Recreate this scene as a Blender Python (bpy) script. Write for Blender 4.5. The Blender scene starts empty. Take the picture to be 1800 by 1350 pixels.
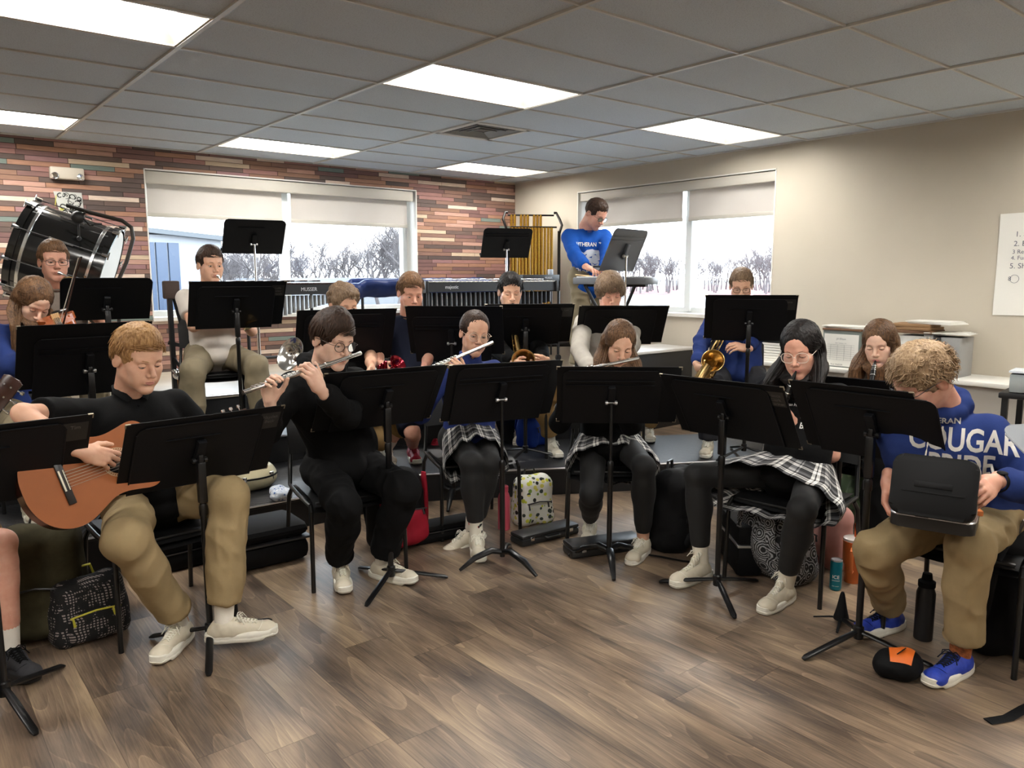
import bpy, bmesh, math, random
import numpy as np
from mathutils import Vector, Matrix
from mathutils.bvhtree import BVHTree

C = bpy.context.scene.collection
SC = bpy.context.scene
PI = math.pi
R = math.radians

# ------------------------------------------------------------------ camera
CAM = np.array([0.0, 0.0, 1.53])
YAW, PITCH, ROLL, FOC = 0.686816189, -0.138423381, -0.001397, 1359.454


def cam_axes():
    f = np.array([math.sin(YAW) * math.cos(PITCH), math.cos(YAW) * math.cos(PITCH), math.sin(PITCH)])
    r = np.array([math.cos(YAW), -math.sin(YAW), 0.0])
    u = np.cross(r, f)
    c, s = math.cos(ROLL), math.sin(ROLL)
    return np.array([c * r + s * u, -s * r + c * u, f])


AX = cam_axes()
cd = bpy.data.cameras.new('camera')
cam = bpy.data.objects.new('camera', cd)
C.objects.link(cam)
cam.matrix_world = Matrix(((AX[0][0], AX[1][0], -AX[2][0], CAM[0]), (AX[0][1], AX[1][1], -AX[2][1], CAM[1]),
                           (AX[0][2], AX[1][2], -AX[2][2], CAM[2]), (0, 0, 0, 1)))
cd.sensor_width = 36.0
cd.lens = FOC * 36.0 / 1800.0
cd.clip_start = 0.05
cd.clip_end = 600
SC.camera = cam

# ------------------------------------------------------------------ world, exposure
SC.view_settings.view_transform = 'Standard'
SC.view_settings.look = 'None'
SC.view_settings.gamma = 1
SC.view_settings.use_curve_mapping = False
SC.view_settings.exposure = EXPOSURE = 2.85
W = bpy.data.worlds.new('overcast_sky')
SC.world = W
W.use_nodes = True
nt = W.node_tree
bg = nt.nodes['Background']
SKY_STRENGTH = 2.3
tc = nt.nodes.new('ShaderNodeTexCoord')
sp = nt.nodes.new('ShaderNodeSeparateXYZ')
rp = nt.nodes.new('ShaderNodeValToRGB')
rp.color_ramp.elements[0].position = 0.0
rp.color_ramp.elements[0].color = (0.92, 0.95, 1.0, 1)
rp.color_ramp.elements[1].position = 0.6
rp.color_ramp.elements[1].color = (0.78, 0.88, 1.0, 1)
nt.links.new(tc.outputs['Generated'], sp.inputs[0])
nt.links.new(sp.outputs['Z'], rp.inputs[0])
nt.links.new(rp.outputs[0], bg.inputs['Color'])
bg.inputs['Strength'].default_value = SKY_STRENGTH
SC.cycles.max_bounces = 7
SC.cycles.diffuse_bounces = 4
SC.cycles.glossy_bounces = 3
SC.cycles.transmission_bounces = 6
SC.cycles.transparent_max_bounces = 8
SC.cycles.sample_clamp_indirect = 6
SC.cycles.caustics_reflective = False
SC.cycles.caustics_refractive = False

BACK_Y, RIGHT_X, CEIL, LEFT_X, NEAR_Y = 8.04, 6.65, 2.744, -4.2, -4.4
GX, GY, TW, TH = 1.3715, 3.883, 1.2192, 0.6096        # ceiling grid origin and module


def portal(name, loc, rot, sx, sy):
    l = bpy.data.lights.new(name, 'AREA')
    l.shape = 'RECTANGLE'
    l.size, l.size_y = sx, sy
    l.cycles.is_portal = True
    o = bpy.data.objects.new(name, l)
    C.objects.link(o)
    o.location = loc
    o.rotation_euler = rot
    return o


# window openings: back wall (x0,x1,z0,z1) and right wall (y0,y1,z0,z1)
WB = (2.08, 5.12, 1.10, 2.55)
WR = (4.19, 6.86, 1.10, 2.53)
portal('back_window_daylight', ((WB[0] + WB[1]) / 2, BACK_Y + .34, (WB[2] + WB[3]) / 2), (R(-90), 0, 0), WB[1] - WB[0], WB[3] - WB[2])
portal('right_window_daylight', (RIGHT_X + .34, (WR[0] + WR[1]) / 2, (WR[2] + WR[3]) / 2), (R(90), 0, R(90)), WR[1] - WR[0], WR[3] - WR[2])

# ------------------------------------------------------------------ pixel rays (image taken as 1800x1350)


def ray(u, v):
    return np.array([(u - 900) / FOC, (675 - v) / FOC, 1.0]) @ AX


def atz(u, v, z):
    d = ray(u, v)
    return CAM + d * ((z - CAM[2]) / d[2])


def atx(u, v, x):
    d = ray(u, v)
    return CAM + d * (x / d[0])


def aty(u, v, y):
    d = ray(u, v)
    return CAM + d * (y / d[1])


def atd(u, v, z):
    return CAM + ray(u, v) * z


# ------------------------------------------------------------------ materials
MATS = {}


def rgb(r, g, b):
    """sRGB 0-255 to linear"""
    def f(c):
        c /= 255.0
        return c / 12.92 if c <= .04045 else ((c + .055) / 1.055) ** 2.4
    return (f(r), f(g), f(b), 1)


class NT:
    """small node helper"""
    def __init__(s, m):
        m.use_nodes = True
        s.t = m.node_tree
        s.b = s.t.nodes['Principled BSDF']

    def n(s, kind, **kw):
        nd = s.t.nodes.new('ShaderNode' + kind)
        for k, v in kw.items():
            setattr(nd, k, v)
        return nd

    def l(s, a, b):
        s.t.links.new(a, b)

    def math(s, op, a, b=None, c=None):
        nd = s.n('Math', operation=op)
        for i, x in enumerate((a, b, c)):
            if x is None:
                continue
            if isinstance(x, (int, float)):
                nd.inputs[i].default_value = x
            else:
                s.l(x, nd.inputs[i])
        return nd.outputs[0]

    def ramp(s, fac, stops, interp='LINEAR'):
        nd = s.n('ValToRGB')
        cr = nd.color_ramp
        cr.interpolation = interp
        while len(cr.elements) < len(stops):
            cr.elements.new(0.5)
        for e, (p, c) in zip(cr.elements, stops):
            e.position = p
            e.color = c if len(c) == 4 else (*c, 1)
        s.l(fac, nd.inputs[0])
        return nd.outputs[0]

    def mix(s, fac, a, b, mode='MIX'):
        nd = s.n('Mix', data_type='RGBA', blend_type=mode)
        for sock, x in ((nd.inputs[0], fac), (nd.inputs[6], a), (nd.inputs[7], b)):
            if hasattr(x, 'is_output'):
                s.l(x, sock)
            else:
                sock.default_value = x
        return nd.outputs[2]

    def comb(s, x, y, z):
        nd = s.n('CombineXYZ')
        for i, v in enumerate((x, y, z)):
            if isinstance(v, (int, float)):
                nd.inputs[i].default_value = v
            else:
                s.l(v, nd.inputs[i])
        return nd.outputs[0]

    def bump(s, h, strength=.3, dist=.01):
        nd = s.n('Bump')
        nd.inputs['Strength'].default_value = strength
        nd.inputs['Distance'].default_value = dist
        s.l(h, nd.inputs['Height'])
        s.l(nd.outputs[0], s.b.inputs['Normal'])

    def noise(s, vec, scale, detail=3, rough=.5, out=0):
        nd = s.n('TexNoise')
        nd.inputs['Scale'].default_value = scale
        nd.inputs['Detail'].default_value = detail
        nd.inputs['Roughness'].default_value = rough
        if vec is not None:
            s.l(vec, nd.inputs['Vector'])
        return nd.outputs[out]


def mat(name, col=(.5, .5, .5), rough=.5, metal=0.0, var=0.0, vscale=8, bump=0.0, bscale=60, bdist=.004, stretch=(1, 1, 1),
        coat=0.0, sheen=0.0, sss=0.0, emit=None, trans=0.0, ior=1.45, alpha=1.0, spec=.5):
    if name in MATS:
        return MATS[name]
    m = bpy.data.materials.new(name)
    n = NT(m)
    b = n.b
    col = tuple(col[:3]) + (1,)
    b.inputs['Base Color'].default_value = col
    b.inputs['Roughness'].default_value = rough
    b.inputs['Metallic'].default_value = metal
    b.inputs['Specular IOR Level'].default_value = spec
    if coat:
        b.inputs['Coat Weight'].default_value = coat
        b.inputs['Coat Roughness'].default_value = .12
    if sheen:
        b.inputs['Sheen Weight'].default_value = sheen
        b.inputs['Sheen Roughness'].default_value = .6
    if sss:
        b.inputs['Subsurface Weight'].default_value = sss
        b.inputs['Subsurface Radius'].default_value = (.9, .35, .2)
        b.inputs['Subsurface Scale'].default_value = .008
    if emit:
        b.inputs['Emission Color'].default_value = (*emit[:3], 1)
        b.inputs['Emission Strength'].default_value = emit[3]
    if trans:
        b.inputs['Transmission Weight'].default_value = trans
        b.inputs['IOR'].default_value = ior
    b.inputs['Alpha'].default_value = alpha
    if var or bump:
        t = n.n('TexCoord')
        mp = n.n('Mapping')
        mp.inputs['Scale'].default_value = stretch
        n.l(t.outputs['Object'], mp.inputs[0])
        v = mp.outputs[0]
        if var:
            f = n.noise(v, vscale, 4, .6)
            lo = tuple(max(0, c * (1 - var)) for c in col[:3]) + (1,)
            hi = tuple(min(1, c * (1 + var)) for c in col[:3]) + (1,)
            n.l(n.ramp(f, [(.3, lo), (.7, hi)]), b.inputs['Base Color'])
        if bump:
            n.bump(n.noise(v, bscale, 3, .6), bump, bdist)
    MATS[name] = m
    return m


# ------------------------------------------------------------------ objects
def tag(o, label=None, cat=None, group=None, kind=None):
    if label: o['label'] = label
    if cat: o['category'] = cat
    if group: o['group'] = group
    if kind: o['kind'] = kind
    return o


def empty(name, loc=(0, 0, 0), rz=0.0, label=None, cat=None, group=None):
    o = bpy.data.objects.new(name, None)
    C.objects.link(o)
    o.empty_display_size = .1
    o.matrix_world = Matrix.Translation(Vector([float(x) for x in loc])) @ Matrix.Rotation(rz, 4, 'Z')
    return tag(o, label, cat, group)


def chain(o):
    """matrix that takes an object's local points to the world (from basis matrices, no depsgraph)"""
    m = Matrix.Identity(4)
    while o is not None:
        m = o.matrix_basis @ m
        o = o.parent
    return m


def link(name, me, parent=None, material=None, world=False):
    """world=True: the mesh is in world coordinates, bring it into the parent's space"""
    if material is not None:
        ms = material if isinstance(material, (list, tuple)) else [material]
        for m in ms:
            me.materials.append(m)
    if world and parent is not None:
        me.transform(chain(parent).inverted())
    o = bpy.data.objects.new(name, me)
    C.objects.link(o)
    if parent is not None:
        o.parent = parent
    return o


def copy_tree(o, parent=None):
    c = o.copy()
    C.objects.link(c)
    if parent is not None:
        c.parent = parent
    for ch in o.children:
        copy_tree(ch, c)
    return c


def smooth(me, angle=None):
    me.polygons.foreach_set('use_smooth', [True] * len(me.polygons))
    if angle:
        me.set_sharp_from_angle(angle=angle)
    return me


class MB:
    """collects boxes, tubes, lathes and prisms into one bmesh"""
    def __init__(s):
        s.bm = bmesh.new()
        s.mi = 0
        s.X = Matrix.Identity(4)

    def _v(s, p):
        return s.bm.verts.new(s.X @ Vector([float(q) for q in p]))

    def _f(s, vs):
        try:
            f = s.bm.faces.new(vs)
            f.material_index = s.mi
            f.smooth = True
            return f
        except ValueError:
            return None

    def box(s, c, d, rot=None, bevel=0.0):
        m = Matrix.Translation(Vector([float(q) for q in c]))
        if rot is not None:
            m = m @ rot
        x, y, z = d[0] / 2, d[1] / 2, d[2] / 2
        vs = [s.bm.verts.new(s.X @ (m @ Vector(p))) for p in
              [(-x, -y, -z), (x, -y, -z), (x, y, -z), (-x, y, -z), (-x, -y, z), (x, -y, z), (x, y, z), (-x, y, z)]]
        fs = [s._f([vs[i] for i in q]) for q in [(0, 3, 2, 1), (4, 5, 6, 7), (0, 1, 5, 4), (1, 2, 6, 5), (2, 3, 7, 6), (3, 0, 4, 7)]]
        if bevel:
            es = list({e for f in fs for e in f.edges})
            r = bmesh.ops.bevel(s.bm, geom=es, offset=bevel, segments=2, affect='EDGES', profile=.5)
            for f in r['faces']:
                f.material_index = s.mi
                f.smooth = True
        return s

    def tube(s, pts, r, n=10, cap=True, flat=1.0, up=None):
        """pts list of 3-vectors, r number or list of radii; flat squashes the second axis"""
        P = [Vector([float(q) for q in p]) for p in pts]
        rs = r if isinstance(r, (list, tuple, np.ndarray)) else [r] * len(P)
        rings = []
        prev = None
        for i, p in enumerate(P):
            if i == 0: t = P[1] - P[0]
            elif i == len(P) - 1: t = P[-1] - P[-2]
            else: t = (P[i + 1] - p).normalized() + (p - P[i - 1]).normalized()
            if t.length < 1e-9: t = Vector((0, 0, 1))
            t.normalize()
            if prev is None:
                u = Vector(up) if up is not None else (Vector((0, 0, 1)) if abs(t.z) < .9 else Vector((1, 0, 0)))
                a = u.cross(t).normalized() if u.cross(t).length > 1e-6 else Vector((0, 1, 0)).cross(t).normalized()
            else:
                a = prev - t * prev.dot(t)
                a.normalize()
            prev = a
            b = t.cross(a)
            rr = float(rs[i])
            rings.append([s.bm.verts.new(s.X @ (p + a * (rr * math.cos(2 * PI * k / n)) + b * (rr * flat * math.sin(2 * PI * k / n)))) for k in range(n)])
        for A, B in zip(rings, rings[1:]):
            for k in range(n):
                s._f([A[k], A[(k + 1) % n], B[(k + 1) % n], B[k]])
        if cap:
            s._f(list(reversed(rings[0])))
            s._f(rings[-1])
        return s

    def lathe(s, c, prof, n=24, axis=(0, 0, 1), cap=True):
        """prof: list of (radius, height) along axis from point c"""
        z = Vector([float(q) for q in axis]).normalized()
        x = z.orthogonal().normalized()
        y = z.cross(x)
        c = Vector([float(q) for q in c])
        rings = []
        for (r, h) in prof:
            rings.append([s.bm.verts.new(s.X @ (c + z * h + x * (max(r, 1e-5) * math.cos(2 * PI * k / n)) + y * (max(r, 1e-5) * math.sin(2 * PI * k / n)))) for k in range(n)])
        for A, B in zip(rings, rings[1:]):
            for k in range(n):
                s._f([A[k], A[(k + 1) % n], B[(k + 1) % n], B[k]])
        if cap:
            s._f(list(reversed(rings[0])))
            s._f(rings[-1])
        return s

    def prism(s, outline, o, ax, ay, depth, bevel=0.0):
        """2-D outline (list of (a,b)) in the plane o + a*ax + b*ay, thickened by vector depth"""
        o, ax, ay, dp = [Vector([float(q) for q in w]) for w in (o, ax, ay, depth)]
        A = [s.bm.verts.new(s.X @ (o + ax * a + ay * b)) for a, b in outline]
        B = [s.bm.verts.new(s.X @ (o + ax * a + ay * b + dp)) for a, b in outline]
        n = len(A)
        fs = [s._f(A), s._f(list(reversed(B)))]
        for k in range(n):
            fs.append(s._f([A[(k + 1) % n], A[k], B[k], B[(k + 1) % n]]))
        if bevel:
            es = list(fs[0].edges) + list(fs[1].edges)
            r = bmesh.ops.bevel(s.bm, geom=es, offset=bevel, segments=2, affect='EDGES', profile=.5)
            for f in r['faces']:
                f.material_index = s.mi
                f.smooth = True
        return s

    def grid(s, fn, nu, nv, closed_u=False):
        """fn(u,v)->point, u,v in 0..1"""
        rows = [[s._v(fn(i / nu, j / nv)) for i in range(nu if closed_u else nu + 1)] for j in range(nv + 1)]
        L = len(rows[0])
        for a, b in zip(rows, rows[1:]):
            for i in range(L if closed_u else L - 1):
                s._f([a[i], a[(i + 1) % L], b[(i + 1) % L], b[i]])
        return s

    def ball(s, c, r, n=16, m=10, rot=None):
        rx, ry, rz = (r, r, r) if isinstance(r, (int, float)) else r
        c = Vector([float(q) for q in c])
        rows = []
        for j in range(m + 1):
            th = PI * j / m
            ring = []
            for i in range(n if 0 < j < m else 1):
                ph = 2 * PI * i / n
                p = Vector((rx * math.sin(th) * math.cos(ph), ry * math.sin(th) * math.sin(ph), rz * math.cos(th)))
                if rot is not None: p = rot @ p
                ring.append(s.bm.verts.new(s.X @ (c + p)))
            rows.append(ring)
        for j in range(m):
            A, B = rows[j], rows[j + 1]
            for i in range(n):
                if len(A) == 1: s._f([A[0], B[i], B[(i + 1) % n]])
                elif len(B) == 1: s._f([A[i], B[0], A[(i + 1) % n]])
                else: s._f([A[i], B[i], B[(i + 1) % n], A[(i + 1) % n]])
        return s

    def build(s, name, material, parent=None, world=False, sharp=35):
        bmesh.ops.recalc_face_normals(s.bm, faces=s.bm.faces)
        me = bpy.data.meshes.new(name)
        s.bm.to_mesh(me)
        s.bm.free()
        if sharp: me.set_sharp_from_angle(angle=R(sharp))
        return link(name, me, parent, material, world)


def rrect(w, h, r, n=5, cx=0, cy=0, corners=(1, 1, 1, 1)):
    """rounded rectangle outline, counter-clockwise from the right side"""
    pts = []
    for q, (sx, sy) in enumerate(((1, 1), (-1, 1), (-1, -1), (1, -1))):
        rr = r * corners[q] if corners[q] else 1e-4
        x, y = cx + sx * (w / 2 - rr), cy + sy * (h / 2 - rr)
        a0 = q * PI / 2
        k = n if corners[q] else 0
        for i in range(k + 1):
            a = a0 + (PI / 2) * (i / k if k else .5)
            pts.append((x + rr * math.cos(a), y + rr * math.sin(a)))
    return pts


DG = None


def text_mesh(s, size, extrude=.0006, align='CENTER', sub=0, bold=0.0):
    """a mesh of lettering in the XY plane"""
    cu = bpy.data.curves.new('lettering', 'FONT')
    cu.body = s
    cu.size = size
    cu.extrude = extrude
    cu.align_x = align
    cu.align_y = 'CENTER'
    cu.resolution_u = 3
    cu.offset = bold * size
    o = bpy.data.objects.new('lettering', cu)
    C.objects.link(o)
    dg = bpy.context.evaluated_depsgraph_get()
    me = bpy.data.meshes.new_from_object(o.evaluated_get(dg))
    bpy.data.objects.remove(o)
    if sub:
        bm = bmesh.new()
        bm.from_mesh(me)
        bmesh.ops.triangulate(bm, faces=bm.faces)
        for _ in range(sub):
            es = [e for e in bm.edges if e.calc_length() > .012]
            if es: bmesh.ops.subdivide_edges(bm, edges=es, cuts=1)
            bmesh.ops.triangulate(bm, faces=bm.faces)
        bm.to_mesh(me)
        bm.free()
    return me


def frame_matrix(o, x, y, z):
    return Matrix(((x[0], y[0], z[0], o[0]), (x[1], y[1], z[1], o[1]), (x[2], y[2], z[2], o[2]), (0, 0, 0, 1)))


def unit(v):
    v = np.asarray(v, float)
    return v / (np.linalg.norm(v) + 1e-12)
# ------------------------------------------------------------------ setting materials
def wall_paint():
    m = bpy.data.materials.new('beige_wall_paint')
    n = NT(m)
    t = n.n('TexCoord')
    f = n.noise(t.outputs['Object'], 1.2, 3)
    n.l(n.ramp(f, [(.3, rgb(192, 183, 166)), (.7, rgb(200, 191, 174))]), n.b.inputs['Base Color'])
    n.b.inputs['Roughness'].default_value = .75
    n.bump(n.noise(t.outputs['Object'], 180, 2), .12, .002)
    return m


def plank_wallpaper():
    m = bpy.data.materials.new('reclaimed_plank_wallpaper')
    n = NT(m)
    t = n.n('TexCoord')
    s = n.n('SeparateXYZ')
    n.l(t.outputs['Object'], s.inputs[0])
    H, L = .0445, .40
    row = n.math('FLOOR', n.math('DIVIDE', s.outputs['Z'], H))
    wr = n.n('TexWhiteNoise', noise_dimensions='1D')
    n.l(row, wr.inputs['W'])
    xs = n.math('ADD', n.math('DIVIDE', s.outputs['X'], L), n.math('MULTIPLY', wr.outputs['Value'], 7.3))
    # vary plank length by warping x along the row
    w2 = n.math('MULTIPLY', n.math('SINE', n.math('ADD', n.math('MULTIPLY', xs, 2.6), row)), .16)
    xs = n.math('ADD', xs, w2)
    col = n.math('FLOOR', xs)
    wc = n.n('TexWhiteNoise', noise_dimensions='3D')
    n.l(n.comb(col, row, 3.0), wc.inputs['Vector'])
    pal = [(0, rgb(136, 103, 90)), (.10, rgb(94, 79, 73)), (.20, rgb(164, 122, 99)), (.30, rgb(120, 89, 85)), (.38, rgb(154, 112, 105)),
           (.46, rgb(104, 85, 77)), (.54, rgb(183, 143, 127)), (.62, rgb(129, 96, 90)), (.70, rgb(213, 192, 175)), (.76, rgb(115, 129, 122)),
           (.81, rgb(141, 106, 87)), (.87, rgb(86, 73, 69)), (.92, rgb(197, 175, 150)), (.96, rgb(148, 111, 111))]
    base = n.ramp(wc.outputs['Value'], pal, 'CONSTANT')
    # wood grain along the plank
    gv = n.comb(n.math('MULTIPLY', s.outputs['X'], 9), wc.outputs['Value'], n.math('MULTIPLY', s.outputs['Z'], 260))
    g = n.noise(gv, 1.0, 4, .65)
    base = n.mix(.75, base, n.ramp(g, [(.25, (.55, .54, .54)), (.5, (1.05, 1.05, 1.05)), (.75, (1.45, 1.45, 1.45))]), 'MULTIPLY')
    fz = n.math('FRACT', n.math('DIVIDE', s.outputs['Z'], H))
    fx = n.math('FRACT', xs)
    ez = n.math('MINIMUM', fz, n.math('SUBTRACT', 1, fz))
    ex = n.math('MINIMUM', fx, n.math('SUBTRACT', 1, fx))
    line = n.math('MINIMUM', n.math('MULTIPLY', ez, 1.0), n.math('MULTIPLY', ex, 9.0))
    k = n.ramp(line, [(.03, (.22, .17, .15)), (.09, (1, 1, 1))])
    n.l(n.mix(1.0, base, k, 'MULTIPLY'), n.b.inputs['Base Color'])
    n.b.inputs['Roughness'].default_value = .7
    return m


def vinyl_plank_floor():
    m = bpy.data.materials.new('vinyl_plank_floor')
    n = NT(m)
    t = n.n('TexCoord')
    s = n.n('SeparateXYZ')
    n.l(t.outputs['Object'], s.inputs[0])
    Wp, Lp = .1795, 1.22
    xr = n.math('ADD', n.math('DIVIDE', s.outputs['X'], Wp), .28)
    colm = n.math('FLOOR', xr)
    wn = n.n('TexWhiteNoise', noise_dimensions='1D')
    n.l(colm, wn.inputs['W'])
    ys = n.math('ADD', n.math('DIVIDE', s.outputs['Y'], Lp), n.math('MULTIPLY', wn.outputs['Value'], 5.7))
    rowm = n.math('FLOOR', ys)
    wc = n.n('TexWhiteNoise', noise_dimensions='3D')
    n.l(n.comb(colm, rowm, 1.0), wc.inputs['Vector'])
    off = n.math('MULTIPLY', wc.outputs['Value'], 40)
    fx = n.math('FRACT', xr)
    fy = n.math('FRACT', ys)
    # cathedral grain: contour lines of a stretched noise
    vec = n.comb(n.math('ADD', n.math('MULTIPLY', s.outputs['X'], 5.0), off), n.math('ADD', n.math('MULTIPLY', s.outputs['Y'], .75), off), off)
    f1 = n.noise(vec, 1.0, 1, .4)
    rings = n.math('FRACT', n.math('MULTIPLY', f1, 13))
    vec2 = n.comb(n.math('ADD', n.math('MULTIPLY', s.outputs['X'], 150), off), n.math('MULTIPLY', s.outputs['Y'], 5), off)
    fine = n.noise(vec2, 1.0, 4, .7)
    vec3 = n.comb(n.math('ADD', n.math('MULTIPLY', s.outputs['X'], 6), off), n.math('MULTIPLY', s.outputs['Y'], 1.6), off)
    broad = n.noise(vec3, 1.0, 3, .5)
    tone = n.math('ADD', n.math('MULTIPLY', broad, .95), n.math('MULTIPLY', wc.outputs['Value'], .12))
    tone = n.math('ADD', tone, n.math('MULTIPLY', n.math('SUBTRACT', fine, .5), .50))
    base = n.ramp(tone, [(.25, rgb(62, 52, 45)), (.42, rgb(95, 80, 67)), (.56, rgb(125, 106, 88)), (.76, rgb(158, 136, 110))])
    lines = n.ramp(rings, [(0, (1, 1, 1)), (.04, (1.0, 1.0, 1.0)), (.10, (.55, .55, .55)), (.5, (.3, .3, .3)), (.9, (0, 0, 0))])
    lm = n.math('MULTIPLY', n.math('SUBTRACT', lines, .40), .42)
    base = n.mix(1.0, base, n.comb(n.math('ADD', 1, lm), n.math('ADD', 1, lm), n.math('ADD', 1, n.math('MULTIPLY', lm, .92))), 'MULTIPLY')
    ex = n.math('MULTIPLY', n.math('MINIMUM', fx, n.math('SUBTRACT', 1, fx)), Wp)
    ey = n.math('MULTIPLY', n.math('MINIMUM', fy, n.math('SUBTRACT', 1, fy)), Lp)
    e = n.math('MINIMUM', ex, ey)
    seam = n.ramp(n.math('MULTIPLY', e, 100), [(.05, (.42, .38, .36)), (.16, (1, 1, 1))])
    n.l(n.mix(1.0, base, seam, 'MULTIPLY'), n.b.inputs['Base Color'])
    sm = n.noise(t.outputs['Object'], 3.0, 3)
    n.l(n.ramp(sm, [(.3, (.30, .30, .30)), (.7, (.42, .42, .42))]), n.b.inputs['Roughness'])
    n.b.inputs['Specular IOR Level'].default_value = .6
    n.bump(n.math('ADD', n.math('MULTIPLY', fine, .8), n.math('MULTIPLY', lines, .25)), .22, .0015)
    return m


def ceiling_tile():
    m = bpy.data.materials.new('mineral_ceiling_tile')
    n = NT(m)
    t = n.n('TexCoord')
    f = n.noise(t.outputs['Object'], 160, 3, .7)
    n.l(n.ramp(f, [(.32, rgb(166, 176, 186)), (.45, rgb(199, 209, 219)), (.7, rgb(205, 215, 225))]), n.b.inputs['Base Color'])
    n.b.inputs['Roughness'].default_value = .9
    n.bump(f, .35, .003)
    return m


def shade_cloth():
    m = bpy.data.materials.new('roller_shade_cloth')
    n = NT(m)
    n.b.inputs['Base Color'].default_value = rgb(226, 220, 212)
    n.b.inputs['Roughness'].default_value = .9
    tr = n.n('BsdfTranslucent')
    tr.inputs['Color'].default_value = rgb(205, 203, 206)
    t = n.n('TexCoord')
    f = n.noise(t.outputs['Object'], 2.2, 2)
    n.l(n.ramp(f, [(.35, rgb(190, 182, 176)), (.65, rgb(212, 205, 198))]), tr.inputs['Color'])
    mx = n.n('MixShader')
    mx.inputs[0].default_value = .34
    out = n.t.nodes['Material Output']
    n.l(n.b.outputs[0], mx.inputs[1])
    n.l(tr.outputs[0], mx.inputs[2])
    n.l(mx.outputs[0], out.inputs['Surface'])
    return m


def glass_pane():
    m = bpy.data.materials.new('window_glass')
    n = NT(m)
    tr = n.n('BsdfTransparent')
    tr.inputs['Color'].default_value = (.93, .96, .97, 1)
    gl = n.n('BsdfGlossy')
    gl.inputs['Roughness'].default_value = .02
    fr = n.n('Fresnel')
    fr.inputs['IOR'].default_value = 1.4
    mx = n.n('MixShader')
    n.l(fr.outputs[0], mx.inputs[0])
    n.l(tr.outputs[0], mx.inputs[1])
    n.l(gl.outputs[0], mx.inputs[2])
    n.l(mx.outputs[0], n.t.nodes['Material Output'].inputs['Surface'])
    return m


M_wall = wall_paint()
M_paper = plank_wallpaper()
M_floor = vinyl_plank_floor()
M_tile = ceiling_tile()
M_shade = shade_cloth()
M_glass = glass_pane()
M_tbar = mat('ceiling_grid_white', rgb(206, 205, 200), .5)
M_frame = mat('window_frame_white', rgb(222, 226, 226), .4)
M_fascia = mat('shade_fascia', rgb(196, 191, 180), .5)
M_trimw = mat('white_trim', rgb(225, 222, 214), .45)
M_blackm = mat('black_powder_coat', (.008, .008, .009), .42, bump=.1, bscale=400, bdist=.0006)
M_alu = mat('aluminium', (.62, .62, .63), .3, .95)
M_chrome = mat('chrome', (.8, .8, .8), .12, 1.0)


def structure(name, mb, m, sharp=35):
    return tag(mb.build(name, m, sharp=sharp), kind='structure')


# floor, walls
mb = MB(); mb.box(((LEFT_X + RIGHT_X) / 2, (NEAR_Y + BACK_Y) / 2, -.05), (RIGHT_X - LEFT_X + .6, BACK_Y - NEAR_Y + .6, .1))
structure('floor', mb, M_floor)


def wall_with_hole(axis, pos, a0, a1, hole, th=.36):
    """axis 'x': wall runs along x at y=pos; 'y': along y at x=pos. The wall body lies outside pos"""
    mb = MB()
    h0, h1, z0, z1 = hole

    def b(p0, p1, q0, q1):
        if axis == 'x':
            mb.box(((p0 + p1) / 2, pos + th / 2, (q0 + q1) / 2), (p1 - p0, th, q1 - q0))
        else:
            mb.box((pos + th / 2, (p0 + p1) / 2, (q0 + q1) / 2), (th, p1 - p0, q1 - q0))
    b(a0, h0, 0, CEIL + .1)
    b(h1, a1, 0, CEIL + .1)
    b(h0, h1, 0, z0)
    b(h0, h1, z1, CEIL + .1)
    return mb


structure('wall_back', wall_with_hole('x', BACK_Y, LEFT_X - .2, RIGHT_X, WB), M_paper)
structure('wall_right', wall_with_hole('y', RIGHT_X, NEAR_Y - .2, BACK_Y + .36, WR), M_wall)
mb = MB(); mb.box((LEFT_X - .1, (NEAR_Y + BACK_Y) / 2, CEIL / 2), (.2, BACK_Y - NEAR_Y + .4, CEIL)); structure('wall_left', mb, M_wall)
mb = MB(); mb.box(((LEFT_X + RIGHT_X) / 2, NEAR_Y - .1, CEIL / 2), (RIGHT_X - LEFT_X + .4, .2, CEIL)); structure('wall_near', mb, M_wall)
# reveals painted smooth: thin liners inside both openings
for nm, ax, pos, hole in (('trim_1', 'x', BACK_Y, WB), ('trim_2', 'y', RIGHT_X, WR)):
    mb = MB()
    h0, h1, z0, z1 = hole
    t = .012
    for (c, d) in (((h0 + t / 2, (z0 + z1) / 2), (t, z1 - z0)), ((h1 - t / 2, (z0 + z1) / 2), (t, z1 - z0)),
                   (((h0 + h1) / 2, z1 - t / 2), (h1 - h0, t)), (((h0 + h1) / 2, z0 + .018), (h1 - h0, .036))):
        out = .03 if c[1] < z0 + .1 else 0.004
        if ax == 'x': mb.box((c[0], pos + .17 - out / 2, c[1]), (d[0], .34 + out, d[1]))
        else: mb.box((pos + .17 - out / 2, c[0], c[1]), (.34 + out, d[0], d[1]))
    structure(nm, mb, M_trimw)
mb = MB(); mb.box((RIGHT_X - .008, (NEAR_Y + BACK_Y) / 2, .05), (.016, BACK_Y - NEAR_Y, .1)); structure('baseboard_right', mb, mat('vinyl_base', rgb(70, 66, 62), .5))
mb = MB(); mb.box((1.2, BACK_Y - .008, .05), (10.8, .016, .1)); structure('baseboard_back', mb, MATS['vinyl_base'])

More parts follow.
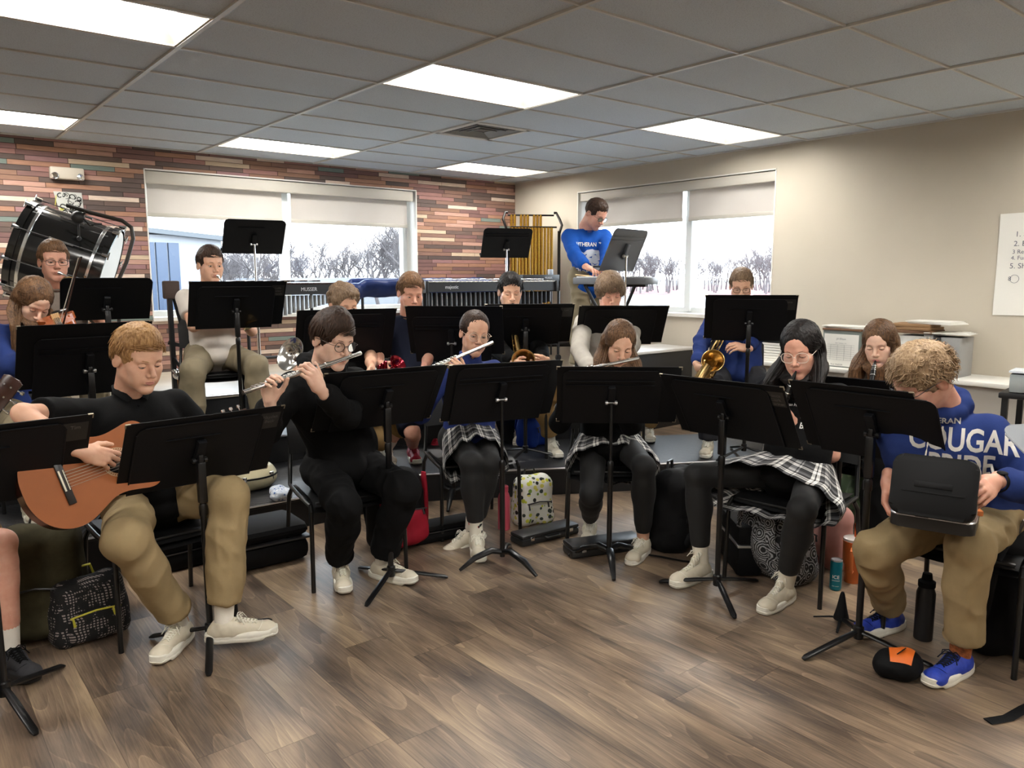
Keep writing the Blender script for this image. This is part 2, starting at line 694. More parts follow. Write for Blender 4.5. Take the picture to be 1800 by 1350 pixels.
# ceiling: tiles, light and vent openings
LIGHT_CELLS = [(i, j) for i in (-3, -1, 1, 3) for j in (5, 0, -5, -10) if not (i == -3 and j == 5)]
VENT = (GX + 2 * TW, GX + 2.5 * TW, GY + 2 * TH, GY + 3 * TH)
mb = MB()
xs = [LEFT_X] + [GX + i * TW for i in range(-4, 5)] + [RIGHT_X]
ys = [NEAR_Y] + [GY + j * TH for j in range(-13, 7)] + [BACK_Y]
for a, b in zip(xs, xs[1:]):
    for c, d in zip(ys, ys[1:]):
        i, j = round((a - GX) / TW), round((c - GY) / TH)
        if (i, j) in LIGHT_CELLS and b - a > 1.2 and d - c > .6: continue
        x0 = VENT[1] if (i, j) == (2, 2) else a
        mb.box(((x0 + b) / 2, (c + d) / 2, CEIL + .02), (b - x0 - .001, d - c - .001, .03))
structure('ceiling', mb, M_tile)
mb = MB()
for x in xs[1:-1]:
    mb.box((x, (NEAR_Y + BACK_Y) / 2, CEIL - .001), (.024, BACK_Y - NEAR_Y, .014))
for y in ys[1:-1]:
    mb.box(((LEFT_X + RIGHT_X) / 2, y, CEIL + .0005), (RIGHT_X - LEFT_X, .014, .010))
mb.box(((LEFT_X + RIGHT_X) / 2, BACK_Y - .012, CEIL), (RIGHT_X - LEFT_X, .024, .014))
mb.box((RIGHT_X - .012, (NEAR_Y + BACK_Y) / 2, CEIL), (.024, BACK_Y - NEAR_Y, .014))
structure('trim_3', mb, M_tbar)
mb = MB(); mb.box(((LEFT_X + RIGHT_X) / 2, (NEAR_Y + BACK_Y) / 2, CEIL + .28), (RIGHT_X - LEFT_X + .8, BACK_Y - NEAR_Y + .8, .06)); structure('roof_slab', mb, M_blackm)

LENS = 4.2
M_lens = mat('troffer_lens', rgb(255, 246, 232), .6, emit=(1.0, .98, .94, LENS))
M_troff = mat('troffer_reflector', rgb(206, 196, 178), .5)


def ceiling_light(i, j, label):
    x0, y0 = GX + i * TW, GY + j * TH
    t = empty('ceiling_light', (x0 + TW / 2, y0 + TH / 2, CEIL), 0, label, 'ceiling light', 'recessed ceiling lights')
    a, b, dz, s = TW / 2 - .014, TH / 2 - .010, .085, .075
    mb = MB()
    out = [(-a, -b), (a, -b), (a, b), (-a, b)]
    inn = [(-a + s, -b + s), (a - s, -b + s), (a - s, b - s), (-a + s, b - s)]
    rim = [(x * .985, y * .965) for x, y in out]
    rings = [[mb._v((x, y, z)) for x, y in ring] for ring, z in ((out, .0), (rim, -.003), (rim, .006), (inn, dz), (inn, dz + .02), (out, dz + .02), (out, .0))]
    for A, B in zip(rings, rings[1:]):
        for k in range(4): mb._f([A[k], A[(k + 1) % 4], B[(k + 1) % 4], B[k]])
    mb.build('housing', M_troff, t)
    mb = MB()
    mb.box((0, 0, dz - .002), (2 * (a - s) - .002, 2 * (b - s) - .002, .008))
    mb.build('lens', M_lens, t)


LL = {(-1, 0): 'large bright ceiling light cut by the top left corner', (1, 0): 'bright ceiling light at top centre, nearest the air vent',
      (3, 0): 'ceiling light beside the beige right wall, above its window', (-1, 5): 'small ceiling light at the far left edge above the plank wall',
      (1, 5): 'ceiling light just above the back window', (3, 5): 'far ceiling light nearest the corner of both walls'}
for c in LIGHT_CELLS:
    ceiling_light(c[0], c[1], LL.get(c, 'recessed ceiling light behind the photographer, outside the picture'))

t = empty('ceiling_vent', ((VENT[0] + VENT[1]) / 2, (VENT[2] + VENT[3]) / 2, CEIL), 0, 'square perforated metal air vent set in the ceiling tiles', 'vent')
mb = MB(); w = TH / 2 - .012
for s_ in (-1, 1):
    mb.box((s_ * (w - .02), 0, .002), (.04, 2 * w, .012)); mb.box((0, s_ * (w - .02), .002), (2 * w, .04, .012))
mb.build('vent_frame', M_tbar, t)
mb = MB()
for k in range(4):
    r0 = w - .05 - k * .055
    for s_ in (-1, 1):
        mb.box((s_ * r0, 0, .012 - k * .002), (.028, 2 * r0, .004), Matrix.Rotation(s_ * .5, 4, 'Y'))
        mb.box((0, s_ * r0, .012 - k * .002), (2 * r0, .028, .004), Matrix.Rotation(-s_ * .5, 4, 'X'))
mb.box((0, 0, .03), (2 * w, 2 * w, .004))
mb.build('louvre', mat('vent_grey', rgb(120, 118, 114), .45, .3), t)


# windows: frame, glass, shades
def window(n, ax, pos, hole, mul, rev):
    h0, h1, z0, z1 = hole
    z0 += .036
    m_ = MB()

    def P(mb, a, d, z, sa, sd, sz, bev=0):
        if ax == 'x': mb.box((a, pos + d, z), (sa, sd, sz), bevel=bev)
        else: mb.box((pos + d, a, z), (sd, sa, sz), bevel=bev)
    f = .055
    for a in (h0 + f / 2 + .012, h1 - f / 2 - .012): P(m_, a, rev, (z0 + z1) / 2, f, .09, z1 - z0)
    for z in (z0 + f / 2, z1 - f / 2 - .012): P(m_, (h0 + h1) / 2, rev, z, h1 - h0 - .03, .09, f)
    P(m_, mul, rev - .02, (z0 + z1) / 2, .075, .12, z1 - z0 - .02)
    w = tag(m_.build('window_%d' % n, M_frame), kind='structure')
    g = MB()
    for a0, a1 in ((h0 + f, mul - .03), (mul + .03, h1 - f)):
        P(g, (a0 + a1) / 2, rev + .01, (z0 + z1) / 2, a1 - a0, .006, z1 - z0 - .09)
    g.build('pane', M_glass, w)
    return w


def roller_shade(ax, pos, a0, a1, top, zb, d, label):
    t = empty('roller_shade', (((a0 + a1) / 2, pos + d, top) if ax == 'x' else (pos + d, (a0 + a1) / 2, top)), 0, label, 'window shade', 'roller shades')

    def P(mb, a, dd, z, sa, sd, sz, bev=0):
        if ax == 'x': mb.box((a, pos + dd, z), (sa, sd, sz), bevel=bev)
        else: mb.box((pos + dd, a, z), (sd, sa, sz), bevel=bev)
    m1 = MB(); P(m1, (a0 + a1) / 2, d, (top + zb) / 2, a1 - a0 - .03, .003, top - zb)
    m1.build('cloth', M_shade, t, world=True)
    m2 = MB(); P(m2, (a0 + a1) / 2, d, zb + .018, a1 - a0 - .02, .014, .042, .004)
    m2.build('hem_bar', M_fascia, t, world=True)


window(1, 'x', BACK_Y, WB, 3.545, .26)
window(2, 'y', RIGHT_X, WR, 5.33, .26)
mb = MB(); mb.box(((WB[0] + WB[1]) / 2 - .01, BACK_Y + .07, 2.475), (WB[1] - WB[0] - .05, .10, .115), bevel=.006)
tag(mb.build('shade_fascia', M_fascia), 'pale box fascia across the top of the back window', 'window fascia', 'window fascias')
mb = MB(); mb.box((RIGHT_X + .07, (WR[0] + WR[1]) / 2, 2.465), (.10, WR[1] - WR[0] - .05, .095), bevel=.006)
tag(mb.build('shade_fascia', M_fascia), 'grey box fascia across the top of the right window', 'window fascia', 'window fascias')
roller_shade('x', BACK_Y, 2.11, 3.50, 2.46, 2.11, .12, 'left half-lowered pale roller shade of the back window')
roller_shade('x', BACK_Y, 3.57, 5.07, 2.46, 2.11, .12, 'right half-lowered pale roller shade of the back window')
roller_shade('y', RIGHT_X, 5.36, 6.82, 2.45, 2.11, .12, 'half-lowered roller shade behind the standing boy, right window')
roller_shade('y', RIGHT_X, 4.22, 5.30, 2.45, 2.11, .12, 'half-lowered roller shade nearest the blank beige wall')

# ------------------------------------------------------------------ outside
GZ = -1.2
mb = MB()
mb.grid(lambda u, v: (-220 + 620 * u, 8.5 + 400 * v, GZ), 1, 1)
mb.grid(lambda u, v: (7.1 + 400 * u, -260 + 268.5 * v, GZ), 1, 1)
tag(mb.build('ground', mat('pale_winter_ground', rgb(110, 110, 108), .9, var=.15, vscale=.3)), kind='structure')
M_track = mat('red_running_surface', rgb(96, 40, 40), .8, var=.1, vscale=.2)
tag(MB().box((165, 75, GZ + .03), (150, 130, .04)).build('running_track', M_track), 'pale red running track seen through the right window', 'running track')
# low neighbouring building through the back window
b = empty('building', (12.6, 43.5, GZ), R(14), 'white neighbouring building with a band of blue windows', 'building')
M_white = mat('white_siding', rgb(112, 114, 118), .7)
MB().box((0, 4, 2.45), (5.4, 8, 4.9)).build('wall', M_white, b)
MB().box((0, 4, 5.0), (6.0, 8.8, .25), Matrix.Rotation(.06, 4, 'Y')).build('roof', mat('roof_edge', rgb(58, 62, 66), .5), b)
mb = MB()
for k in range(4): mb.box((-2.2 + k * .68, -.06, 2.7), (.58, .1, 3.6))
mb.build('window', mat('blue_glass', rgb(30, 46, 66), .2, .2), b)
mb = MB(); mb.box((-.4, -.5, .45), (4.6, .5, .9)); mb.build('base_band', mat('red_band', rgb(104, 26, 32), .7), b)
tag(MB().box((31, 62, GZ + 1.3), (16, 5, 2.6)).build('low_building', M_white), 'low white building far beyond the back window', 'building')
M_rail = mat('pale_rail', rgb(200, 205, 208), .4)
mb = MB()
mb.tube([(34, 12, GZ + 1.1), (34, 48, GZ + 1.1)], .05)
for k in range(10): mb.tube([(34, 12 + 4 * k, GZ), (34, 12 + 4 * k, GZ + 1.1)], .05)
tag(mb.build('guard_rail', M_rail), 'pale guard rail across the ground outside the right window', 'railing')
M_bark = mat('pale_bark', rgb(74, 68, 68), .9, var=.2, vscale=3)


def bare_tree(seed, h):
    rnd = random.Random(seed)
    mb = MB()

    def grow(p, d, L, r, lv):
        q = [p]
        for k in range(3):
            d = (d + Vector((rnd.uniform(-.18, .18), rnd.uniform(-.18, .18), rnd.uniform(-.05, .12)))).normalized()
            p = p + d * (L / 3)
            q.append(p)
        mb.tube(q, [r, r * .85, r * .7, r * .5], 4 if lv else 6, cap=False)
        if lv < 4:
            for k in range(4 if lv < 3 else 7):
                a = rnd.uniform(0, 2 * PI)
                s = rnd.uniform(.35, .9)
                nd = (d * .8 + Vector((math.cos(a) * s, math.sin(a) * s, rnd.uniform(0, .35)))).normalized()
                grow(q[rnd.randint(1, 3)], nd, L * rnd.uniform(.55, .75), r * .5, lv + 1)
    grow(Vector((0, 0, 0)), Vector((0, 0, 1)), h * .36, h * .016, 0)
    return mb.build('bare_tree', M_bark, sharp=None)


rnd = random.Random(4)
protos = [bare_tree(s, 8.0) for s in range(4)]
nb = 0


def plant(x, y, sc, lab, g):
    global nb
    p = protos[nb % 4]
    o = p if nb < 4 else p.copy()
    if nb >= 4: C.objects.link(o)
    nb += 1
    o.location = (x, y, GZ)
    o.rotation_euler = (0, 0, rnd.uniform(0, 6.28))
    o.scale = (sc * rnd.uniform(.95, 1.3),) * 2 + (sc,)
    tag(o, lab, 'tree', g)


for k in range(110):
    u = rnd.uniform(0, 1)
    d = rnd.uniform(60, 90)
    a = R(13.5 + 20 * u)
    plant(d * math.sin(a), d * math.cos(a), rnd.uniform(.75, 1.25) * (.62 + .45 * u), 'bare grey winter tree in the thicket beyond the back window', 'bare trees beyond the back window')
for k in range(80):
    u = rnd.uniform(0, 1)
    d = rnd.uniform(120, 165)
    a = R(44 + 15.5 * u)
    plant(d * math.sin(a), d * math.cos(a), rnd.uniform(.8, 1.35), 'bare grey winter tree on the skyline beyond the right window', 'bare trees beyond the right window')

# ------------------------------------------------------------------ risers
M_deck = bpy.data.materials.new('textured_riser_deck')
n = NT(M_deck)
t = n.n('TexCoord')
n.b.inputs['Base Color'].default_value = rgb(38, 38, 40)
n.b.inputs['Roughness'].default_value = .38
ck = n.n('TexWave', wave_type='BANDS', bands_direction='DIAGONAL')
ck.inputs['Scale'].default_value = 28
ck.inputs['Distortion'].default_value = 2
n.l(t.outputs['Object'], ck.inputs['Vector'])
n.bump(ck.outputs['Fac'], .5, .004)
M_deckp = mat('window_reflection_deck', rgb(176, 166, 150), .5, var=.1, vscale=3)  # window reflection on the top deck, put into its base colour
M_skirt = mat('riser_skirt_black', (.006, .006, .007), .6)


def riser(poly, z, label, deckm=M_deck):
    cx = sum(p[0] for p in poly) / len(poly)
    cy = sum(p[1] for p in poly) / len(poly)
    t = empty('riser_platform', (cx, cy, 0), 0, label, 'riser', 'choir risers')
    P = [(x - cx, y - cy) for x, y in poly]
    MB().prism(P, (0, 0, z - .03), (1, 0, 0), (0, 1, 0), (0, 0, .03)).build('deck', deckm, t)
    Q = [(x * .994, y * .985) for x, y in P]
    MB().prism(Q, (0, 0, 0.0), (1, 0, 0), (0, 1, 0), (0, 0, z - .031)).build('skirt', M_skirt, t)
    mb = MB()
    a, b = Vector((*P[0], z - .008)), Vector((*P[1], z - .008))
    nn = (b - a).cross(Vector((0, 0, 1))).normalized() * .003
    mb.tube([a + nn, b + nn], .007, 6)
    mb.build('edge_strip', M_alu, t)


c30, s30, D3, Lr = math.cos(R(-29.5)), math.sin(R(-29.5)), .914, 2.75
corner = [(2.79 + .2405 * k, 4.365 + D3 * k) for k in range(4)]
for k in range(3):
    z = .2 * (k + 1)
    a, b = corner[k], corner[k + 1]
    y1 = b[1] if k < 2 else BACK_Y - .03
    bx = b[0] if k < 2 else 3.7
    riser([(-1.6, a[1]), a, (bx, y1), (-1.6, y1)], z,
          ['lowest black riser section straight along the left', 'middle black riser section under the trumpet players', 'top riser section below the back window, deck coloured pale for window reflection'][k],
          M_deckp if k == 2 else M_deck)
    ea = (a[0] + c30 * Lr, a[1] + s30 * Lr)
    dd = D3 if k < 2 else 1.55
    eb = (ea[0] + .4924 * dd, ea[1] + .8704 * dd) if k < 2 else (6.35, 7.6)
    if k == 0:
        riser([a, ea, eb, b], z, 'lowest black riser section angled towards the right wall')
    elif k == 1:
        ea = (a[0] + c30 * 1.9, a[1] + s30 * 1.9); eb = (ea[0] + .4924 * D3, ea[1] + .8704 * D3)
        riser([a, ea, eb, b], z, 'middle black riser section angled towards the right window')
    else:
        riser([a, (5.42, a[1] - (5.42 - a[0]) * .566), (5.42, BACK_Y - .03), (3.7, BACK_Y - .03)], z, 'top riser section in the corner under the standing boy', M_deckp)
# ------------------------------------------------------------------ music stands
M_desk = mat('stand_desk_black', (.0042, .0045, .0058), .5, spec=.22, bump=.25, bscale=500, bdist=.0005)
M_deskgrey = mat('stand_desk_grey', rgb(92, 96, 102), .35, .3)
M_folder = mat('folder_black', (.0032, .0033, .004), .55, spec=.2, bump=.15, bscale=300, bdist=.0006)
M_shaft = mat('stand_shaft_black', (.005, .005, .0055), .3)
M_pocket = mat('clear_pocket_label', (.014, .0135, .013), .3)
M_script = mat('label_writing', (.07, .065, .06), .6)
M_paper_w = mat('sheet_paper', rgb(232, 230, 222), .8)
STAND_OUT = []


def music_stand(label, base, floor_z, h, yaw, tilt=31, folder=(.02, .64, .362, .005), bag=None, legs=0.0, silver=False,
                z0=-.172, grey=False, crease=True, writing=None, curved=False, leaf=None):
    """base (x, y); h = pivot height above the floor; yaw of the desk's width direction in degrees"""
    t = empty('music_stand', (base[0], base[1], floor_z), R(yaw), label, 'music stand', 'black orchestra music stands')
    dm = M_deskgrey if grey else M_desk
    sm = M_chrome if silver else M_shaft
    ti = R(tilt)
    # desk frame in the stand's own space: X width, N toward the player (+Y), B up along the desk
    Rt = Matrix.Rotation(ti, 4, 'X')       # tilts the top toward -Y (away from the player)
    desk_m = Matrix.Translation((0, 0, h)) @ Rt
    mb = MB(); mb.X = desk_m
    Wd, Hd = .508, .343
    mb.prism(rrect(Wd, Hd, .035, 6, 0, z0 + Hd / 2, (1, 1, 0, 0)), (0, .012, 0), (1, 0, 0), (0, 0, 1), (0, .002, 0))
    # folded rim at the top and sides, book ledge at the bottom on the player's side
    mb.tube([(-Wd / 2 + .03, .012, z0 + Hd), (Wd / 2 - .03, .012, z0 + Hd)], .003, 6)
    for s in (-1, 1): mb.tube([(s * Wd / 2, .012, z0), (s * Wd / 2, .012, z0 + Hd - .03)], .003, 6)
    mb.box((0, .012 + .03, z0 + .001), (Wd, .062, .0025)); mb.box((0, .012 + .061, z0 + .008), (Wd, .0025, .016))
    mb.build('desk', dm, t)
    mb = MB(); mb.X = desk_m
    if crease:
        mb.box((-.01, .008, z0 + Hd - .062), (Wd * .9, .007, .003), bevel=.001)
        mb.box((-.01, .008, z0 + Hd - .088), (Wd * .9, .007, .003), bevel=.001)
    else:
        mb.box((-.03, .009, z0 + Hd - .075), (.22, .006, .002))
    mb.box((0, -.002, .02), (.036, .024, .12), bevel=.004)
    mb.build('bracket', dm, t)
    mb = MB(); mb.X = desk_m
    for s in (-1, 1):
        mb.lathe((s * .018, -.012, -.015), [(.011, 0), (.011, .012), (.004, .014)], 10, (s, 0, 0))
    mb.tube([(-.03, -.012, -.015), (.03, -.012, -.015)], .006, 8)
    mb.build('tilt_knob', M_alu if silver or crease else M_shaft, t)
    mb = MB()
    mb.tube([(0, -.012, .10), (0, -.012, h - .02)], .0085, 12)
    mb.build('inner_shaft', sm, t)
    mb = MB()
    if silver or curved:
        mb.lathe((0, -.012, .06), [(.014, 0), (.014, h * .52), (.016, h * .525), (.016, h * .56), (.010, h * .57)], 14)
    else:
        top = h - .30
        mb.lathe((0, -.012, .05), [(.0135, 0), (.0135, top), (.017, top + .005), (.017, top + .04), (.0135, top + .05)], 14)
        mb.box((0, -.012, top + .19), (.034, .030, .17), bevel=.006)
        mb.box((0, -.012, top + .285), (.020, .024, .04), bevel=.004)
    mb.build('outer_shaft', M_shaft if not silver else sm, t)
    mb = MB()
    if curved:
        for k in range(3):
            a = R(legs + 90 + 120 * k)
            d = Vector((math.cos(a), math.sin(a), 0))
            mb.tube([Vector((0, -.012, .085)), Vector((0, -.012, .10)) + d * .06, Vector((0, -.012, .07)) + d * .15, Vector((0, -.012, .012)) + d * .235],
                    [.018, .022, .019, .010], 10, flat=.8)
    else:
        for k in range(3):
            a = R(legs + 90 + 120 * k)
            d = Vector((math.cos(a), math.sin(a), 0))
            mb.tube([Vector((0, -.012, .075)) + d * .008, Vector((0, -.012, .055)) + d * .10, Vector((0, -.012, .014)) + d * .27, Vector((0, -.012, .008)) + d * .285],
                    [.013, .0155, .0145, .009], 10, flat=.62)
        mb.lathe((0, -.012, .045), [(.019, 0), (.021, .02), (.021, .05), (.016, .055)], 12)
    mb.build('tripod_base', M_shaft, t)
    if folder:
        fx, fw, fh, fz = folder
        F = empty('music_folder', (0, 0, 0), 0, 'open black folder on the ' + label.replace(' at left', '').replace(' at right', '').replace('stand before the', 'stand of the').replace(', its tripod under his white shoe', '').replace(', nearest', '').replace(', its folder just showing', ''), 'folder', 'open black music folders')
        F.matrix_basis = chain(t) @ desk_m
        mb = MB()
        zc = z0 + fz + fh / 2
        for s in (-1, 1):
            mb.prism(rrect(fw / 2 - .006, fh, .008, 2, fx + s * (fw / 4 + .001), zc), (0, .018, 0), (1, 0, 0), (0, 0, 1), (0, .0035, 0))
        mb.box((fx, .0195, zc), (.016, .003, fh * .99))
        mb.build('cover', M_folder, F)
        mb = MB()
        for s in (-1, 1):
            for q in (-1, 1):
                c = (fx + s * (fw / 2 - .001), .0195, zc + q * (fh / 2 - .001))
                mb.box((c[0] - s * .008, .0195, c[2]), (.018, .0055, .004)); mb.box((c[0], .0195, c[2] - q * .008), (.004, .0055, .018))
        mb.build('metal_corner', mat('brass_corner', rgb(150, 140, 120), .4, .8), F)
        mb = MB()
        for s in (-1, 1):
            mb.box((fx + s * fw * .24, .025, zc - .01), (.225, .005, fh * .86), Matrix.Rotation(-s * .02, 4, 'Z'))
        mb.build('sheet_music', M_paper_w, F)
        if writing:
            mb = MB(); mb.box((fx + fw / 2 - .055, .0172, zc + fh / 2 - .075), (.085, .001, .085))
            p = mb.build('label_pocket', M_pocket, F)
            for k, w in enumerate(writing):
                me = text_mesh(w, .022)
                me.transform(Matrix.Translation((fx + fw / 2 - .055, .0160, zc + fh / 2 - .055 - .024 * k)) @ Matrix.Rotation(R(90), 4, 'X'))
                link('writing', me, p, M_script)
    return t


music_stand('stand at the far left edge before the bare-kneed person', (.235, 3.17), 0, .86, 6, 32, legs=65, crease=False, writing=['Tim'])
music_stand('stand before the guitar boy, its tripod under his white shoe', (.965, 3.185), 0, .81, 5, 32, (.022, .64, .365, .005), legs=35, crease=False, writing=['Hayden', 'Beck'])
music_stand('stand before the flute boy in the black hoodie', (1.88, 3.26), 0, .924, -4.6, 34, (-.022, .64, .36, .009), legs=10, crease=False)
music_stand('stand before the girl in the blue pullover with the flute', (2.457, 3.086), 0, .918, -15.8, 27, (.01, .63, .345, .02), legs=85, curved=True)
music_stand('stand at the centre before the long-haired flute girl', (2.919, 2.745), 0, .896, -42.2, 29, (.032, .635, .36, .005), legs=62, curved=True)
music_stand('stand before the clarinet girl with clear glasses', (3.05, 2.14), 0, .887, -86, 34, (.012, .645, .37, -.005), legs=108, crease=False, writing=['Alexis', 'Clark', 'Clarinet'])
music_stand('stand before the bent-over boy in the blue hoodie, nearest at right', (3.036, 1.432), 0, .922, -87.7, 33, (-.07, .50, .36, .012), legs=40, crease=False)
music_stand('stand between the seated clarinet girls at right, its folder just showing', (3.86, 1.98), 0, .86, -82, 30, (.0, .5, .34, .0), legs=20, crease=False)
music_stand('stand before the brass player with glasses at far left', (1.13, 5.40), .4, .946, -4.5, 40, None, legs=10, crease=False, z0=-.124)
music_stand('stand before the violin girl at left', (.84, 4.52), .2, .86, 6.8, 24, (-.014, .64, .36, .06), legs=14)
music_stand('stand before the boy in the white polo shirt', (1.93, 5.36), .4, .91, -8.8, 32, (.011, .64, .362, .02), legs=40, crease=False, writing=['Luke', 'Baker', 'French'])
music_stand('tall silver stand in front of the left window', (2.58, 6.66), .6, 1.225, -8.8, 36, None, legs=20, silver=True, crease=False, z0=-.128)
music_stand('stand before the curly boy with the silver bell', (2.29, 4.47), .2, .93, -11, 23, (.012, .64, .362, .015), legs=30)
music_stand('stand behind the flute boy, before the boy in dark blue', (2.944, 4.22), 0, 1.106, -44, 26, (.027, .64, .362, .06), legs=60, curved=True)
music_stand('stand before the dark-haired saxophone boy', (3.61, 4.25), .2, .963, -33.8, 38, (.022, .64, .362, .015), legs=25, crease=False, writing=['Leo'])
music_stand('stand before the curly boy in the grey sweatshirt', (4.13, 3.82), .2, .957, -37.6, 40, (.016, .64, .362, .012), legs=25, crease=False)
music_stand('stand before the saxophone boy in blue at right', (4.90, 3.26), .2, 1.005, -51.6, 26, (.005, .64, .362, .012), legs=15, crease=False, writing=['Jake'])
music_stand('tall silver stand in front of the brass chimes', (5.07, 6.273), .6, 1.22, -24.6, 33, None, legs=30, silver=True, z0=-.126)

# ------------------------------------------------------------------ chairs
M_vinyl = mat('black_vinyl', (.006, .006, .0065), .42, bump=.2, bscale=200, bdist=.0008)
M_chairleg = mat('chair_tube_black', (.005, .005, .005), .28)
M_plast = mat('dark_grey_plastic', (.018, .018, .018), .5)


def chair_proto(x, y, z, face, label, back=M_plast):
    """face: direction the sitter looks, radians; +X of the chair is the facing direction"""
    t = empty('stacking_chair', (x, y, z), face, label, 'chair', 'black music chairs')
    mb = MB()
    def seat(u, v):
        a, b = (u - .5) * 2, v
        px = .22 - .43 * b
        w = .225 - .02 * b
        zz = .452 - .012 * (1 - a * a) - (.03 * max(0, .12 - b) / .12)
        return (px, a * w, zz)
    mb.grid(seat, 10, 10)
    mb.grid(lambda u, v: (lambda p: (p[0], p[1], p[2] - .028))(seat(1 - u, v)), 10, 10)
    mb.box((.006, 0, .431), (.40, .42, .014), bevel=.005)
    mb.build('seat', M_vinyl, t)
    mb = MB()
    def back_(u, v, off=0.0):
        a = (u - .5) * 2
        h = v
        w = .215 - .05 * max(0, h - .75) / .25 * abs(a) ** 3
        return (-.235 - .07 * h + .03 * (a * a) + off, a * w, .60 + .27 * h - .03 * abs(a) ** 4 * (h > .5))
    mb.grid(lambda u, v: back_(u, v), 12, 8)
    mb.grid(lambda u, v: back_(1 - u, v, -.014), 12, 8)
    mb.build('backrest', back, t)
    for s in (-1, 1):
        MB().tube([(.20, s * .235, .425), (.225, s * .24, .40), (.235, s * .245, .02), (.235, s * .245, .0)], .011, 10).build('leg', M_chairleg, t)
        MB().tube([(-.16, s * .225, .425), (-.20, s * .23, .38), (-.255, s * .24, .02), (-.257, s * .24, 0)], .011, 10).build('leg', M_chairleg, t)
        MB().tube([(.20, s * .235, .425), (-.02, s * .235, .435), (-.19, s * .225, .44), (-.23, s * .21, .52), (-.27, s * .19, .72)], .011, 10).build('side_frame', M_chairleg, t)
    return t


CHAIR0 = None


def chair(x, y, z, face, label):
    global CHAIR0
    if CHAIR0 is None:
        CHAIR0 = chair_proto(x, y, z, face, label)
        return CHAIR0
    c = copy_tree(CHAIR0)
    c.matrix_basis = Matrix.Translation((x, y, z)) @ Matrix.Rotation(face, 4, 'Z')
    c['label'] = label
    return c
# ------------------------------------------------------------------ signed distance modelling
def vnoise(P, seed=0):
    """smooth value noise in -1..1 at points P (n,3)"""
    Pi = np.floor(P).astype(np.int64)
    f = (P - Pi).astype(np.float32)
    f = f * f * (3 - 2 * f)
    out = np.zeros(len(P), np.float32)
    for dx in (0, 1):
        for dy in (0, 1):
            for dz in (0, 1):
                h = (Pi[:, 0] + dx) * 374761393 + (Pi[:, 1] + dy) * 668265263 + (Pi[:, 2] + dz) * 2147483647 + seed * 974634777
                h = (h ^ (h >> 13)) * 1274126177
                h = (h ^ (h >> 16)) & 0xffff
                w = (f[:, 0] if dx else 1 - f[:, 0]) * (f[:, 1] if dy else 1 - f[:, 1]) * (f[:, 2] if dz else 1 - f[:, 2])
                out += w * (h.astype(np.float32) / 32767.5 - 1)
    return out


def cone(a, b, ra, rb=None, k=.02, op='+'):
    return ('c', np.array(a, float), np.array(b, float), ra, ra if rb is None else rb, k, op)


def fcone(a, b, ra, rb=None, k=.02, op='+'):
    """cone with a flat end at b"""
    return ('f', np.array(a, float), np.array(b, float), ra, ra if rb is None else rb, k, op)


def ell(c, r, rot=None, k=.02, op='+'):
    r = (r, r, r) if isinstance(r, (int, float)) else r
    return ('e', np.array(c, float), np.array(r, float), rot, None, k, op)


def prim_eval(p, X):
    t = p[0]
    if t in 'cf':
        a, b, ra, rb = p[1:5]
        d = b - a
        L2 = max(float(d @ d), 1e-12)
        q = X - a.astype(np.float32)
        h = (q @ d.astype(np.float32)) / L2
        hc = np.clip(h, 0, 1 if t == 'c' else 1.3)
        v = q - hc[..., None] * d.astype(np.float32)
        D = np.sqrt((v * v).sum(-1)) - (ra + (rb - ra) * np.clip(hc, 0, 1))
        if t == 'f': D = np.maximum(D, (h - 1) * math.sqrt(L2))
        return D
    c, r, rot = p[1], p[2], p[3]
    q = X - c.astype(np.float32)
    if rot is not None: q = q @ np.array(rot, np.float32)      # columns are the ellipsoid's axes
    k0 = np.sqrt(((q / r) ** 2).sum(-1))
    k1 = np.sqrt(((q / (r * r)) ** 2).sum(-1)) + 1e-9
    return k0 * (k0 - 1) / k1


def prim_box(p):
    if p[0] in 'cf':
        r = max(p[3], p[4])
        e = .3 * (p[2] - p[1]) if p[0] == 'f' else 0
        return np.minimum(p[1], p[2] + e) - r, np.maximum(p[1], p[2] + e) + r
    r = p[2] if p[3] is None else np.full(3, p[2].max())
    return p[1] - r, p[1] + r


def sdf_mesh(prims, h):
    lo = np.min([prim_box(p)[0] for p in prims if p[6] == '+'], 0) - 3 * h
    hi = np.max([prim_box(p)[1] for p in prims if p[6] == '+'], 0) + 3 * h
    n = np.ceil((hi - lo) / h).astype(int) + 1
    G = np.full(n, .3, np.float32)
    ax = [(lo[i] + h * np.arange(n[i])).astype(np.float32) for i in range(3)]
    for p in prims:
        k = p[5]
        pl, ph = prim_box(p)
        pad = k + 2 * h
        i0 = np.maximum(np.floor((pl - pad - lo) / h).astype(int), 0)
        i1 = np.minimum(np.ceil((ph + pad - lo) / h).astype(int) + 1, n)
        if (i1 <= i0).any(): continue
        sl = tuple(slice(a, b) for a, b in zip(i0, i1))
        X = np.stack(np.meshgrid(ax[0][sl[0]], ax[1][sl[1]], ax[2][sl[2]], indexing='ij'), -1)
        D = prim_eval(p, X).astype(np.float32)
        g = G[sl]
        if p[6] == '+':
            hh = np.clip(.5 + .5 * (g - D) / k, 0, 1)
            G[sl] = g * (1 - hh) + D * hh - k * hh * (1 - hh)
        else:
            hh = np.clip(.5 - .5 * (g + D) / k, 0, 1)
            G[sl] = g * (1 - hh) - D * hh + k * hh * (1 - hh)
    return surface_nets(G, lo, h)


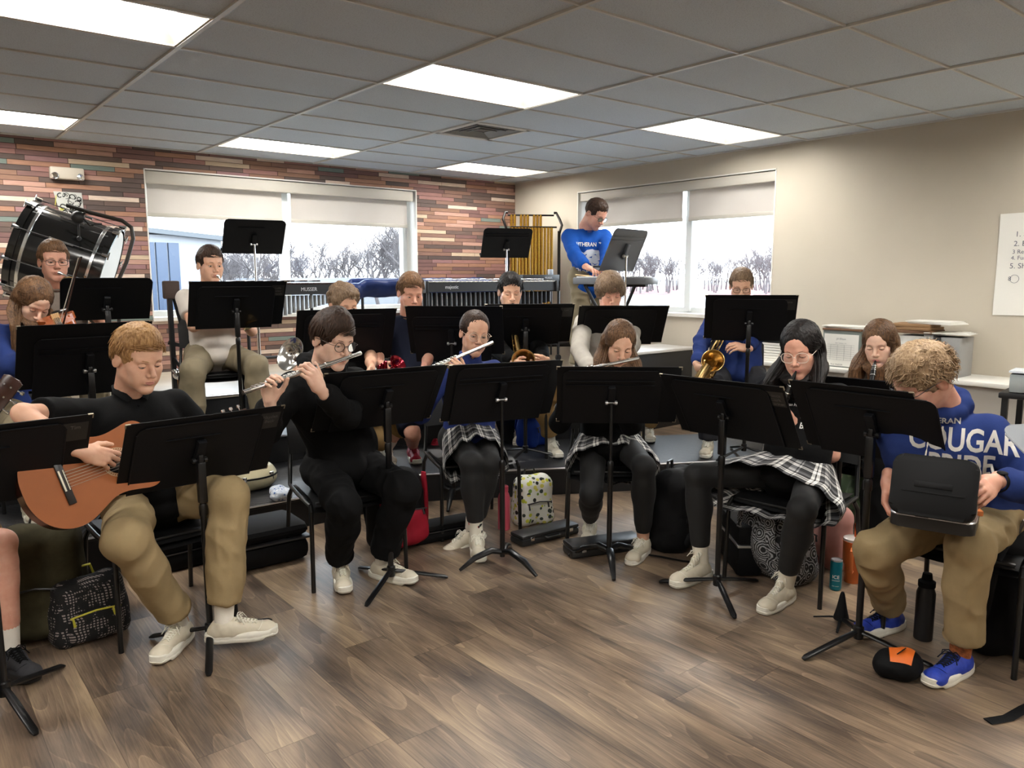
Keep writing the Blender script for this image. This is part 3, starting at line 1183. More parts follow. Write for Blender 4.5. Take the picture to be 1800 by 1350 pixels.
def surface_nets(G, lo, h):
    ins = G < 0
    n = np.array(G.shape)
    c = np.zeros(n - 1, np.int8)
    for dx in (0, 1):
        for dy in (0, 1):
            for dz in (0, 1):
                c += ins[dx:n[0] - 1 + dx, dy:n[1] - 1 + dy, dz:n[2] - 1 + dz]
    act = (c > 0) & (c < 8)
    idx = np.argwhere(act)
    ids = np.full(n - 1, -1, np.int32)
    ids[act] = np.arange(len(idx))
    off = np.array([(a, b, d) for a in (0, 1) for b in (0, 1) for d in (0, 1)])
    V = np.stack([G[idx[:, 0] + o[0], idx[:, 1] + o[1], idx[:, 2] + o[2]] for o in off], 1)
    acc = np.zeros((len(idx), 3))
    cnt = np.zeros(len(idx))
    for a in range(8):
        for b in range(a + 1, 8):
            if np.abs(off[a] - off[b]).sum() != 1: continue
            va, vb = V[:, a], V[:, b]
            m = (va < 0) != (vb < 0)
            t = np.where(m, va / np.where(m, va - vb, 1), 0)
            acc += np.where(m[:, None], off[a] + t[:, None] * (off[b] - off[a]), 0)
            cnt += m
    vert = lo + h * (idx + acc / cnt[:, None])
    quads = []
    for axis in range(3):
        s0 = [slice(1, n[i] - 1) for i in range(3)]
        s1 = list(s0)
        s0[axis] = slice(0, n[axis] - 1)
        s1[axis] = slice(1, n[axis])
        A, B = ins[tuple(s0)], ins[tuple(s1)]
        e = np.argwhere(A != B)
        if not len(e): continue
        base = e.copy()
        for i in range(3):
            if i != axis: base[:, i] += 1
        u, v = [(1, 2), (2, 0), (0, 1)][axis]
        du = np.zeros(3, int); du[u] = 1
        dv = np.zeros(3, int); dv[v] = 1

        def at(q): return ids[q[:, 0], q[:, 1], q[:, 2]]
        q = np.stack([at(base - du - dv), at(base - dv), at(base), at(base - du)], 1)
        flip = ~A[tuple(e.T)]
        q[flip] = q[flip][:, ::-1]
        quads.append(q)
    Q = np.concatenate(quads)
    Q = Q[(Q >= 0).all(1)]
    return vert, Q


def vnormals(V, Q):
    a, b, c, d = (V[Q[:, i]] for i in range(4))
    fn = np.cross(c - a, d - b)
    N = np.zeros_like(V)
    for i in range(4): np.add.at(N, Q[:, i], fn)
    return N / (np.linalg.norm(N, axis=1)[:, None] + 1e-12)


def laplace(V, Q, it=1, f=.5):
    for _ in range(it):
        S = np.zeros_like(V); c = np.zeros(len(V))
        for i in range(4):
            for j in (1, 3):
                np.add.at(S, Q[:, i], V[Q[:, (i + j) % 4]]); np.add.at(c, Q[:, i], 1)
        V = V + f * (S / c[:, None] - V)
    return V


def npmesh(name, V, Q, mi=None):
    me = bpy.data.meshes.new(name)
    me.vertices.add(len(V))
    me.vertices.foreach_set('co', np.ascontiguousarray(V, np.float32).ravel())
    me.loops.add(Q.size)
    me.loops.foreach_set('vertex_index', Q.ravel().astype(np.int32))
    me.polygons.add(len(Q))
    me.polygons.foreach_set('loop_start', (np.arange(len(Q)) * Q.shape[1]).astype(np.int32))
    if mi is not None: me.polygons.foreach_set('material_index', mi.astype(np.int32))
    me.polygons.foreach_set('use_smooth', np.ones(len(Q), bool))
    me.update(calc_edges=True)
    return me


def from_bm(mb):
    """(verts, polys as quads/tris padded) of a builder"""
    bmesh.ops.recalc_face_normals(mb.bm, faces=mb.bm.faces)
    mb.bm.verts.index_update()
    V = np.array([v.co[:] for v in mb.bm.verts])
    F = [[v.index for v in f.verts] for f in mb.bm.faces]
    M = [f.material_index for f in mb.bm.faces]
    return V, F, M


class Soup:
    """joins several surfaces (numpy quads or builders) into one mesh with material slots"""
    def __init__(s):
        s.V, s.F, s.M, s.n = [], [], [], 0

    def add(s, V, F, mi=0):
        s.V.append(np.asarray(V, float))
        s.F += (np.asarray(F) + s.n).tolist() if isinstance(F, np.ndarray) else [[i + s.n for i in f] for f in F]
        s.M += [mi] * len(F) if isinstance(mi, int) else list(mi)
        s.n += len(V)

    def mesh(s, name):
        V = np.concatenate(s.V)
        me = bpy.data.meshes.new(name)
        me.vertices.add(len(V))
        me.vertices.foreach_set('co', V.astype(np.float32).ravel())
        ln = np.array([len(f) for f in s.F], np.int32)
        idx = np.fromiter((i for f in s.F for i in f), np.int32, int(ln.sum()))
        me.loops.add(len(idx))
        me.loops.foreach_set('vertex_index', idx)
        me.polygons.add(len(ln))
        me.polygons.foreach_set('loop_start', np.concatenate([[0], np.cumsum(ln)[:-1]]).astype(np.int32))
        me.polygons.foreach_set('material_index', np.array(s.M, np.int32))
        me.polygons.foreach_set('use_smooth', np.ones(len(ln), bool))
        me.update(calc_edges=True)
        return me


# ------------------------------------------------------------------ heads (local: +Y face, +Z up, +X the head's right)
def head_sdf(fem, h=.0022):
    w = .93 if fem else 1.0
    P = [ell((0, -.014, .034), (.077 * w, .097, .086)),
         ell((0, .026, -.028), (.060 * w, .062, .080), k=.03),
         ell((0, .040, .045), (.058 * w, .046, .044), k=.03),
         cone((-.045 * w, .004, -.058), (-.013, .068, -.102), .020 if not fem else .016, .016, k=.03),
         cone((.045 * w, .004, -.058), (.013, .068, -.102), .020 if not fem else .016, .016, k=.03),
         ell((0, .076, -.101), (.019, .016, .016), k=.02),
         cone((0, -.028, -.05), (0, -.040, -.150), .056 if not fem else .049, .055 if not fem else .047, k=.035)]
    for s in (-1, 1):
        P += [ell((s * .043 * w, .058, -.022), (.022, .022, .020), k=.025),
              ell((s * .034 * w, .062, -.058), (.020, .020, .028), k=.025),
              cone((s * .012, .084, .022), (s * .044 * w, .072, .020), .0095, .008, k=.014)]
    for s in (-1, 1):
        P += [ell((s * .031, .096, .000), (.017, .016, .0105), k=.012, op='-')]
    P += [cone((0, .087, .010), (0, .111, -.030), .0068, .0105, k=.014),
          ell((-.0125, .098, -.036), (.0078, .010, .0068), k=.007), ell((.0125, .098, -.036), (.0078, .010, .0068), k=.007),
          ell((0, .106, -.037), (.006, .008, .005), k=.006),
          ell((-.006, .102, -.0435), (.0034, .005, .0025), k=.003, op='-'), ell((.006, .102, -.0435), (.0034, .005, .0025), k=.003, op='-'),
          ell((0, .084, -.061), (.026, .016, .018), k=.015),
          ell((0, .099, -.0655), (.024, .006, .0016), k=.004, op='-'),
          ell((0, .094, -.083), (.016, .008, .004), k=.010, op='-')]
    for s in (-1, 1):
        a = math.radians(18)
        # ear: flattened shell leaning back, with a bowl
        rot = np.array([[math.cos(.35), -s * math.sin(.35) * 1.0, 0], [s * math.sin(.35), math.cos(.35), 0], [0, 0, 1]])
        c, sn = math.cos(-.25), math.sin(-.25)
        rot = rot @ np.array([[1, 0, 0], [0, c, -sn], [0, sn, c]])
        P += [ell((s * (.079 * w), -.014, -.006), (.0065, .019, .031), rot, k=.006),
              ell((s * (.087 * w), -.010, -.001), (.0055, .011, .019), rot, k=.004, op='-')]
    V, Q = sdf_mesh(P, h)
    return V, Q


HEADS = {}


def eye_bits(fem, lidded, asian=0):
    """eyeballs, lids, lips, brows: returns list of (V, F, slot); slots 1 sclera, 2 iris, 3 lip, 4 hair, 0 skin, 5 dark"""
    out = []

    def add(mb, slot):
        V, F, M = from_bm(mb)
        out.append((V, F, slot))
        mb.bm.free()
    for s in (-1, 1):
        c = Vector((s * .0305, .0745, -.001))
        add(MB().ball(c, .0122, 20, 14), 1)
        look = Vector((0, 1, -.35 * lidded - .05)).normalized()
        add(MB().lathe(c + look * .0113, [(.0058, -.0004), (.0052, .0008), (.0001, .0013)], 16, look), 2)
        add(MB().lathe(c + look * .0121, [(.0024, 0), (.0022, .0006), (.0001, .0008)], 12, look), 5)
        up = math.radians(34 - 50 * lidded)
        lo = math.radians(-24)

        def lid(e0, e1, r0, slot, flip=False):
            mb = MB()

            def f(u, v):
                az = (u - .5) * math.radians(165)
                k = math.cos(az * .98) ** .6 if abs(az) < 1.5 else 0
                e = (e0 * k + math.radians(-3) * (1 - k)) * (1 - v) + e1 * v
                q = Vector((math.sin(az) * math.cos(e), math.cos(az) * math.cos(e), math.sin(e)))
                return c + Vector((q.x * r0 * 1.13, q.y * r0, q.z * r0))
            mb.grid(f, 18, 7)
            add(mb, slot)
        lid(up, math.radians(86), .0136, 0)
        lid(lo, math.radians(-86), .0135, 0)
        # lashes
        mb = MB()
        pts = []
        for i in range(13):
            az = (i / 12 - .5) * math.radians(150)
            k = math.cos(az * .98) ** .6
            e = up * k + math.radians(-3) * (1 - k)
            pts.append(c + Vector((math.sin(az) * math.cos(e) * 1.13, math.cos(az) * math.cos(e), math.sin(e))) * .0140)
        mb.tube(pts, [.0004] + [.0009 if fem else .0007] * 11 + [.0004], 5)
        add(mb, 5)
        mb = MB()
        pts = [Vector((s * x, y, z)) for x, y, z in ((.012, .0935, .0185), (.022, .0925, .0225), (.034, .087, .0240), (.044, .0775, .0215), (.0505, .0675, .0165))]
        mb.tube(pts, [.0022, .0030, .0028, .0022, .0006] if not fem else [.0015, .0020, .0018, .0013, .0004], 8, flat=.55)
        add(mb, 4)
    mb = MB()
    mb.tube([(-.0225, .0905, -.0655), (-.012, .0985, -.0632), (-.004, .1015, -.0618), (0, .1012, -.0626), (.004, .1015, -.0618), (.012, .0985, -.0632), (.0225, .0905, -.0655)],
            [.0008, .0026, .0034, .0031, .0034, .0026, .0008], 8, flat=.9)
    add(mb, 3)
    mb = MB()
    mb.tube([(-.0215, .0900, -.0662), (-.011, .0975, -.0695), (0, .1000, -.0708), (.011, .0975, -.0695), (.0215, .0900, -.0662)],
            [.0008, .0036, .0044, .0036, .0008], 8, flat=.9)
    add(mb, 3)
    return out


def head_parts(fem, lidded):
    if ('h', fem) not in HEADS: HEADS[('h', fem)] = head_sdf(fem)
    if ('e', fem, lidded) not in HEADS: HEADS[('e', fem, lidded)] = eye_bits(fem, lidded)
    V, Q = HEADS[('h', fem)]
    return [(V, Q, 0)] + HEADS[('e', fem, lidded)]


# ------------------------------------------------------------------ hands (local: +Y fingers, +Z back of the hand, +X thumb side = a left hand)
HANDS = {}


def hand_mesh(curl, spread=1.0, thumb=(.5, .3), h=.0021):
    """curl: four (a,b,c) joint angles in degrees for index..little; thumb: (opposition 0..1, bend 0..1)"""
    key = (tuple(curl), spread, thumb)
    if key in HANDS: return HANDS[key]
    mcp = [(.0275, .086, .001), (.0095, .091, .003), (-.0095, .087, .002), (-.0265, .079, -.002)]
    ln = [(.041, .025, .020), (.045, .029, .021), (.042, .027, .021), (.033, .021, .019)]
    rad = [(.0098, .0086, .0076), (.0100, .0088, .0077), (.0095, .0083, .0073), (.0086, .0074, .0066)]
    P = [cone((.014, .010, 0), (.022, .075, -.001), .0165, .0135, k=.014), cone((-.012, .010, 0), (-.020, .068, -.002), .0155, .0125, k=.014),
         cone((0, .005, 0), (0, .080, .001), .018, .0135, k=.014), cone((0, -.030, 0), (0, .012, 0), .0235, .022, k=.015),
         cone((.020, .020, -.010), (.026, .050, -.010), .0155, .012, k=.014), cone((-.022, .02, -.008), (-.022, .055, -.007), .013, .011, k=.012)]
    for i in range(4):
        p = np.array(mcp[i])
        sp_ = math.radians((9, 2, -4, -11)[i] * spread)
        a = 0
        P.append(cone(p - np.array((0, .03, 0)), p, .0095, rad[i][0], k=.008))
        for j in range(3):
            a += math.radians(curl[i][j])
            d = np.array((math.sin(sp_) * math.cos(a), math.cos(sp_) * math.cos(a), -math.sin(a)))
            q = p + d * ln[i][j]
            P.append(cone(p, q, rad[i][j], rad[i][j] * .9 if j < 2 else rad[i][j] * .78, k=.0035))
            p = q
    o, b = thumb
    p = np.array((.022, .018, -.008))
    d1 = unit((.78 - .5 * o, .58, -.25 - .6 * o))
    q = p + d1 * .043
    P.append(cone(p, q, .0155, .0115, k=.012))
    d2 = unit(d1 + np.array((-.55 * b - .2 * o, .55, -.15)))
    r = q + d2 * .033
    P.append(cone(q, r, .0112, .0100, k=.004))
    d3 = unit(d2 + np.array((-.6 * b, .2, -.1 * b)))
    P.append(cone(r, r + d3 * .026, .0100, .0078, k=.004))
    HANDS[key] = sdf_mesh(P, h)
    return HANDS[key]


RELAX = ((25, 30, 20), (30, 35, 22), (34, 38, 24), (38, 40, 26))
GRIP = ((45, 62, 35), (52, 66, 38), (56, 68, 40), (58, 68, 40))
KEYS = ((38, 42, 22), (36, 46, 24), (34, 44, 24), (30, 38, 22))
FLAT = ((8, 12, 8), (8, 12, 8), (10, 14, 8), (12, 16, 10))


# ------------------------------------------------------------------ shoes (local: ankle above origin, toes +Y, sole at z=0)
SHOES = {}


def shoe_mesh(kind, h=.0032):
    if kind in SHOES: return SHOES[kind]
    hi = kind == 'high'
    top = .118 if hi else .078
    P = [cone((0, -.045, .050), (0, .02, .052), .033, .034, k=.02), cone((0, .02, .046), (.004, .145, .036), .035, .026, k=.03),
         ell((.003, .148, .034), (.040, .044, .027), k=.03), ell((0, -.042, .036), (.032, .040, .034), k=.02),
         cone((0, .00, .055), (0, .085, .050), .032, .020, k=.03),
         cone((0, -.018, .05), (0, -.022, top), .036, .035, k=.02),
         ell((0, -.020, top + .018), (.030, .038, .022), k=.008, op='-'),
         ell((0, .05, -.06), (.3, .4, .080), k=.004, op='-')]
    up = sdf_mesh(P, h)
    tongue = sdf_mesh([cone((0, -.001, top + .008), (0, .030, top * .80 + .010), .017, .020, k=.01), cone((0, .03, top * .78), (0, .09, .058), .018, .014, k=.01)], h)
    up = (np.concatenate([up[0], tongue[0]]), np.concatenate([up[1], tongue[1] + len(up[0])]))
    bv = BVHTree.FromPolygons(up[0].tolist(), up[1].tolist())

    def on(x, y, dz=.0015):
        hit = bv.ray_cast(Vector((x, y, .3)), Vector((0, 0, -1)))
        return (x, y, (hit[0].z if hit[0] is not None else .05) + dz)
    mb = MB()
    out = []
    thick = {'run': .036, 'cloud': .036, 'flat': .028, 'high': .036, 'court': .030}[kind]
    for i in range(48):
        t = 2 * PI * i / 48
        y = .050 + .146 * math.sin(t)
        w = (.041 + .009 * (.5 + .5 * math.sin(t))) * abs(math.cos(t)) ** .55 * (1 if math.cos(t) > 0 else -1)
        w *= 1 - .12 * math.exp(-((y - .03) / .035) ** 2)
        out.append((w, y))
    rings = []
    for f, z in ((.90, 0), (.99, .006), (1.01, thick * .45), (.985, thick * .5), (1.0, thick * .62), (.985, thick), (.90, thick + .003)):
        rings.append([mb._v((x * f, .05 + (y - .05) * (.5 + .5 * f), z + (.010 if kind in ('run', 'cloud') and y > .14 and z < .01 else 0) + (.008 * max(0, (y - .10) / .1) if z > .01 and kind in ('run', 'cloud') else 0) +
                              (.004 * math.sin(y * 190) if kind == 'cloud' and thick * .3 < z < thick * .55 else 0))) for x, y in out])
    for A, B in zip(rings, rings[1:]):
        for k in range(48): mb._f([A[k], A[(k + 1) % 48], B[(k + 1) % 48], B[k]])
    mb._f(list(reversed(rings[0]))); mb._f(rings[-1])
    sole = from_bm(mb)
    mb.bm.free()
    mb = MB()
    ys = [(.034 + .0135 * k) for k in range(6)] if not hi else [(.012 + .0145 * k) for k in range(7)]
    for k, y in enumerate(ys):
        hw = .020 - .001 * k
        mb.tube([on(-hw, y - .003), on(-.010, y + .001, .003), on(0, y + .004, .004), on(.010, y + .007, .003), on(hw, y + .010)], .0026, 6)
        mb.tube([on(hw, y - .003), on(.010, y + .001, .004), on(0, y + .004, .0055), on(-.010, y + .007, .004), on(-hw, y + .010)], .0026, 6)
    y = ys[0]
    for s in (-1, 1):
        p0 = Vector(on(0, y, .006))
        mb.tube([p0, p0 + Vector((s * .014, .004, .011)), p0 + Vector((s * .034, .010, .004)), p0 + Vector((s * .032, .020, -.012)), p0 + Vector((s * .010, .008, .002))], .0023, 6)
        mb.tube([p0, p0 + Vector((s * .020, .020, .008)), p0 + Vector((s * .038, .034, -.022))], .0022, 6)
    # stitched eyestay and toe seams
    for s in (-1, 1):
        mb.tube([on(s * (.024 - .0016 * k), ys[0] - .006 + .014 * k, .0006) for k in range(len(ys))], .0012, 5)
    mb.tube([on(.034 * math.cos(a), .118 + .012 * math.sin(a) * 1.5, .0004) for a in [PI * k / 10 for k in range(11)]], .0010, 5)
    laces = from_bm(mb)
    mb.bm.free()
    SHOES[kind] = (up, sole, laces)
    return SHOES[kind]


def Tm(V, o, X, Y, Z, sc=1.0):
    return np.asarray(o) + sc * (V[:, :1] * np.asarray(X) + V[:, 1:2] * np.asarray(Y) + V[:, 2:3] * np.asarray(Z))


# ------------------------------------------------------------------ hair
def scalp_r(d):
    """radius of the scalp along direction d from (0,-.012,.032)"""
    r = np.array((.0785, .0985, .0885))
    return 1 / np.sqrt(((d / r) ** 2).sum(-1))


SC0 = np.array((0, -.013, .034))


def hair_build(style, rnd, fem):
    """returns list of (V, F) in head space"""
    S = style
    thick = S.get('thick', .012)
    P = [ell(SC0 + (0, -.004, .004 + thick * .3), (.079 + thick, .097 + thick, .087 + thick * 1.2), k=.01)]
    if S.get('top'):
        P.append(ell(SC0 + (S.get('topx', 0), .022, .052), (.062, .070, .030 + S['top']), k=.03))
    if S.get('long'):
        L = S['long']
        for s in (-1, 1):
            P += [cone((s * .070, -.030, .01), (s * .074, -.040, -.10), .030, .030, k=.03), cone((s * .074, -.040, -.10), (s * .070, -.035, -.10 - L), .030, .018, k=.03)]
        P += [cone((0, -.075, .0), (0, -.085, -.10), .045, .045, k=.03), cone((0, -.085, -.10), (0, -.085, -.10 - L * .9), .045, .03, k=.04)]
    if S.get('bun'): P.append(ell((0, -.125, .02), (.036, .034, .034), k=.01))
    if S.get('mop'):
        for k in range(44):
            a = rnd.uniform(0, 2 * PI); e = rnd.uniform(-.35, 1.3)
            d = np.array((math.cos(a) * math.cos(e), math.sin(a) * math.cos(e), math.sin(e)))
            if d[1] > .55 and e < .45: continue
            P.append(ell(SC0 + d * (scalp_r(d) + .010), rnd.uniform(.014, .022), k=.012))
    hl = S.get('hairline', .066)
    # open the face and ears
    P += [ell((0, .150, hl - .108), (.075, .125, .112), k=.010, op='-'), ell((0, .09, hl - .15), (.052, .06, .10), k=.012, op='-')]
    if not S.get('long'):
        P += [ell((0, .03, -.145), (.2, .28, S.get('under', .118)), k=.012, op='-')]
        for s in (-1, 1): P.append(ell((s * .094, .005, -.016), (.022, .030, .046), k=.010, op='-'))
    elif S.get('ears'):
        for s in (-1, 1): P.append(ell((s * .098, .010, -.012), (.030, .034, .040), k=.010, op='-'))
    if S.get('long'):
        P.append(ell((0, .12, -.17), (.062, .15, .16), k=.015, op='-'))
    V, Q = sdf_mesh(P, .0038)
    N = vnormals(V, Q)
    # streaks following the fall of the hair
    V = V + N * (.0022 * vnoise(V * np.array((190, 190, 38)) + 7, 3) + .002 * vnoise(V * 55, 5))[:, None]
    out = [(V, Q)]
    # tapered locks over the cap
    mb = MB()
    part = S.get('part', None)
    n = S.get('n', 420)
    L0 = S.get('len', .05)
    wave = S.get('wave', .0)
    fr = S.get('fringe', 0)
    for k in range(n):
        a = rnd.uniform(0, 2 * PI)
        e = math.asin(rnd.uniform(-.25, 1))
        d = np.array((math.cos(a) * math.cos(e), math.sin(a) * math.cos(e), math.sin(e)))
        p = SC0 + d * (scalp_r(d) + thick * .9)
        if part is not None:
            side = 1 if d[0] > part else -1
            fl = np.array((side * 1.0, -.75 if d[1] > .2 else -.25, -.6))
        elif fr:
            fl = np.array((S.get('sweep', .3), .95, -.1)) if d[1] > -.5 else np.array((.1, -.5, -1))
            if abs(d[0]) > .75: fl = np.array((0, -.15, -1.0))
        else:
            fl = np.array((d[0] * .8, -.5, -.75))
        if S.get('bun'): fl = np.array((-d[0], -1.0, -.1))
        L = L0 * rnd.uniform(.6, 1.15)
        pts = []
        ph = rnd.uniform(0, 6.28)
        cur = p.copy()
        ns = 6 if L < .1 else 12
        step = L / ns
        lift = S.get('lift', 0) * rnd.uniform(.3, 1)
        for j in range(ns + 1):
            t = j / ns
            q = cur - SC0
            dd = q / np.linalg.norm(q)
            base = scalp_r(dd) + thick * 1.02 + lift * t
            if cur[2] > -.03 or not S.get('long'):
                cur = SC0 + dd * max(base, 0)
            w = wave * math.sin(ph + t * 9) * (.4 + t)
            tang = np.cross(dd, unit(fl))
            pts.append(cur + tang * w + dd * w * .4)
            f2 = fl - dd * (fl @ dd)
            if S.get('long') and cur[2] < .01:
                f2 = np.array((d[0] * .06 * (1 if d[0] > 0 else 1), -.05, -1.0))
            cur = cur + unit(f2) * step
        # keep the face clear unless it is a fringe
        zmin = hl - (.022 if not (S.get('long') or S.get('bun')) else -.006) - (fr if abs(pts[-1][0]) < .06 else 0)
        ok = []
        for q in pts:
            if q[1] > .045 and abs(q[0]) < (.066 if not S.get('long') else .058) and q[2] < zmin: break
            if q[1] > .02 and abs(q[0]) < .058 and q[2] < -.02: break
            if not S.get('long') and q[2] < S.get('low', -.045) + (.06 if q[1] > -.02 else 0): break
            ok.append(q)
        if len(ok) < 3: continue
        r0 = S.get('r', .0036) * rnd.uniform(.6, 1.2)
        m = len(ok) - 1
        mb.tube(ok, [r0 * (.5 + .8 * math.sin(PI * min(1, (j + .6) / (m + 1.0)))) * (1 - .75 * j / m) for j in range(m + 1)], 5, cap=False, flat=.6)
    v, f, _ = from_bm(mb)
    mb.bm.free()
    out.append((v, f))
    return out


def hair_mat(name, dark, light):
    if name in MATS: return MATS[name]
    m = bpy.data.materials.new(name)
    n = NT(m)
    t = n.n('TexCoord')
    s = n.n('Mapping')
    s.inputs['Scale'].default_value = (1, 1, .22)
    n.l(t.outputs['Object'], s.inputs[0])
    f = n.noise(s.outputs[0], 150, 4, .7)
    f2 = n.noise(t.outputs['Object'], 14, 2)
    g = n.math('ADD', n.math('MULTIPLY', f, .75), n.math('MULTIPLY', f2, .25))
    n.l(n.ramp(g, [(.36, dark), (.64, light)]), n.b.inputs['Base Color'])
    n.b.inputs['Roughness'].default_value = .5
    n.b.inputs['Specular IOR Level'].default_value = .22
    n.bump(f, .5, .003)
    MATS[name] = m
    return m
# ------------------------------------------------------------------ people
UP = np.array((0, 0, 1.0))
M_sclera = mat('eye_white', rgb(225, 218, 212), .3)
M_iris = {'brown': mat('iris_brown', rgb(70, 45, 30), .25), 'blue': mat('iris_blue', rgb(88, 110, 130), .25)}
M_dark = mat('lash_dark', rgb(28, 20, 18), .6)


def skin_mat(name, c):
    if name in MATS: return MATS[name]
    m = bpy.data.materials.new(name)
    n = NT(m)
    t = n.n('TexCoord')
    f = n.noise(t.outputs['Object'], 22, 3, .6)
    r, g, b = c
    n.l(n.ramp(f, [(.3, rgb(r - 8, g - 14, b - 14)), (.7, rgb(min(255, r + 5), min(255, g + 5), min(255, b + 4)))]), n.b.inputs['Base Color'])
    n.b.inputs['Roughness'].default_value = .48
    n.b.inputs['Subsurface Weight'].default_value = .12
    n.b.inputs['Subsurface Radius'].default_value = (.9, .35, .2)
    n.b.inputs['Subsurface Scale'].default_value = .006
    n.b.inputs['Specular IOR Level'].default_value = .35
    n.bump(n.noise(t.outputs['Object'], 420, 2), .12, .0008)
    MATS[name] = m
    return m


def cloth(name, c, rough=.85, var=.12, bump=.35, bscale=260, sheen=.0):
    return mat(name, rgb(*c), rough, var=var, vscale=7, bump=bump, bscale=bscale, bdist=.0012, sheen=sheen, spec=.2)


def plaid_mat():
    m = bpy.data.materials.new('black_white_plaid')
    n = NT(m)
    uv = n.n('UVMap')
    s = n.n('SeparateXYZ')
    n.l(uv.outputs[0], s.inputs[0])

    def bands(c):
        f = n.math('FRACT', n.math('MULTIPLY', c, 1 / .105))
        return n.ramp(f, [(0, (0, 0, 0)), (.16, (.5, .5, .5)), (.20, (0, 0, 0)), (.24, (.5, .5, .5)), (.40, (0, 0, 0)), (.56, (1, 1, 1)), (.66, (0, 0, 0)), (.70, (1, 1, 1)), (.80, (0, 0, 0))], 'CONSTANT')
    a = bands(s.outputs['X'])
    b = bands(s.outputs['Y'])
    ad = n.n('Mix', data_type='RGBA', blend_type='ADD')
    ad.inputs[0].default_value = 1
    n.l(a, ad.inputs[6]); n.l(b, ad.inputs[7])
    tone = n.math('MULTIPLY', ad.outputs[2], .5)
    n.l(n.ramp(tone, [(0, rgb(22, 22, 24)), (.30, rgb(96, 96, 98)), (.52, rgb(170, 168, 164)), (.9, rgb(236, 234, 228))], 'LINEAR'), n.b.inputs['Base Color'])
    n.b.inputs['Roughness'].default_value = .8
    return m


M_plaid = plaid_mat()
M_khaki = cloth('khaki_cotton', (150, 130, 96))
M_khaki2 = cloth('olive_khaki_cotton', (128, 117, 95))
M_khaki3 = cloth('brown_khaki_cotton', (150, 122, 80))
M_blackc = cloth('black_cloth', (9, 9, 10), .9, .2)
M_leg = mat('black_leggings', (.0035, .0035, .0038), .75, sheen=.02)
M_blue = cloth('royal_blue_fleece', (36, 52, 104), .95, .10, .5, 180)
M_blue2 = cloth('blue_pullover', (36, 50, 104), .75, .10)
M_bluebr = cloth('bright_blue_sweatshirt', (24, 76, 158), .95, .08, .5, 180)
M_navy = cloth('navy_cloth', (22, 26, 42), .9)
M_greysw = cloth('heather_grey_sweatshirt', (172, 166, 156), .95, .12)
M_greytee = cloth('grey_tee', (128, 118, 108), .9)
M_whitep = cloth('off_white_polo', (206, 198, 188), .9, .05)
M_char = cloth('charcoal_trousers', (44, 44, 48), .85)
M_sock = cloth('white_sock', (226, 220, 208), .95, .05, .6, 120)
M_shoew = mat('white_leather', rgb(206, 197, 176), .5, var=.06, vscale=12)
M_solew = mat('white_rubber', rgb(226, 222, 208), .55, var=.08, vscale=20)
M_lacew = mat('cream_laces', rgb(232, 228, 214), .8)
M_gold = mat('gold_plate', rgb(206, 160, 70), .25, 1.0)
M_lens2 = M_glass


def ik(a, b, l1, l2, hint):
    a, b = np.asarray(a, float), np.asarray(b, float)
    d = b - a
    D = np.linalg.norm(d)
    s = max(1.0, D / ((l1 + l2) * .992))
    l1, l2 = l1 * s, l2 * s
    x = (l1 * l1 - l2 * l2 + D * D) / (2 * D)
    y = math.sqrt(max(l1 * l1 - x * x, 0))
    u = d / D
    h = np.asarray(hint, float)
    h = unit(h - u * (h @ u))
    return a + u * x + h * y


def angdir(deg): return np.array((math.cos(R(deg)), math.sin(R(deg)), 0.0))


def fold(V, Q, amp, f=11, stretch=(1, 1, 1), seed=0):
    """cloth folds: ridged noise along the normals"""
    N = vnormals(V, Q)
    P = V * np.array(stretch)
    w = vnoise(P * f * .45 + 13, seed + 2)[:, None] * .9
    n1 = 1 - 2 * np.abs(vnoise(P * f + w, seed))
    n2 = 1 - 2 * np.abs(vnoise(P * f * 2.3 + w * 1.5 + 5, seed + 1))
    return V + N * (amp * (.75 * n1 + .35 * n2))[:, None]


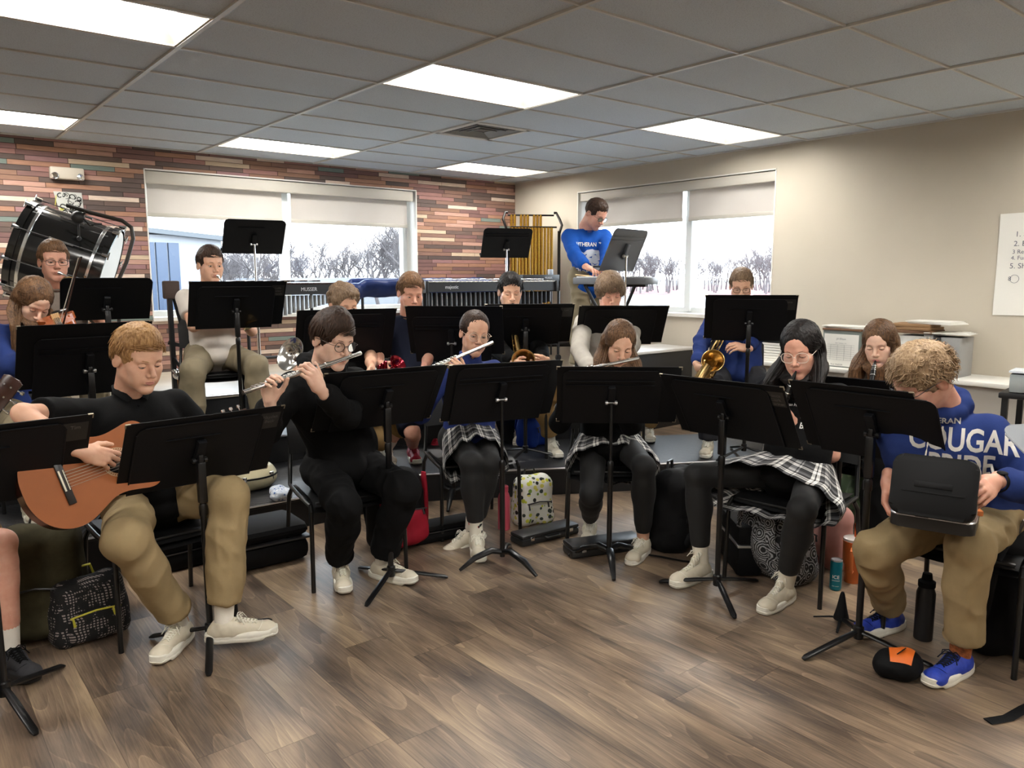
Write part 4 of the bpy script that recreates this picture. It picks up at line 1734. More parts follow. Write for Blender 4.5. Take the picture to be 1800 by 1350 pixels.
def person(label, hip, floor, face, head, look, feet, arms, top='tee', topm=None, bottom='pants', botm=None, hairs=None, hairm=None,
           skin=None, fem=False, lidded=.75, iris='brown', glasses=None, shoes=('flat', None, None), socks=True, sockm=None, standing=False,
           hem=.93, vox=.0075, scale=1.0, name='person', cuffm=None, legs_only=False, headscale=1.04, wide=1.0, seat=.455, extra=None, seed=1, sleeve=None, knees=None, legs=(1.0, 1.0)):
    rnd = random.Random(seed)
    F = angdir(face)
    Lf = np.array((-F[1], F[0], 0.0))
    yaw, pit, rol = look
    hf = np.array((math.cos(R(yaw)) * math.cos(R(pit)), math.sin(R(yaw)) * math.cos(R(pit)), -math.sin(R(pit))))
    hr = unit(np.cross(hf, UP))
    hu = np.cross(hr, hf)
    c, s_ = math.cos(R(rol)), math.sin(R(rol))
    hr, hu = c * hr + s_ * hu, -s_ * hr + c * hu
    Hc = atd(*head) if isinstance(head, tuple) else np.array(head, float)
    hip = np.array((hip[0], hip[1], floor + (seat + .095 if not standing else .93)))
    root = empty(name, (hip[0], hip[1], floor), R(face), label, 'person')
    sk = skin or skin_mat('skin_light', (214, 172, 148))
    sw = (.152 if fem else .172) * wide
    N = Hc - hu * .105 - hf * .030 - UP * .065 - F * .020
    Sc = N - UP * .040 - F * .012
    Sh = {'L': Sc + Lf * sw - UP * .028, 'R': Sc - Lf * sw - UP * .028}
    # shoulders follow the reach of the arms a little
    Hj = {'L': hip + Lf * .088, 'R': hip - Lf * .088}
    mats = [sk, M_sclera, M_iris[iris], mat('lips_rose' if fem else 'lips_pale', rgb(186, 112, 104) if fem else rgb(186, 124, 108), .4), hairm or M_dark, M_dark]
    A = {}
    for sd in 'LR':
        ar = arms.get(sd) if arms else None
        sg = 1 if sd == 'L' else -1
        if ar is None:
            W = hip + F * .26 + Lf * sg * .13 + UP * .10
            ar = dict(w=W, d=F * .8 - Lf * sg * .4 - UP * .15, p=-UP, c=RELAX)
        W = np.array(ar['w'], float)
        hint = ar.get('hint', Lf * sg * .55 - UP * .8 - F * .25)
        if 'e' in ar: hint = atd(*ar['e']) - (Sh[sd] + W) / 2
        El = ik(Sh[sd], W, .285 * scale, .255 * scale, hint)
        A[sd] = (W, El, ar)
    K, An, Tk = {}, {}, {}
    for sd, ft in zip('LR', feet):
        An[sd] = np.array((ft[0], ft[1], floor + .095 + (ft[3] if len(ft) > 3 else 0)))
        hint = UP * 1.0 + F * .5 + (Lf if sd == 'L' else -Lf) * (ft[4] if len(ft) > 4 else .12)
        if standing: hint = F
        if knees: hint = atz(*knees['LR'.index(sd)][:2], floor + .57) - (Hj[sd] + An[sd]) / 2
        K[sd] = ik(Hj[sd], An[sd], .435 * scale * legs[0], .405 * scale * legs[1], hint)
    tr, tw = (.098, .088) if not fem else (.085, .076)
    tr *= wide; tw *= wide
    chest = Sc - UP * .10
    waist = hip + UP * .12 * (1 if not standing else 1)
    # --- body: one continuous skin
    P = []
    for sg in (-1, 1):
        P += [cone(hip + Lf * sg * .06, waist + Lf * sg * .045, .085, tw, k=.04), cone(waist + Lf * sg * .045, chest + Lf * sg * .07, tw, tr * .98, k=.05)]
    P += [cone(Sh['L'] - Lf * .03, Sh['R'] + Lf * .03, .044, k=.04), cone(Sc + UP * .0, Hc - hu * .085 - hf * .030, .054 if not fem else .046, .053 if not fem else .045, k=.03)]
    for sd in 'LR':
        W, El, ar = A[sd]
        P += [cone(Sh[sd], El, .048 if not fem else .040, .036 if not fem else .031, k=.03), cone(El, El * .45 + W * .55, .037 if not fem else .032, .034 if not fem else .029, k=.02),
              cone(El * .45 + W * .55, W, .034 if not fem else .029, .0235 if not fem else .021, k=.02)]
        back = -F if not standing else -F
        ca = K[sd] * .65 + An[sd] * .35 + unit(np.cross(np.cross(An[sd] - K[sd], F), An[sd] - K[sd])) * -.012
        P += [cone(Hj[sd], K[sd], .078, .054, k=.04), cone(K[sd], An[sd], .050, .034, k=.02), cone(K[sd] * .8 + An[sd] * .2, ca, .047, .050, k=.03), cone(ca, An[sd] * .75 + K[sd] * .25, .050, .036, k=.03)]
    sp = Soup()
    V, Q = sdf_mesh(P, vox)
    sp.add(V, Q, 0)
    if not legs_only:
        for (V, Fc, slot) in head_parts(fem, lidded):
            sp.add(Tm(V, Hc, hr, hf, hu, headscale), Fc, slot)
    hsc = .93 if fem else 1.0
    for sd in 'LR':
        W, El, ar = A[sd]
        d = unit(ar.get('d', W - El))
        pn = np.array(ar.get('p', -UP), float)
        z = -unit(pn - d * (pn @ d))
        x = np.cross(d, z)
        HV, HQ = hand_mesh(ar.get('c', RELAX), ar.get('s', 1.0), ar.get('t', (.5, .3)))
        # local +X is the thumb side: for a left hand with the back up that is the right-hand cross product
        if sd == 'L': sp.add(Tm(HV, W, x, d, z, hsc), HQ, 0)
        else: sp.add(Tm(HV, W, -x, d, z, hsc), HQ[:, ::-1], 0)
    me = sp.mesh('body')
    body = link('body', me, root, mats, world=True)
    res = dict(root=root, Hc=Hc, hf=hf, hr=hr, hu=hu, F=F, L=Lf, N=N, Sc=Sc, Sh=Sh, A=A, K=K, An=An, hip=hip, hs=headscale)
    # --- hair
    if hairs and not legs_only:
        sp = Soup()
        for (V, Fc) in hair_build(hairs, rnd, fem):
            if hairs.get('long'):      # below the ears long hair hangs straight down
                zc = np.maximum(V[:, 2:3], -.02)
                W_ = Tm(np.concatenate([V[:, :2], zc], 1), Hc, hr, hf, hu, headscale)
                drop_ = np.maximum(-.02 - V[:, 2:3], 0)
                tt = np.clip(drop_ / .13, 0, 1)
                fr_ = np.clip((V[:, 1:2] + .075) / .03, 0, 1)
                V = W_ - UP * drop_ * headscale + F * (.105 * fr_ - .045 * (1 - fr_)) * tt ** 1.2 + Lf * (-.040 * np.sign(V[:, :1])) * tt * fr_
            else:
                V = Tm(V, Hc, hr, hf, hu, headscale)
            sp.add(V, Fc, 0)
        link('hair', sp.mesh('hair'), root, hairm, world=True)
    # --- glasses
    if glasses is not None and not legs_only:
        rim, rx, rz, sq = glasses
        mb = MB()
        gl = MB()
        for s in (-1, 1):
            pts = []
            for i in range(25):
                a = 2 * PI * i / 24
                ca_, sa_ = math.cos(a), math.sin(a)
                q = sq
                x = rx * abs(ca_) ** q * (1 if ca_ > 0 else -1)
                zz = rz * abs(sa_) ** q * (1 if sa_ > 0 else -1)
                pts.append((s * .0335 + x, .1035 - abs(s * .0335 + x) * .16, -.004 + zz))
            mb.tube(pts, .0016, 6, cap=False)
            gl._f([gl._v(p) for p in pts[:-1]])
            mb.tube([(s * (.0335 + rx), .097, .004), (s * .075, .085, .006), (s * .080, .02, .008), (s * .082, -.012, .006), (s * .080, -.030, -.010)], .0013, 6)
        mb.tube([(-.0335 + rx, .101, -.001), (0, .106, .003), (.0335 - rx, .101, -.001)], .0013, 6)
        X = frame_matrix(Hc, hr * headscale, hf * headscale, hu * headscale)
        for b_ in (mb, gl):
            b_.bm.transform(X)
        g = mb.build('glasses', rim, root, world=True)
        gme = bpy.data.meshes.new('lens'); gl.bm.to_mesh(gme); gl.bm.free()
        gme.transform(chain(root).inverted())
        link('lens', gme, g, M_lens2)
    # --- top
    rt = {'tee': .012, 'polo': .013, 'sweat': .022, 'hoodie': .026, 'zip': .014}[top]
    if not legs_only:
        P = []
        low = hip - UP * (.03 if not standing else .10)
        for sg in (-1, 1):
            P += [cone(low + Lf * sg * .06 + F * .01, waist + Lf * sg * .05 + F * .012, .095 + rt, tw + rt * 1.3, k=.05), cone(waist + Lf * sg * .05 + F * .012, chest + Lf * sg * .072, tw + rt * 1.2, tr + rt, k=.05)]
        P += [cone(Sh['L'] - Lf * .02, Sh['R'] + Lf * .02, .046 + rt * .8, k=.04), cone(Sc, N + UP * .005, .062 + rt * .3, .056, k=.03)]
        if not standing: P.append(ell(hip + F * .09 + UP * .02, (.13, .13, .085), k=.05))
        for sd in 'LR':
            W, El, ar = A[sd]
            if sleeve is not None: fr_ = sleeve
            else: fr_ = None if top in ('sweat', 'hoodie', 'zip') else (.62 if not fem else .5)
            if fr_:
                e = Sh[sd] + (El - Sh[sd]) * fr_
                P.append(fcone(Sh[sd], e, .050 + rt, .050 + rt * .9, k=.03))
            else:
                e = El + (W - El) * (.88 if top != 'zip' else .9)
                P += [cone(Sh[sd], El, .050 + rt * .8, .043 + rt * .7, k=.03), cone(El, El * .3 + W * .7, .043 + rt * .7, .036 + rt * .6, k=.02),
                      fcone(El * .3 + W * .7, e, .036 + rt * .6, .033 + rt * .3, k=.012)]
        nb_ = {'tee': .060, 'polo': .052, 'sweat': .056, 'hoodie': .060, 'zip': .020}[top]
        if top == 'zip':
            P += [fcone(N - UP * .01, N + UP * .05 + F * .012, .062, .060, k=.02)]
        P.append(ell(N + F * .045 + UP * .030, (nb_, nb_, nb_ * .95), k=.012, op='-'))
        if standing:
            pass
        if top == 'hoodie':
            hc_ = N - F * .02 + UP * .015
            for i in range(10):
                a0, a1 = [2 * PI * (i + j) / 10 for j in (0, 1)]
                q = [hc_ + (Lf * math.cos(a) * .085 + F * math.sin(a) * .085) + UP * (-.035 * math.sin(a) + .018) for a in (a0, a1)]
                P.append(cone(q[0], q[1], .033 if math.sin((a0 + a1) / 2) < .3 else .022, k=.02))
            P.append(ell(N - F * .115 - UP * .02, (.085, .085, .075), k=.03))
        V, Q = sdf_mesh(P, vox)
        V = fold(V, Q, {'tee': .0055, 'polo': .005, 'sweat': .008, 'hoodie': .009, 'zip': .006}[top], 8.5, (1, 1, .8), seed)
        V = laplace(V, Q, 1, .35)
        o = link('shirt' if top in ('tee', 'polo') else ('hoodie' if top == 'hoodie' else 'pullover'), npmesh('shirt', V, Q), root, topm, world=True)
        res['top'] = o
        res['bvh'] = BVHTree.FromPolygons(V.tolist(), Q.tolist())
        if top == 'polo':
            mb = MB()
            for sg in (-1, 1):
                pts = [N - F * .058 + UP * .040, N + Lf * sg * .052 - F * .03 + UP * .036, N + Lf * sg * .062 + F * .02 + UP * .015, N + Lf * sg * .030 + F * .072 - UP * .020]
                mb.tube(pts, [.016, .018, .020, .012], 8, flat=.35, up=tuple(UP))
            for k in range(2):
                p = N + F * (.080 + .006 * k) - UP * (.045 + .035 * k)
                mb.ball(p, .005, 8, 6)
            mb.build('collar', topm, root, world=True)
        if top in ('tee', 'sweat') and cuffm is None:
            mb = MB()
            pts = []
            for i in range(21):
                a = 2 * PI * i / 20
                d = Lf * math.cos(a) + F * math.sin(a)
                q = N + d * .056 + UP * (.010 - .020 * (math.sin(a) + 1) * .5 * 1.3)
                pts.append(q + F * .008)
            mb.tube(pts, .0055, 6, cap=False)
            mb.build('collar', topm, root, world=True)
        if top == 'hoodie':
            mb = MB()
            for sg in (-1, 1):
                b0 = N + F * .095 + Lf * sg * .022 - UP * .035
                mb.tube([b0, b0 + F * .018 - UP * .05, b0 + F * .02 - UP * .13 + Lf * sg * .008], .0032, 6)
            mb.build('drawstring', M_lacew if extra != 'dark' else topm, root, world=True)
    # --- bottom
    P = []
    if bottom in ('pants', 'shorts', 'leggings'):
        rp_ = {'pants': .018, 'shorts': .022, 'leggings': .004}[bottom]
        P.append(cone(Hj['L'], Hj['R'], .098 + rp_, k=.04))
        if not standing: P.append(cone(hip - F * .03 + Lf * .05, hip - F * .03 - Lf * .05, .105, k=.04))
        for sd in 'LR':
            kn, an = K[sd], An[sd]
            if bottom == 'shorts':
                P += [fcone(Hj[sd], Hj[sd] + (kn - Hj[sd]) * hem, .085 + rp_, .064 + rp_, k=.04)]
            else:
                P += [cone(Hj[sd], kn, .080 + rp_, .056 + rp_, k=.04), cone(kn * .75 + an * .25, kn * .6 + an * .4 - F * .01, .05 + rp_, .05 + rp_, k=.03)]
                e = kn + (an - kn) * hem
                if bottom == 'leggings':
                    ca = kn * .65 + an * .35 + unit(np.cross(np.cross(an - kn, F), an - kn)) * -.012
                    P += [cone(kn * .8 + an * .2, ca, .053, .056, k=.03), cone(ca, an * .75 + kn * .25, .056, .043, k=.03)]
                P += [fcone(kn, e, .053 + rp_, (.046 + rp_ * 1.1) if bottom == 'pants' else .041, k=.03)]
        V, Q = sdf_mesh(P, vox)
        if bottom != 'leggings':
            V = fold(V, Q, .015 if bottom == 'pants' else .008, 7.5, (1, 1, .75), seed + 9)
        V = laplace(V, Q, 1, .35)
        link({'pants': 'trousers', 'shorts': 'shorts', 'leggings': 'leggings'}[bottom], npmesh('trousers', V, Q), root, botm, world=True)
        if bottom == 'pants':     # stitched hem at the cuff
            mb = MB()
            for sd in 'LR':
                kn, an = K[sd], An[sd]
                ax_ = unit(an - kn)
                mb.lathe(kn + (an - kn) * (hem - .006), [(.0655, -.012), (.067, -.006), (.0665, .004), (.060, .005)], 20, tuple(ax_), cap=False)
            mb.build('cuff', botm, root, world=True)
    if bottom == 'skirt' or botm is M_plaid:
        pass
    # --- socks, shoes
    kind, sm, lm = shoes
    sm = sm or M_shoew
    lm = lm or (M_solew, M_lacew)
    for sd, ft in zip('LR', feet):
        an = An[sd]
        toe = angdir(ft[2])
        pitch_ = ft[5] if len(ft) > 5 else 0
        td = unit(toe * math.cos(R(pitch_)) - UP * math.sin(R(pitch_)))
        tu = unit(UP * math.cos(R(pitch_)) + toe * math.sin(R(pitch_)))
        tx = np.cross(td, tu)
        base = np.array((an[0], an[1], an[2] - .095)) + toe * .018
        if socks:
            mb = MB()
            ax_ = unit(K[sd] - an)
            top_ = .155 if socks is True else socks
            mb.lathe(base + tu * .07 - td * .018, [(.037, 0), (.039, .05), (.0425, top_ - .03), (.0445, top_), (.040, top_ + .003), (.034, top_ - .01)], 20, tuple(unit(ax_ * .8 + tu * .2)))
            res['sock' + sd] = mb.build('sock', sockm or M_sock, root, world=True)
        if kind == 'none': continue
        up, sole, laces = shoe_mesh(kind)
        flipx = 1 if sd == 'R' else -1
        V = Tm(up[0], base, tx * flipx, td, tu)
        V = V + vnormals(V, up[1]) * (.0012 * vnoise(V * 60, 3))[:, None]
        so = link('shoe', npmesh('shoe', V, up[1] if flipx > 0 else up[1][:, ::-1]), root, sm, world=True)
        for nm, prt, mt in (('sole', sole, lm[0]), ('laces', laces, lm[1])):
            s2 = Soup()
            s2.add(Tm(prt[0], base, tx * flipx, td, tu), prt[1] if flipx > 0 else [f[::-1] for f in prt[1]], 0)
            m2 = s2.mesh(nm)
            m2.transform(chain(root).inverted())
            if nm == 'sole': m2.set_sharp_from_angle(angle=R(50))
            link(nm, m2, so, mt)
        res['shoe' + sd] = (so, base, tx * flipx, td, tu)
    return res


def skirt(pr, flare=.045, drop=.72, side=None, seed=5):
    """pleated plaid skirt lying over the lap of a seated person"""
    F, Lf, hip, K = pr['F'], pr['L'], pr['hip'], pr['K']
    mid = (K['L'] + K['R']) / 2
    tdir = unit(mid - hip)
    kw = np.linalg.norm(K['L'] - K['R']) / 2
    nu, nv = 96, 22
    V = np.zeros(((nv + 1) * nu, 3))
    UVs = np.zeros(((nv + 1) * nu, 2))
    rnd = np.random.RandomState(seed)
    ph = rnd.uniform(0, 6.28, 4)
    per = 1.25
    for j in range(nv + 1):
        t = j / nv
        c = hip + tdir * (np.linalg.norm(mid - hip) * (drop * t - .10)) + UP * (.020 * (1 - t))
        ax = unit(np.cross(tdir, Lf))
        upn = -ax if ax[2] < 0 else ax
        a_ = .165 + (min(kw, .27) + .070 + flare - .165) * min(1, t * 1.15)
        b_ = .125 + .012 * t
        for i in range(nu):
            th = 2 * PI * i / nu
            cs, sn = math.cos(th), math.sin(th)
            pl = 1 + (.075 * math.sin(th * 11 + ph[0]) + .045 * math.sin(th * 17 + ph[1])) * t
            sidew = abs(cs) ** 1.0
            x = a_ * cs * (1 + .10 * (pl - 1) * 10 * .12)
            z = b_ * sn
            p = c + Lf * x + upn * z * (1 + (pl - 1) * .9)
            # cloth hangs at the sides, and sags between the knees
            if sn > 0:
                p = p - UP * (.018 * t * (1 - min(1, abs(x) / (kw + .02)) ** 2))
            p = p - UP * (t * t * flare * 1.1 * sidew) 
            if sn < -.1 : p = p + UP * 0
            V[j * nu + i] = p
            UVs[j * nu + i] = (per * i / nu, t * .42)
    V[:, 2] = np.maximum(V[:, 2], hip[2] - .098 if True else 0) * (1) if False else V[:, 2]
    Fs, uvl = [], []
    for j in range(nv):
        for i in range(nu):
            i2 = (i + 1) % nu
            Fs.append([j * nu + i, j * nu + i2, (j + 1) * nu + i2, (j + 1) * nu + i])
            u0, u1 = per * i / nu, per * (i + 1) / nu
            uvl += [(u0, j / nv * .42), (u1, j / nv * .42), (u1, (j + 1) / nv * .42), (u0, (j + 1) / nv * .42)]
    me = npmesh('skirt', V, np.array(Fs))
    uv = me.uv_layers.new(name='UVMap')
    uv.data.foreach_set('uv', np.array(uvl, np.float32).ravel())
    return link('skirt', me, pr['root'], M_plaid, world=True)


def chest_print(pr, rows, m, down=.16, parent=None, dx=0.0, tiltm=0.0, name='lettering', depth=.0016, start=.45):
    """rows: list of (text, size, x, y); text wraps onto the front of the top"""
    F, Lf = pr['F'], pr['L']
    base = pr['Sc'] - UP * down + Lf * dx
    Vs = Soup()
    for (s, size, x, y, *sx_) in rows:
        me = text_mesh(s, size, 0, 'CENTER', 3, .022) if isinstance(s, str) else s
        co = np.array([v.co[:] for v in me.vertices])
        if not len(co): continue
        if sx_: co[:, 0] *= sx_[0]
        out = []
        for p in co:
            px_, py_ = p[0] * (size if not isinstance(s, str) else 1) + x, p[1] * (size if not isinstance(s, str) else 1) + y
            o = base + Lf * px_ + UP * py_ + F * start
            h = pr['bvh'].ray_cast(Vector(o), Vector(-F))
            if h[0] is None: h = pr['bvh'].find_nearest(Vector(o - F * (start - .10)))
            q = np.array(h[0])
            out.append(q + F * depth)
        Vs.add(np.array(out), [list(p.vertices) for p in me.polygons], 0)
    me = Vs.mesh(name)
    me.transform(chain(parent or pr['root']).inverted() if parent is None else chain(parent).inverted())
    return link(name, me, parent or pr['root'], m)


HM = dict(
    blond=hair_mat('hair_dark_blond', rgb(112, 76, 44), rgb(186, 146, 98)),
    brown=hair_mat('hair_dark_brown', rgb(30, 20, 15), rgb(74, 54, 42)),
    mid=hair_mat('hair_mid_brown', rgb(62, 42, 28), rgb(128, 96, 68)),
    ash=hair_mat('hair_ash_brown', rgb(76, 58, 44), rgb(142, 118, 94)),
    black=hair_mat('hair_near_black', rgb(8, 7, 7), rgb(34, 28, 26)),
    light=hair_mat('hair_tousled_light_brown', rgb(104, 80, 58), rgb(186, 158, 124)),
    long=hair_mat('hair_long_brown', rgb(54, 38, 28), rgb(122, 90, 62)))
SK = dict(
    light=skin_mat('skin_light', (216, 172, 146)), rosy=skin_mat('skin_rosy', (214, 162, 140)), pale=skin_mat('skin_pale', (222, 184, 162)),
    warm=skin_mat('skin_warm', (206, 156, 122)))
# ------------------------------------------------------------------ instruments
M_silver = mat('silver_plate', (.78, .77, .74), .16, 1.0)
M_brass = mat('lacquered_brass', rgb(196, 164, 108), .24, 1.0)
M_ebony = mat('ebony_body', (.010, .010, .010), .22)


def aim(P, u, v, L, near=True):
    """the point on a pixel ray at distance L from P"""
    d = unit(ray(u, v))
    w = np.asarray(P) - CAM
    b = w @ d
    c = w @ w - L * L
    disc = b * b - c
    if disc < 0: return CAM + d * b
    return CAM + d * (b - math.sqrt(disc) if near else b + math.sqrt(disc))


def lips(pr, f=.106, u=.067): return pr['Hc'] + pr['hf'] * f * pr['hs'] - pr['hu'] * u * pr['hs']


def basis(z, up=UP):
    z = unit(z)
    x = unit(np.cross(up, z))
    return x, np.cross(z, x), z


def flute(a, b, label):
    """a = crown end by the lips, b = foot end"""
    a, b = np.array(a), np.array(b)
    t = empty('flute', a, 0, label, 'flute', 'silver flutes')
    d = unit(b - a)
    L = np.linalg.norm(b - a)
    MB().lathe(a, [(.0098, 0), (.0102, .004), (.0098, .010), (.0096, .20), (.0112, .202), (.0112, .222), (.0097, .224), (.0097, L * .82), (.0110, L * .822), (.0110, L * .85), (.0096, L * .852), (.0096, L - .004), (.0103, L)], 16, tuple(d)).build('tube', M_silver, t, world=True)
    x, y, z = basis(d)
    up = unit(UP - d * (UP @ d))
    sd = np.cross(d, up)
    mb = MB(); mb.ball(a + d * .062 + up * .0085, (.014, .014, .0045), 14, 8, Matrix(np.array([d, sd, up]).T.tolist()).to_3x3())
    mb.build('lip_plate', M_silver, t, world=True)
    mb = MB()
    for k in range(13):
        s = .26 + k * (L * .82 - .26) / 12
        p = a + d * s + up * .0125
        mb.lathe(p, [(.0078, 0), (.0085, .001), (.0085, .003), (.006, .0042)], 12, tuple(up))
    mb.tube([a + d * .25 + up * .008 + sd * .011, a + d * (L * .82) + up * .008 + sd * .011], .0022, 6)
    mb.tube([a + d * .30 + up * .006 - sd * .012, a + d * (L * .76) + up * .006 - sd * .012], .0016, 6)
    for k in range(7):
        p = a + d * (.28 + .055 * k)
        mb.tube([p + up * .008 + sd * .011, p + up * .015, p + up * .0125 - sd * .008], .0017, 5)
    for k in range(3):
        p = a + d * (L * .86 + .022 * k)
        mb.lathe(p + up * .012, [(.0070, 0), (.0074, .003)], 10, tuple(up))
        mb.tube([p + up * .013, p + up * .009 + sd * .013], .0018, 5)
    mb.build('keywork', M_silver, t, world=True)
    return t


def clarinet(a, b, label):
    a, b = np.array(a), np.array(b)
    t = empty('clarinet', a, 0, label, 'clarinet', 'black clarinets')
    d = unit(b - a)
    L = np.linalg.norm(b - a)
    up = unit(-ray(900, 600) - d * (-ray(900, 600) @ d))
    sd = np.cross(d, up)
    MB().lathe(a - d * .012, [(.004, 0), (.0095, .028), (.0125, .05), (.013, .075)], 14, tuple(d)).build('mouthpiece', M_ebony, t, world=True)
    MB().lathe(a, [(.0155, .062), (.0165, .10), (.0145, .102), (.0135, .16), (.0140, .33), (.0145, .345), (.0138, .35), (.0148, L - .13), (.017, L - .10), (.022, L - .05), (.030, L - .018), (.038, L - .002), (.039, L), (.034, L), (.02, L - .03)], 20, tuple(d), cap=False).build('body', M_ebony, t, world=True)
    mb = MB()
    for s, r in ((.034, .0150), (.048, .0158), (.062, .0163), (.101, .0168), (.162, .0158), (.335, .0164), (.35, .0164), (L - .125, .0172), (L - .002, .0395)):
        MB().lathe(a + d * s, [(r - .001, 0), (r, .001), (r, .0045), (r - .001, .0055)], 18, tuple(d), cap=False).build('silver_ring', M_silver, t, world=True)
    mb.box(a + d * .047 + up * .014, (.008, .008, .008))
    mb.build('ligature_screw', M_silver, t, world=True)
    mb = MB()
    for k in range(3):
        for s0 in (.215, .40):
            p = a + d * (s0 + .030 * k) + up * .0145
            mb.lathe(p, [(.0075, 0), (.0088, .001), (.0088, .003), (.0068, .0035)], 12, tuple(up))
    for k in range(5):
        p = a + d * (.19 + .09 * k)
        mb.tube([p + sd * .0165 + up * .004, p + d * .055 + sd * .0175 + up * .006], .0018, 6)
        mb.ball(p + d * .06 + sd * .013 + up * .010, .006, 8, 6)
        mb.tube([p - sd * .0165 + up * .004, p + d * .05 - sd * .0175 + up * .006], .0018, 6)
    for k in range(3):
        mb.ball(a + d * (L - .20 + .022 * k) + up * .0165 + sd * .006 * (k - 1), (.0085, .0085, .0035), 10, 6)
    mb.build('keywork', M_silver, t, world=True)
    return t


def trumpet(a, b, label, m=None):
    m = m or M_brass
    a, b = np.array(a), np.array(b)
    t = empty('trumpet', a, 0, label, 'trumpet')
    d = unit(b - a)
    L = np.linalg.norm(b - a)
    up = unit(UP - d * (UP @ d))
    sd = np.cross(d, up)
    MB().lathe(a, [(.0125, 0), (.0128, .004), (.0115, .010), (.0065, .022), (.0045, .035), (.0048, .085)], 18, tuple(d)).build('mouthpiece', M_silver, t, world=True)
    dn = -up
    mb = MB()
    mb.tube([a + d * .07, a + d * (L * .72), a + d * (L * .80) + dn * .012, a + d * (L * .80) + dn * .05, a + d * (L * .72) + dn * .06, a + d * (L * .45) + dn * .06], .0062, 10)
    b0 = a + dn * .0 + sd * .030
    mb.tube([b0 + d * (L * .45) + dn * .055, b0 + d * .10 + dn * .055, b0 + d * .06 + dn * .045, b0 + d * .05 + dn * .028, b0 + d * .06 + dn * .010, b0 + d * .10], .0065, 10)
    mb.build('tubing', m, t, world=True)
    MB().lathe(b0 + d * .10, [(.0065, 0), (.0075, L * .35), (.011, L * .60), (.018, L * .72), (.032, L * .79), (.058, L * .84), (.062, L * .845), (.057, L * .842), (.03, L * .78)], 26, tuple(d), cap=False).build('bell', m, t, world=True)
    for k in range(3):
        c = a + d * (L * .38 + .030 * k) + sd * .012 + dn * .10
        MB().lathe(c, [(.0095, 0), (.0105, .004), (.0105, .115), (.0085, .12), (.003, .125), (.003, .140), (.008, .141), (.008, .145)], 14, tuple(up)).build('valve', m, t, world=True)
    return t


def saxophone(mouth, bow, bellc, belld, label, m=None, size=1.0):
    """mouth point, bottom bow point, bell mouth centre and direction"""
    m = m or M_brass
    mouth, bow, bellc = (np.array(q, float) for q in (mouth, bow, bellc))
    t = empty('saxophone', bow, 0, label, 'saxophone')
    d = unit(mouth - bow)
    belld = unit(belld)
    side = unit(bellc - bow - d * ((bellc - bow) @ d))
    topb = mouth - side * .12 * size - UP * .03
    MB().tube([mouth, mouth - side * .035 * size + UP * .012, mouth - side * .085 * size + UP * .004, topb], [.009, .009, .010, .012], 12).build('neck', m, t, world=True)
    MB().tube([mouth + side * .055 * size - UP * .022, mouth + side * .02 * size - UP * .006, mouth - side * .01], [.006, .012, .013], 12).build('mouthpiece', M_ebony, t, world=True)
    # body: straight conical tube, bow, bell
    e = bow - side * .02
    b2 = bow + side * .10 * size
    n_ = 7
    mb = MB()
    mb.tube([topb, topb * .5 + e * .5, e + d * .04, e + side * .012 - d * .02, bow + side * .04 - d * .045, b2 - side * .01 - d * .02, b2 + d * .05, b2 * .5 + bellc * .5 + d * .03, bellc - belld * .07, bellc - belld * .02, bellc],
            [.013, .022, .031, .033, .035, .037, .040, .046, .058, .066, .078], 26, cap=False)
    mb.tube([bellc, bellc - belld * .03, bellc - belld * .09, bellc - belld * .15 - d * .03, bellc - belld * .17 - d * .10], [.0775, .060, .046, .038, .034], 26, cap=False)
    mb.build('body', m, t, world=True)
    mb = MB()
    xx, yy, _ = basis(belld)
    mb.tube([bellc + (xx * math.cos(a) + yy * math.sin(a)) * .079 for a in [2 * PI * k / 26 for k in range(27)]], .0035, 8, cap=False)
    mb.build('bell_rim', m, t, world=True)
    mb = MB()
    fr = unit(np.cross(side, d))
    cam_side = fr if fr @ (-ray(900, 500)) > 0 else -fr
    for k in range(11):
        f = .10 + .078 * k
        p = topb + (e - topb) * f
        r = .013 + .018 * f
        q = p + cam_side * (r + .004) + side * .006 * ((k % 3) - 1)
        mb.lathe(q, [(.007 + .009 * f, 0), (.009 + .010 * f, .002), (.009 + .010 * f, .006), (.004, .008)], 14, tuple(cam_side))
    for s_ in (-.012, .012, .022):
        mb.tube([topb + (e - topb) * .08 + cam_side * .026 + side * s_, topb + (e - topb) * .9 + cam_side * .040 + side * s_], .0022, 6)
    for k in range(2):
        q = b2 + d * (.05 + .055 * k) + cam_side * .048
        mb.lathe(q, [(.016, 0), (.020, .003), (.020, .006), (.008, .009)], 14, tuple(cam_side))
    mb.build('keywork', m, t, world=True)
    return t


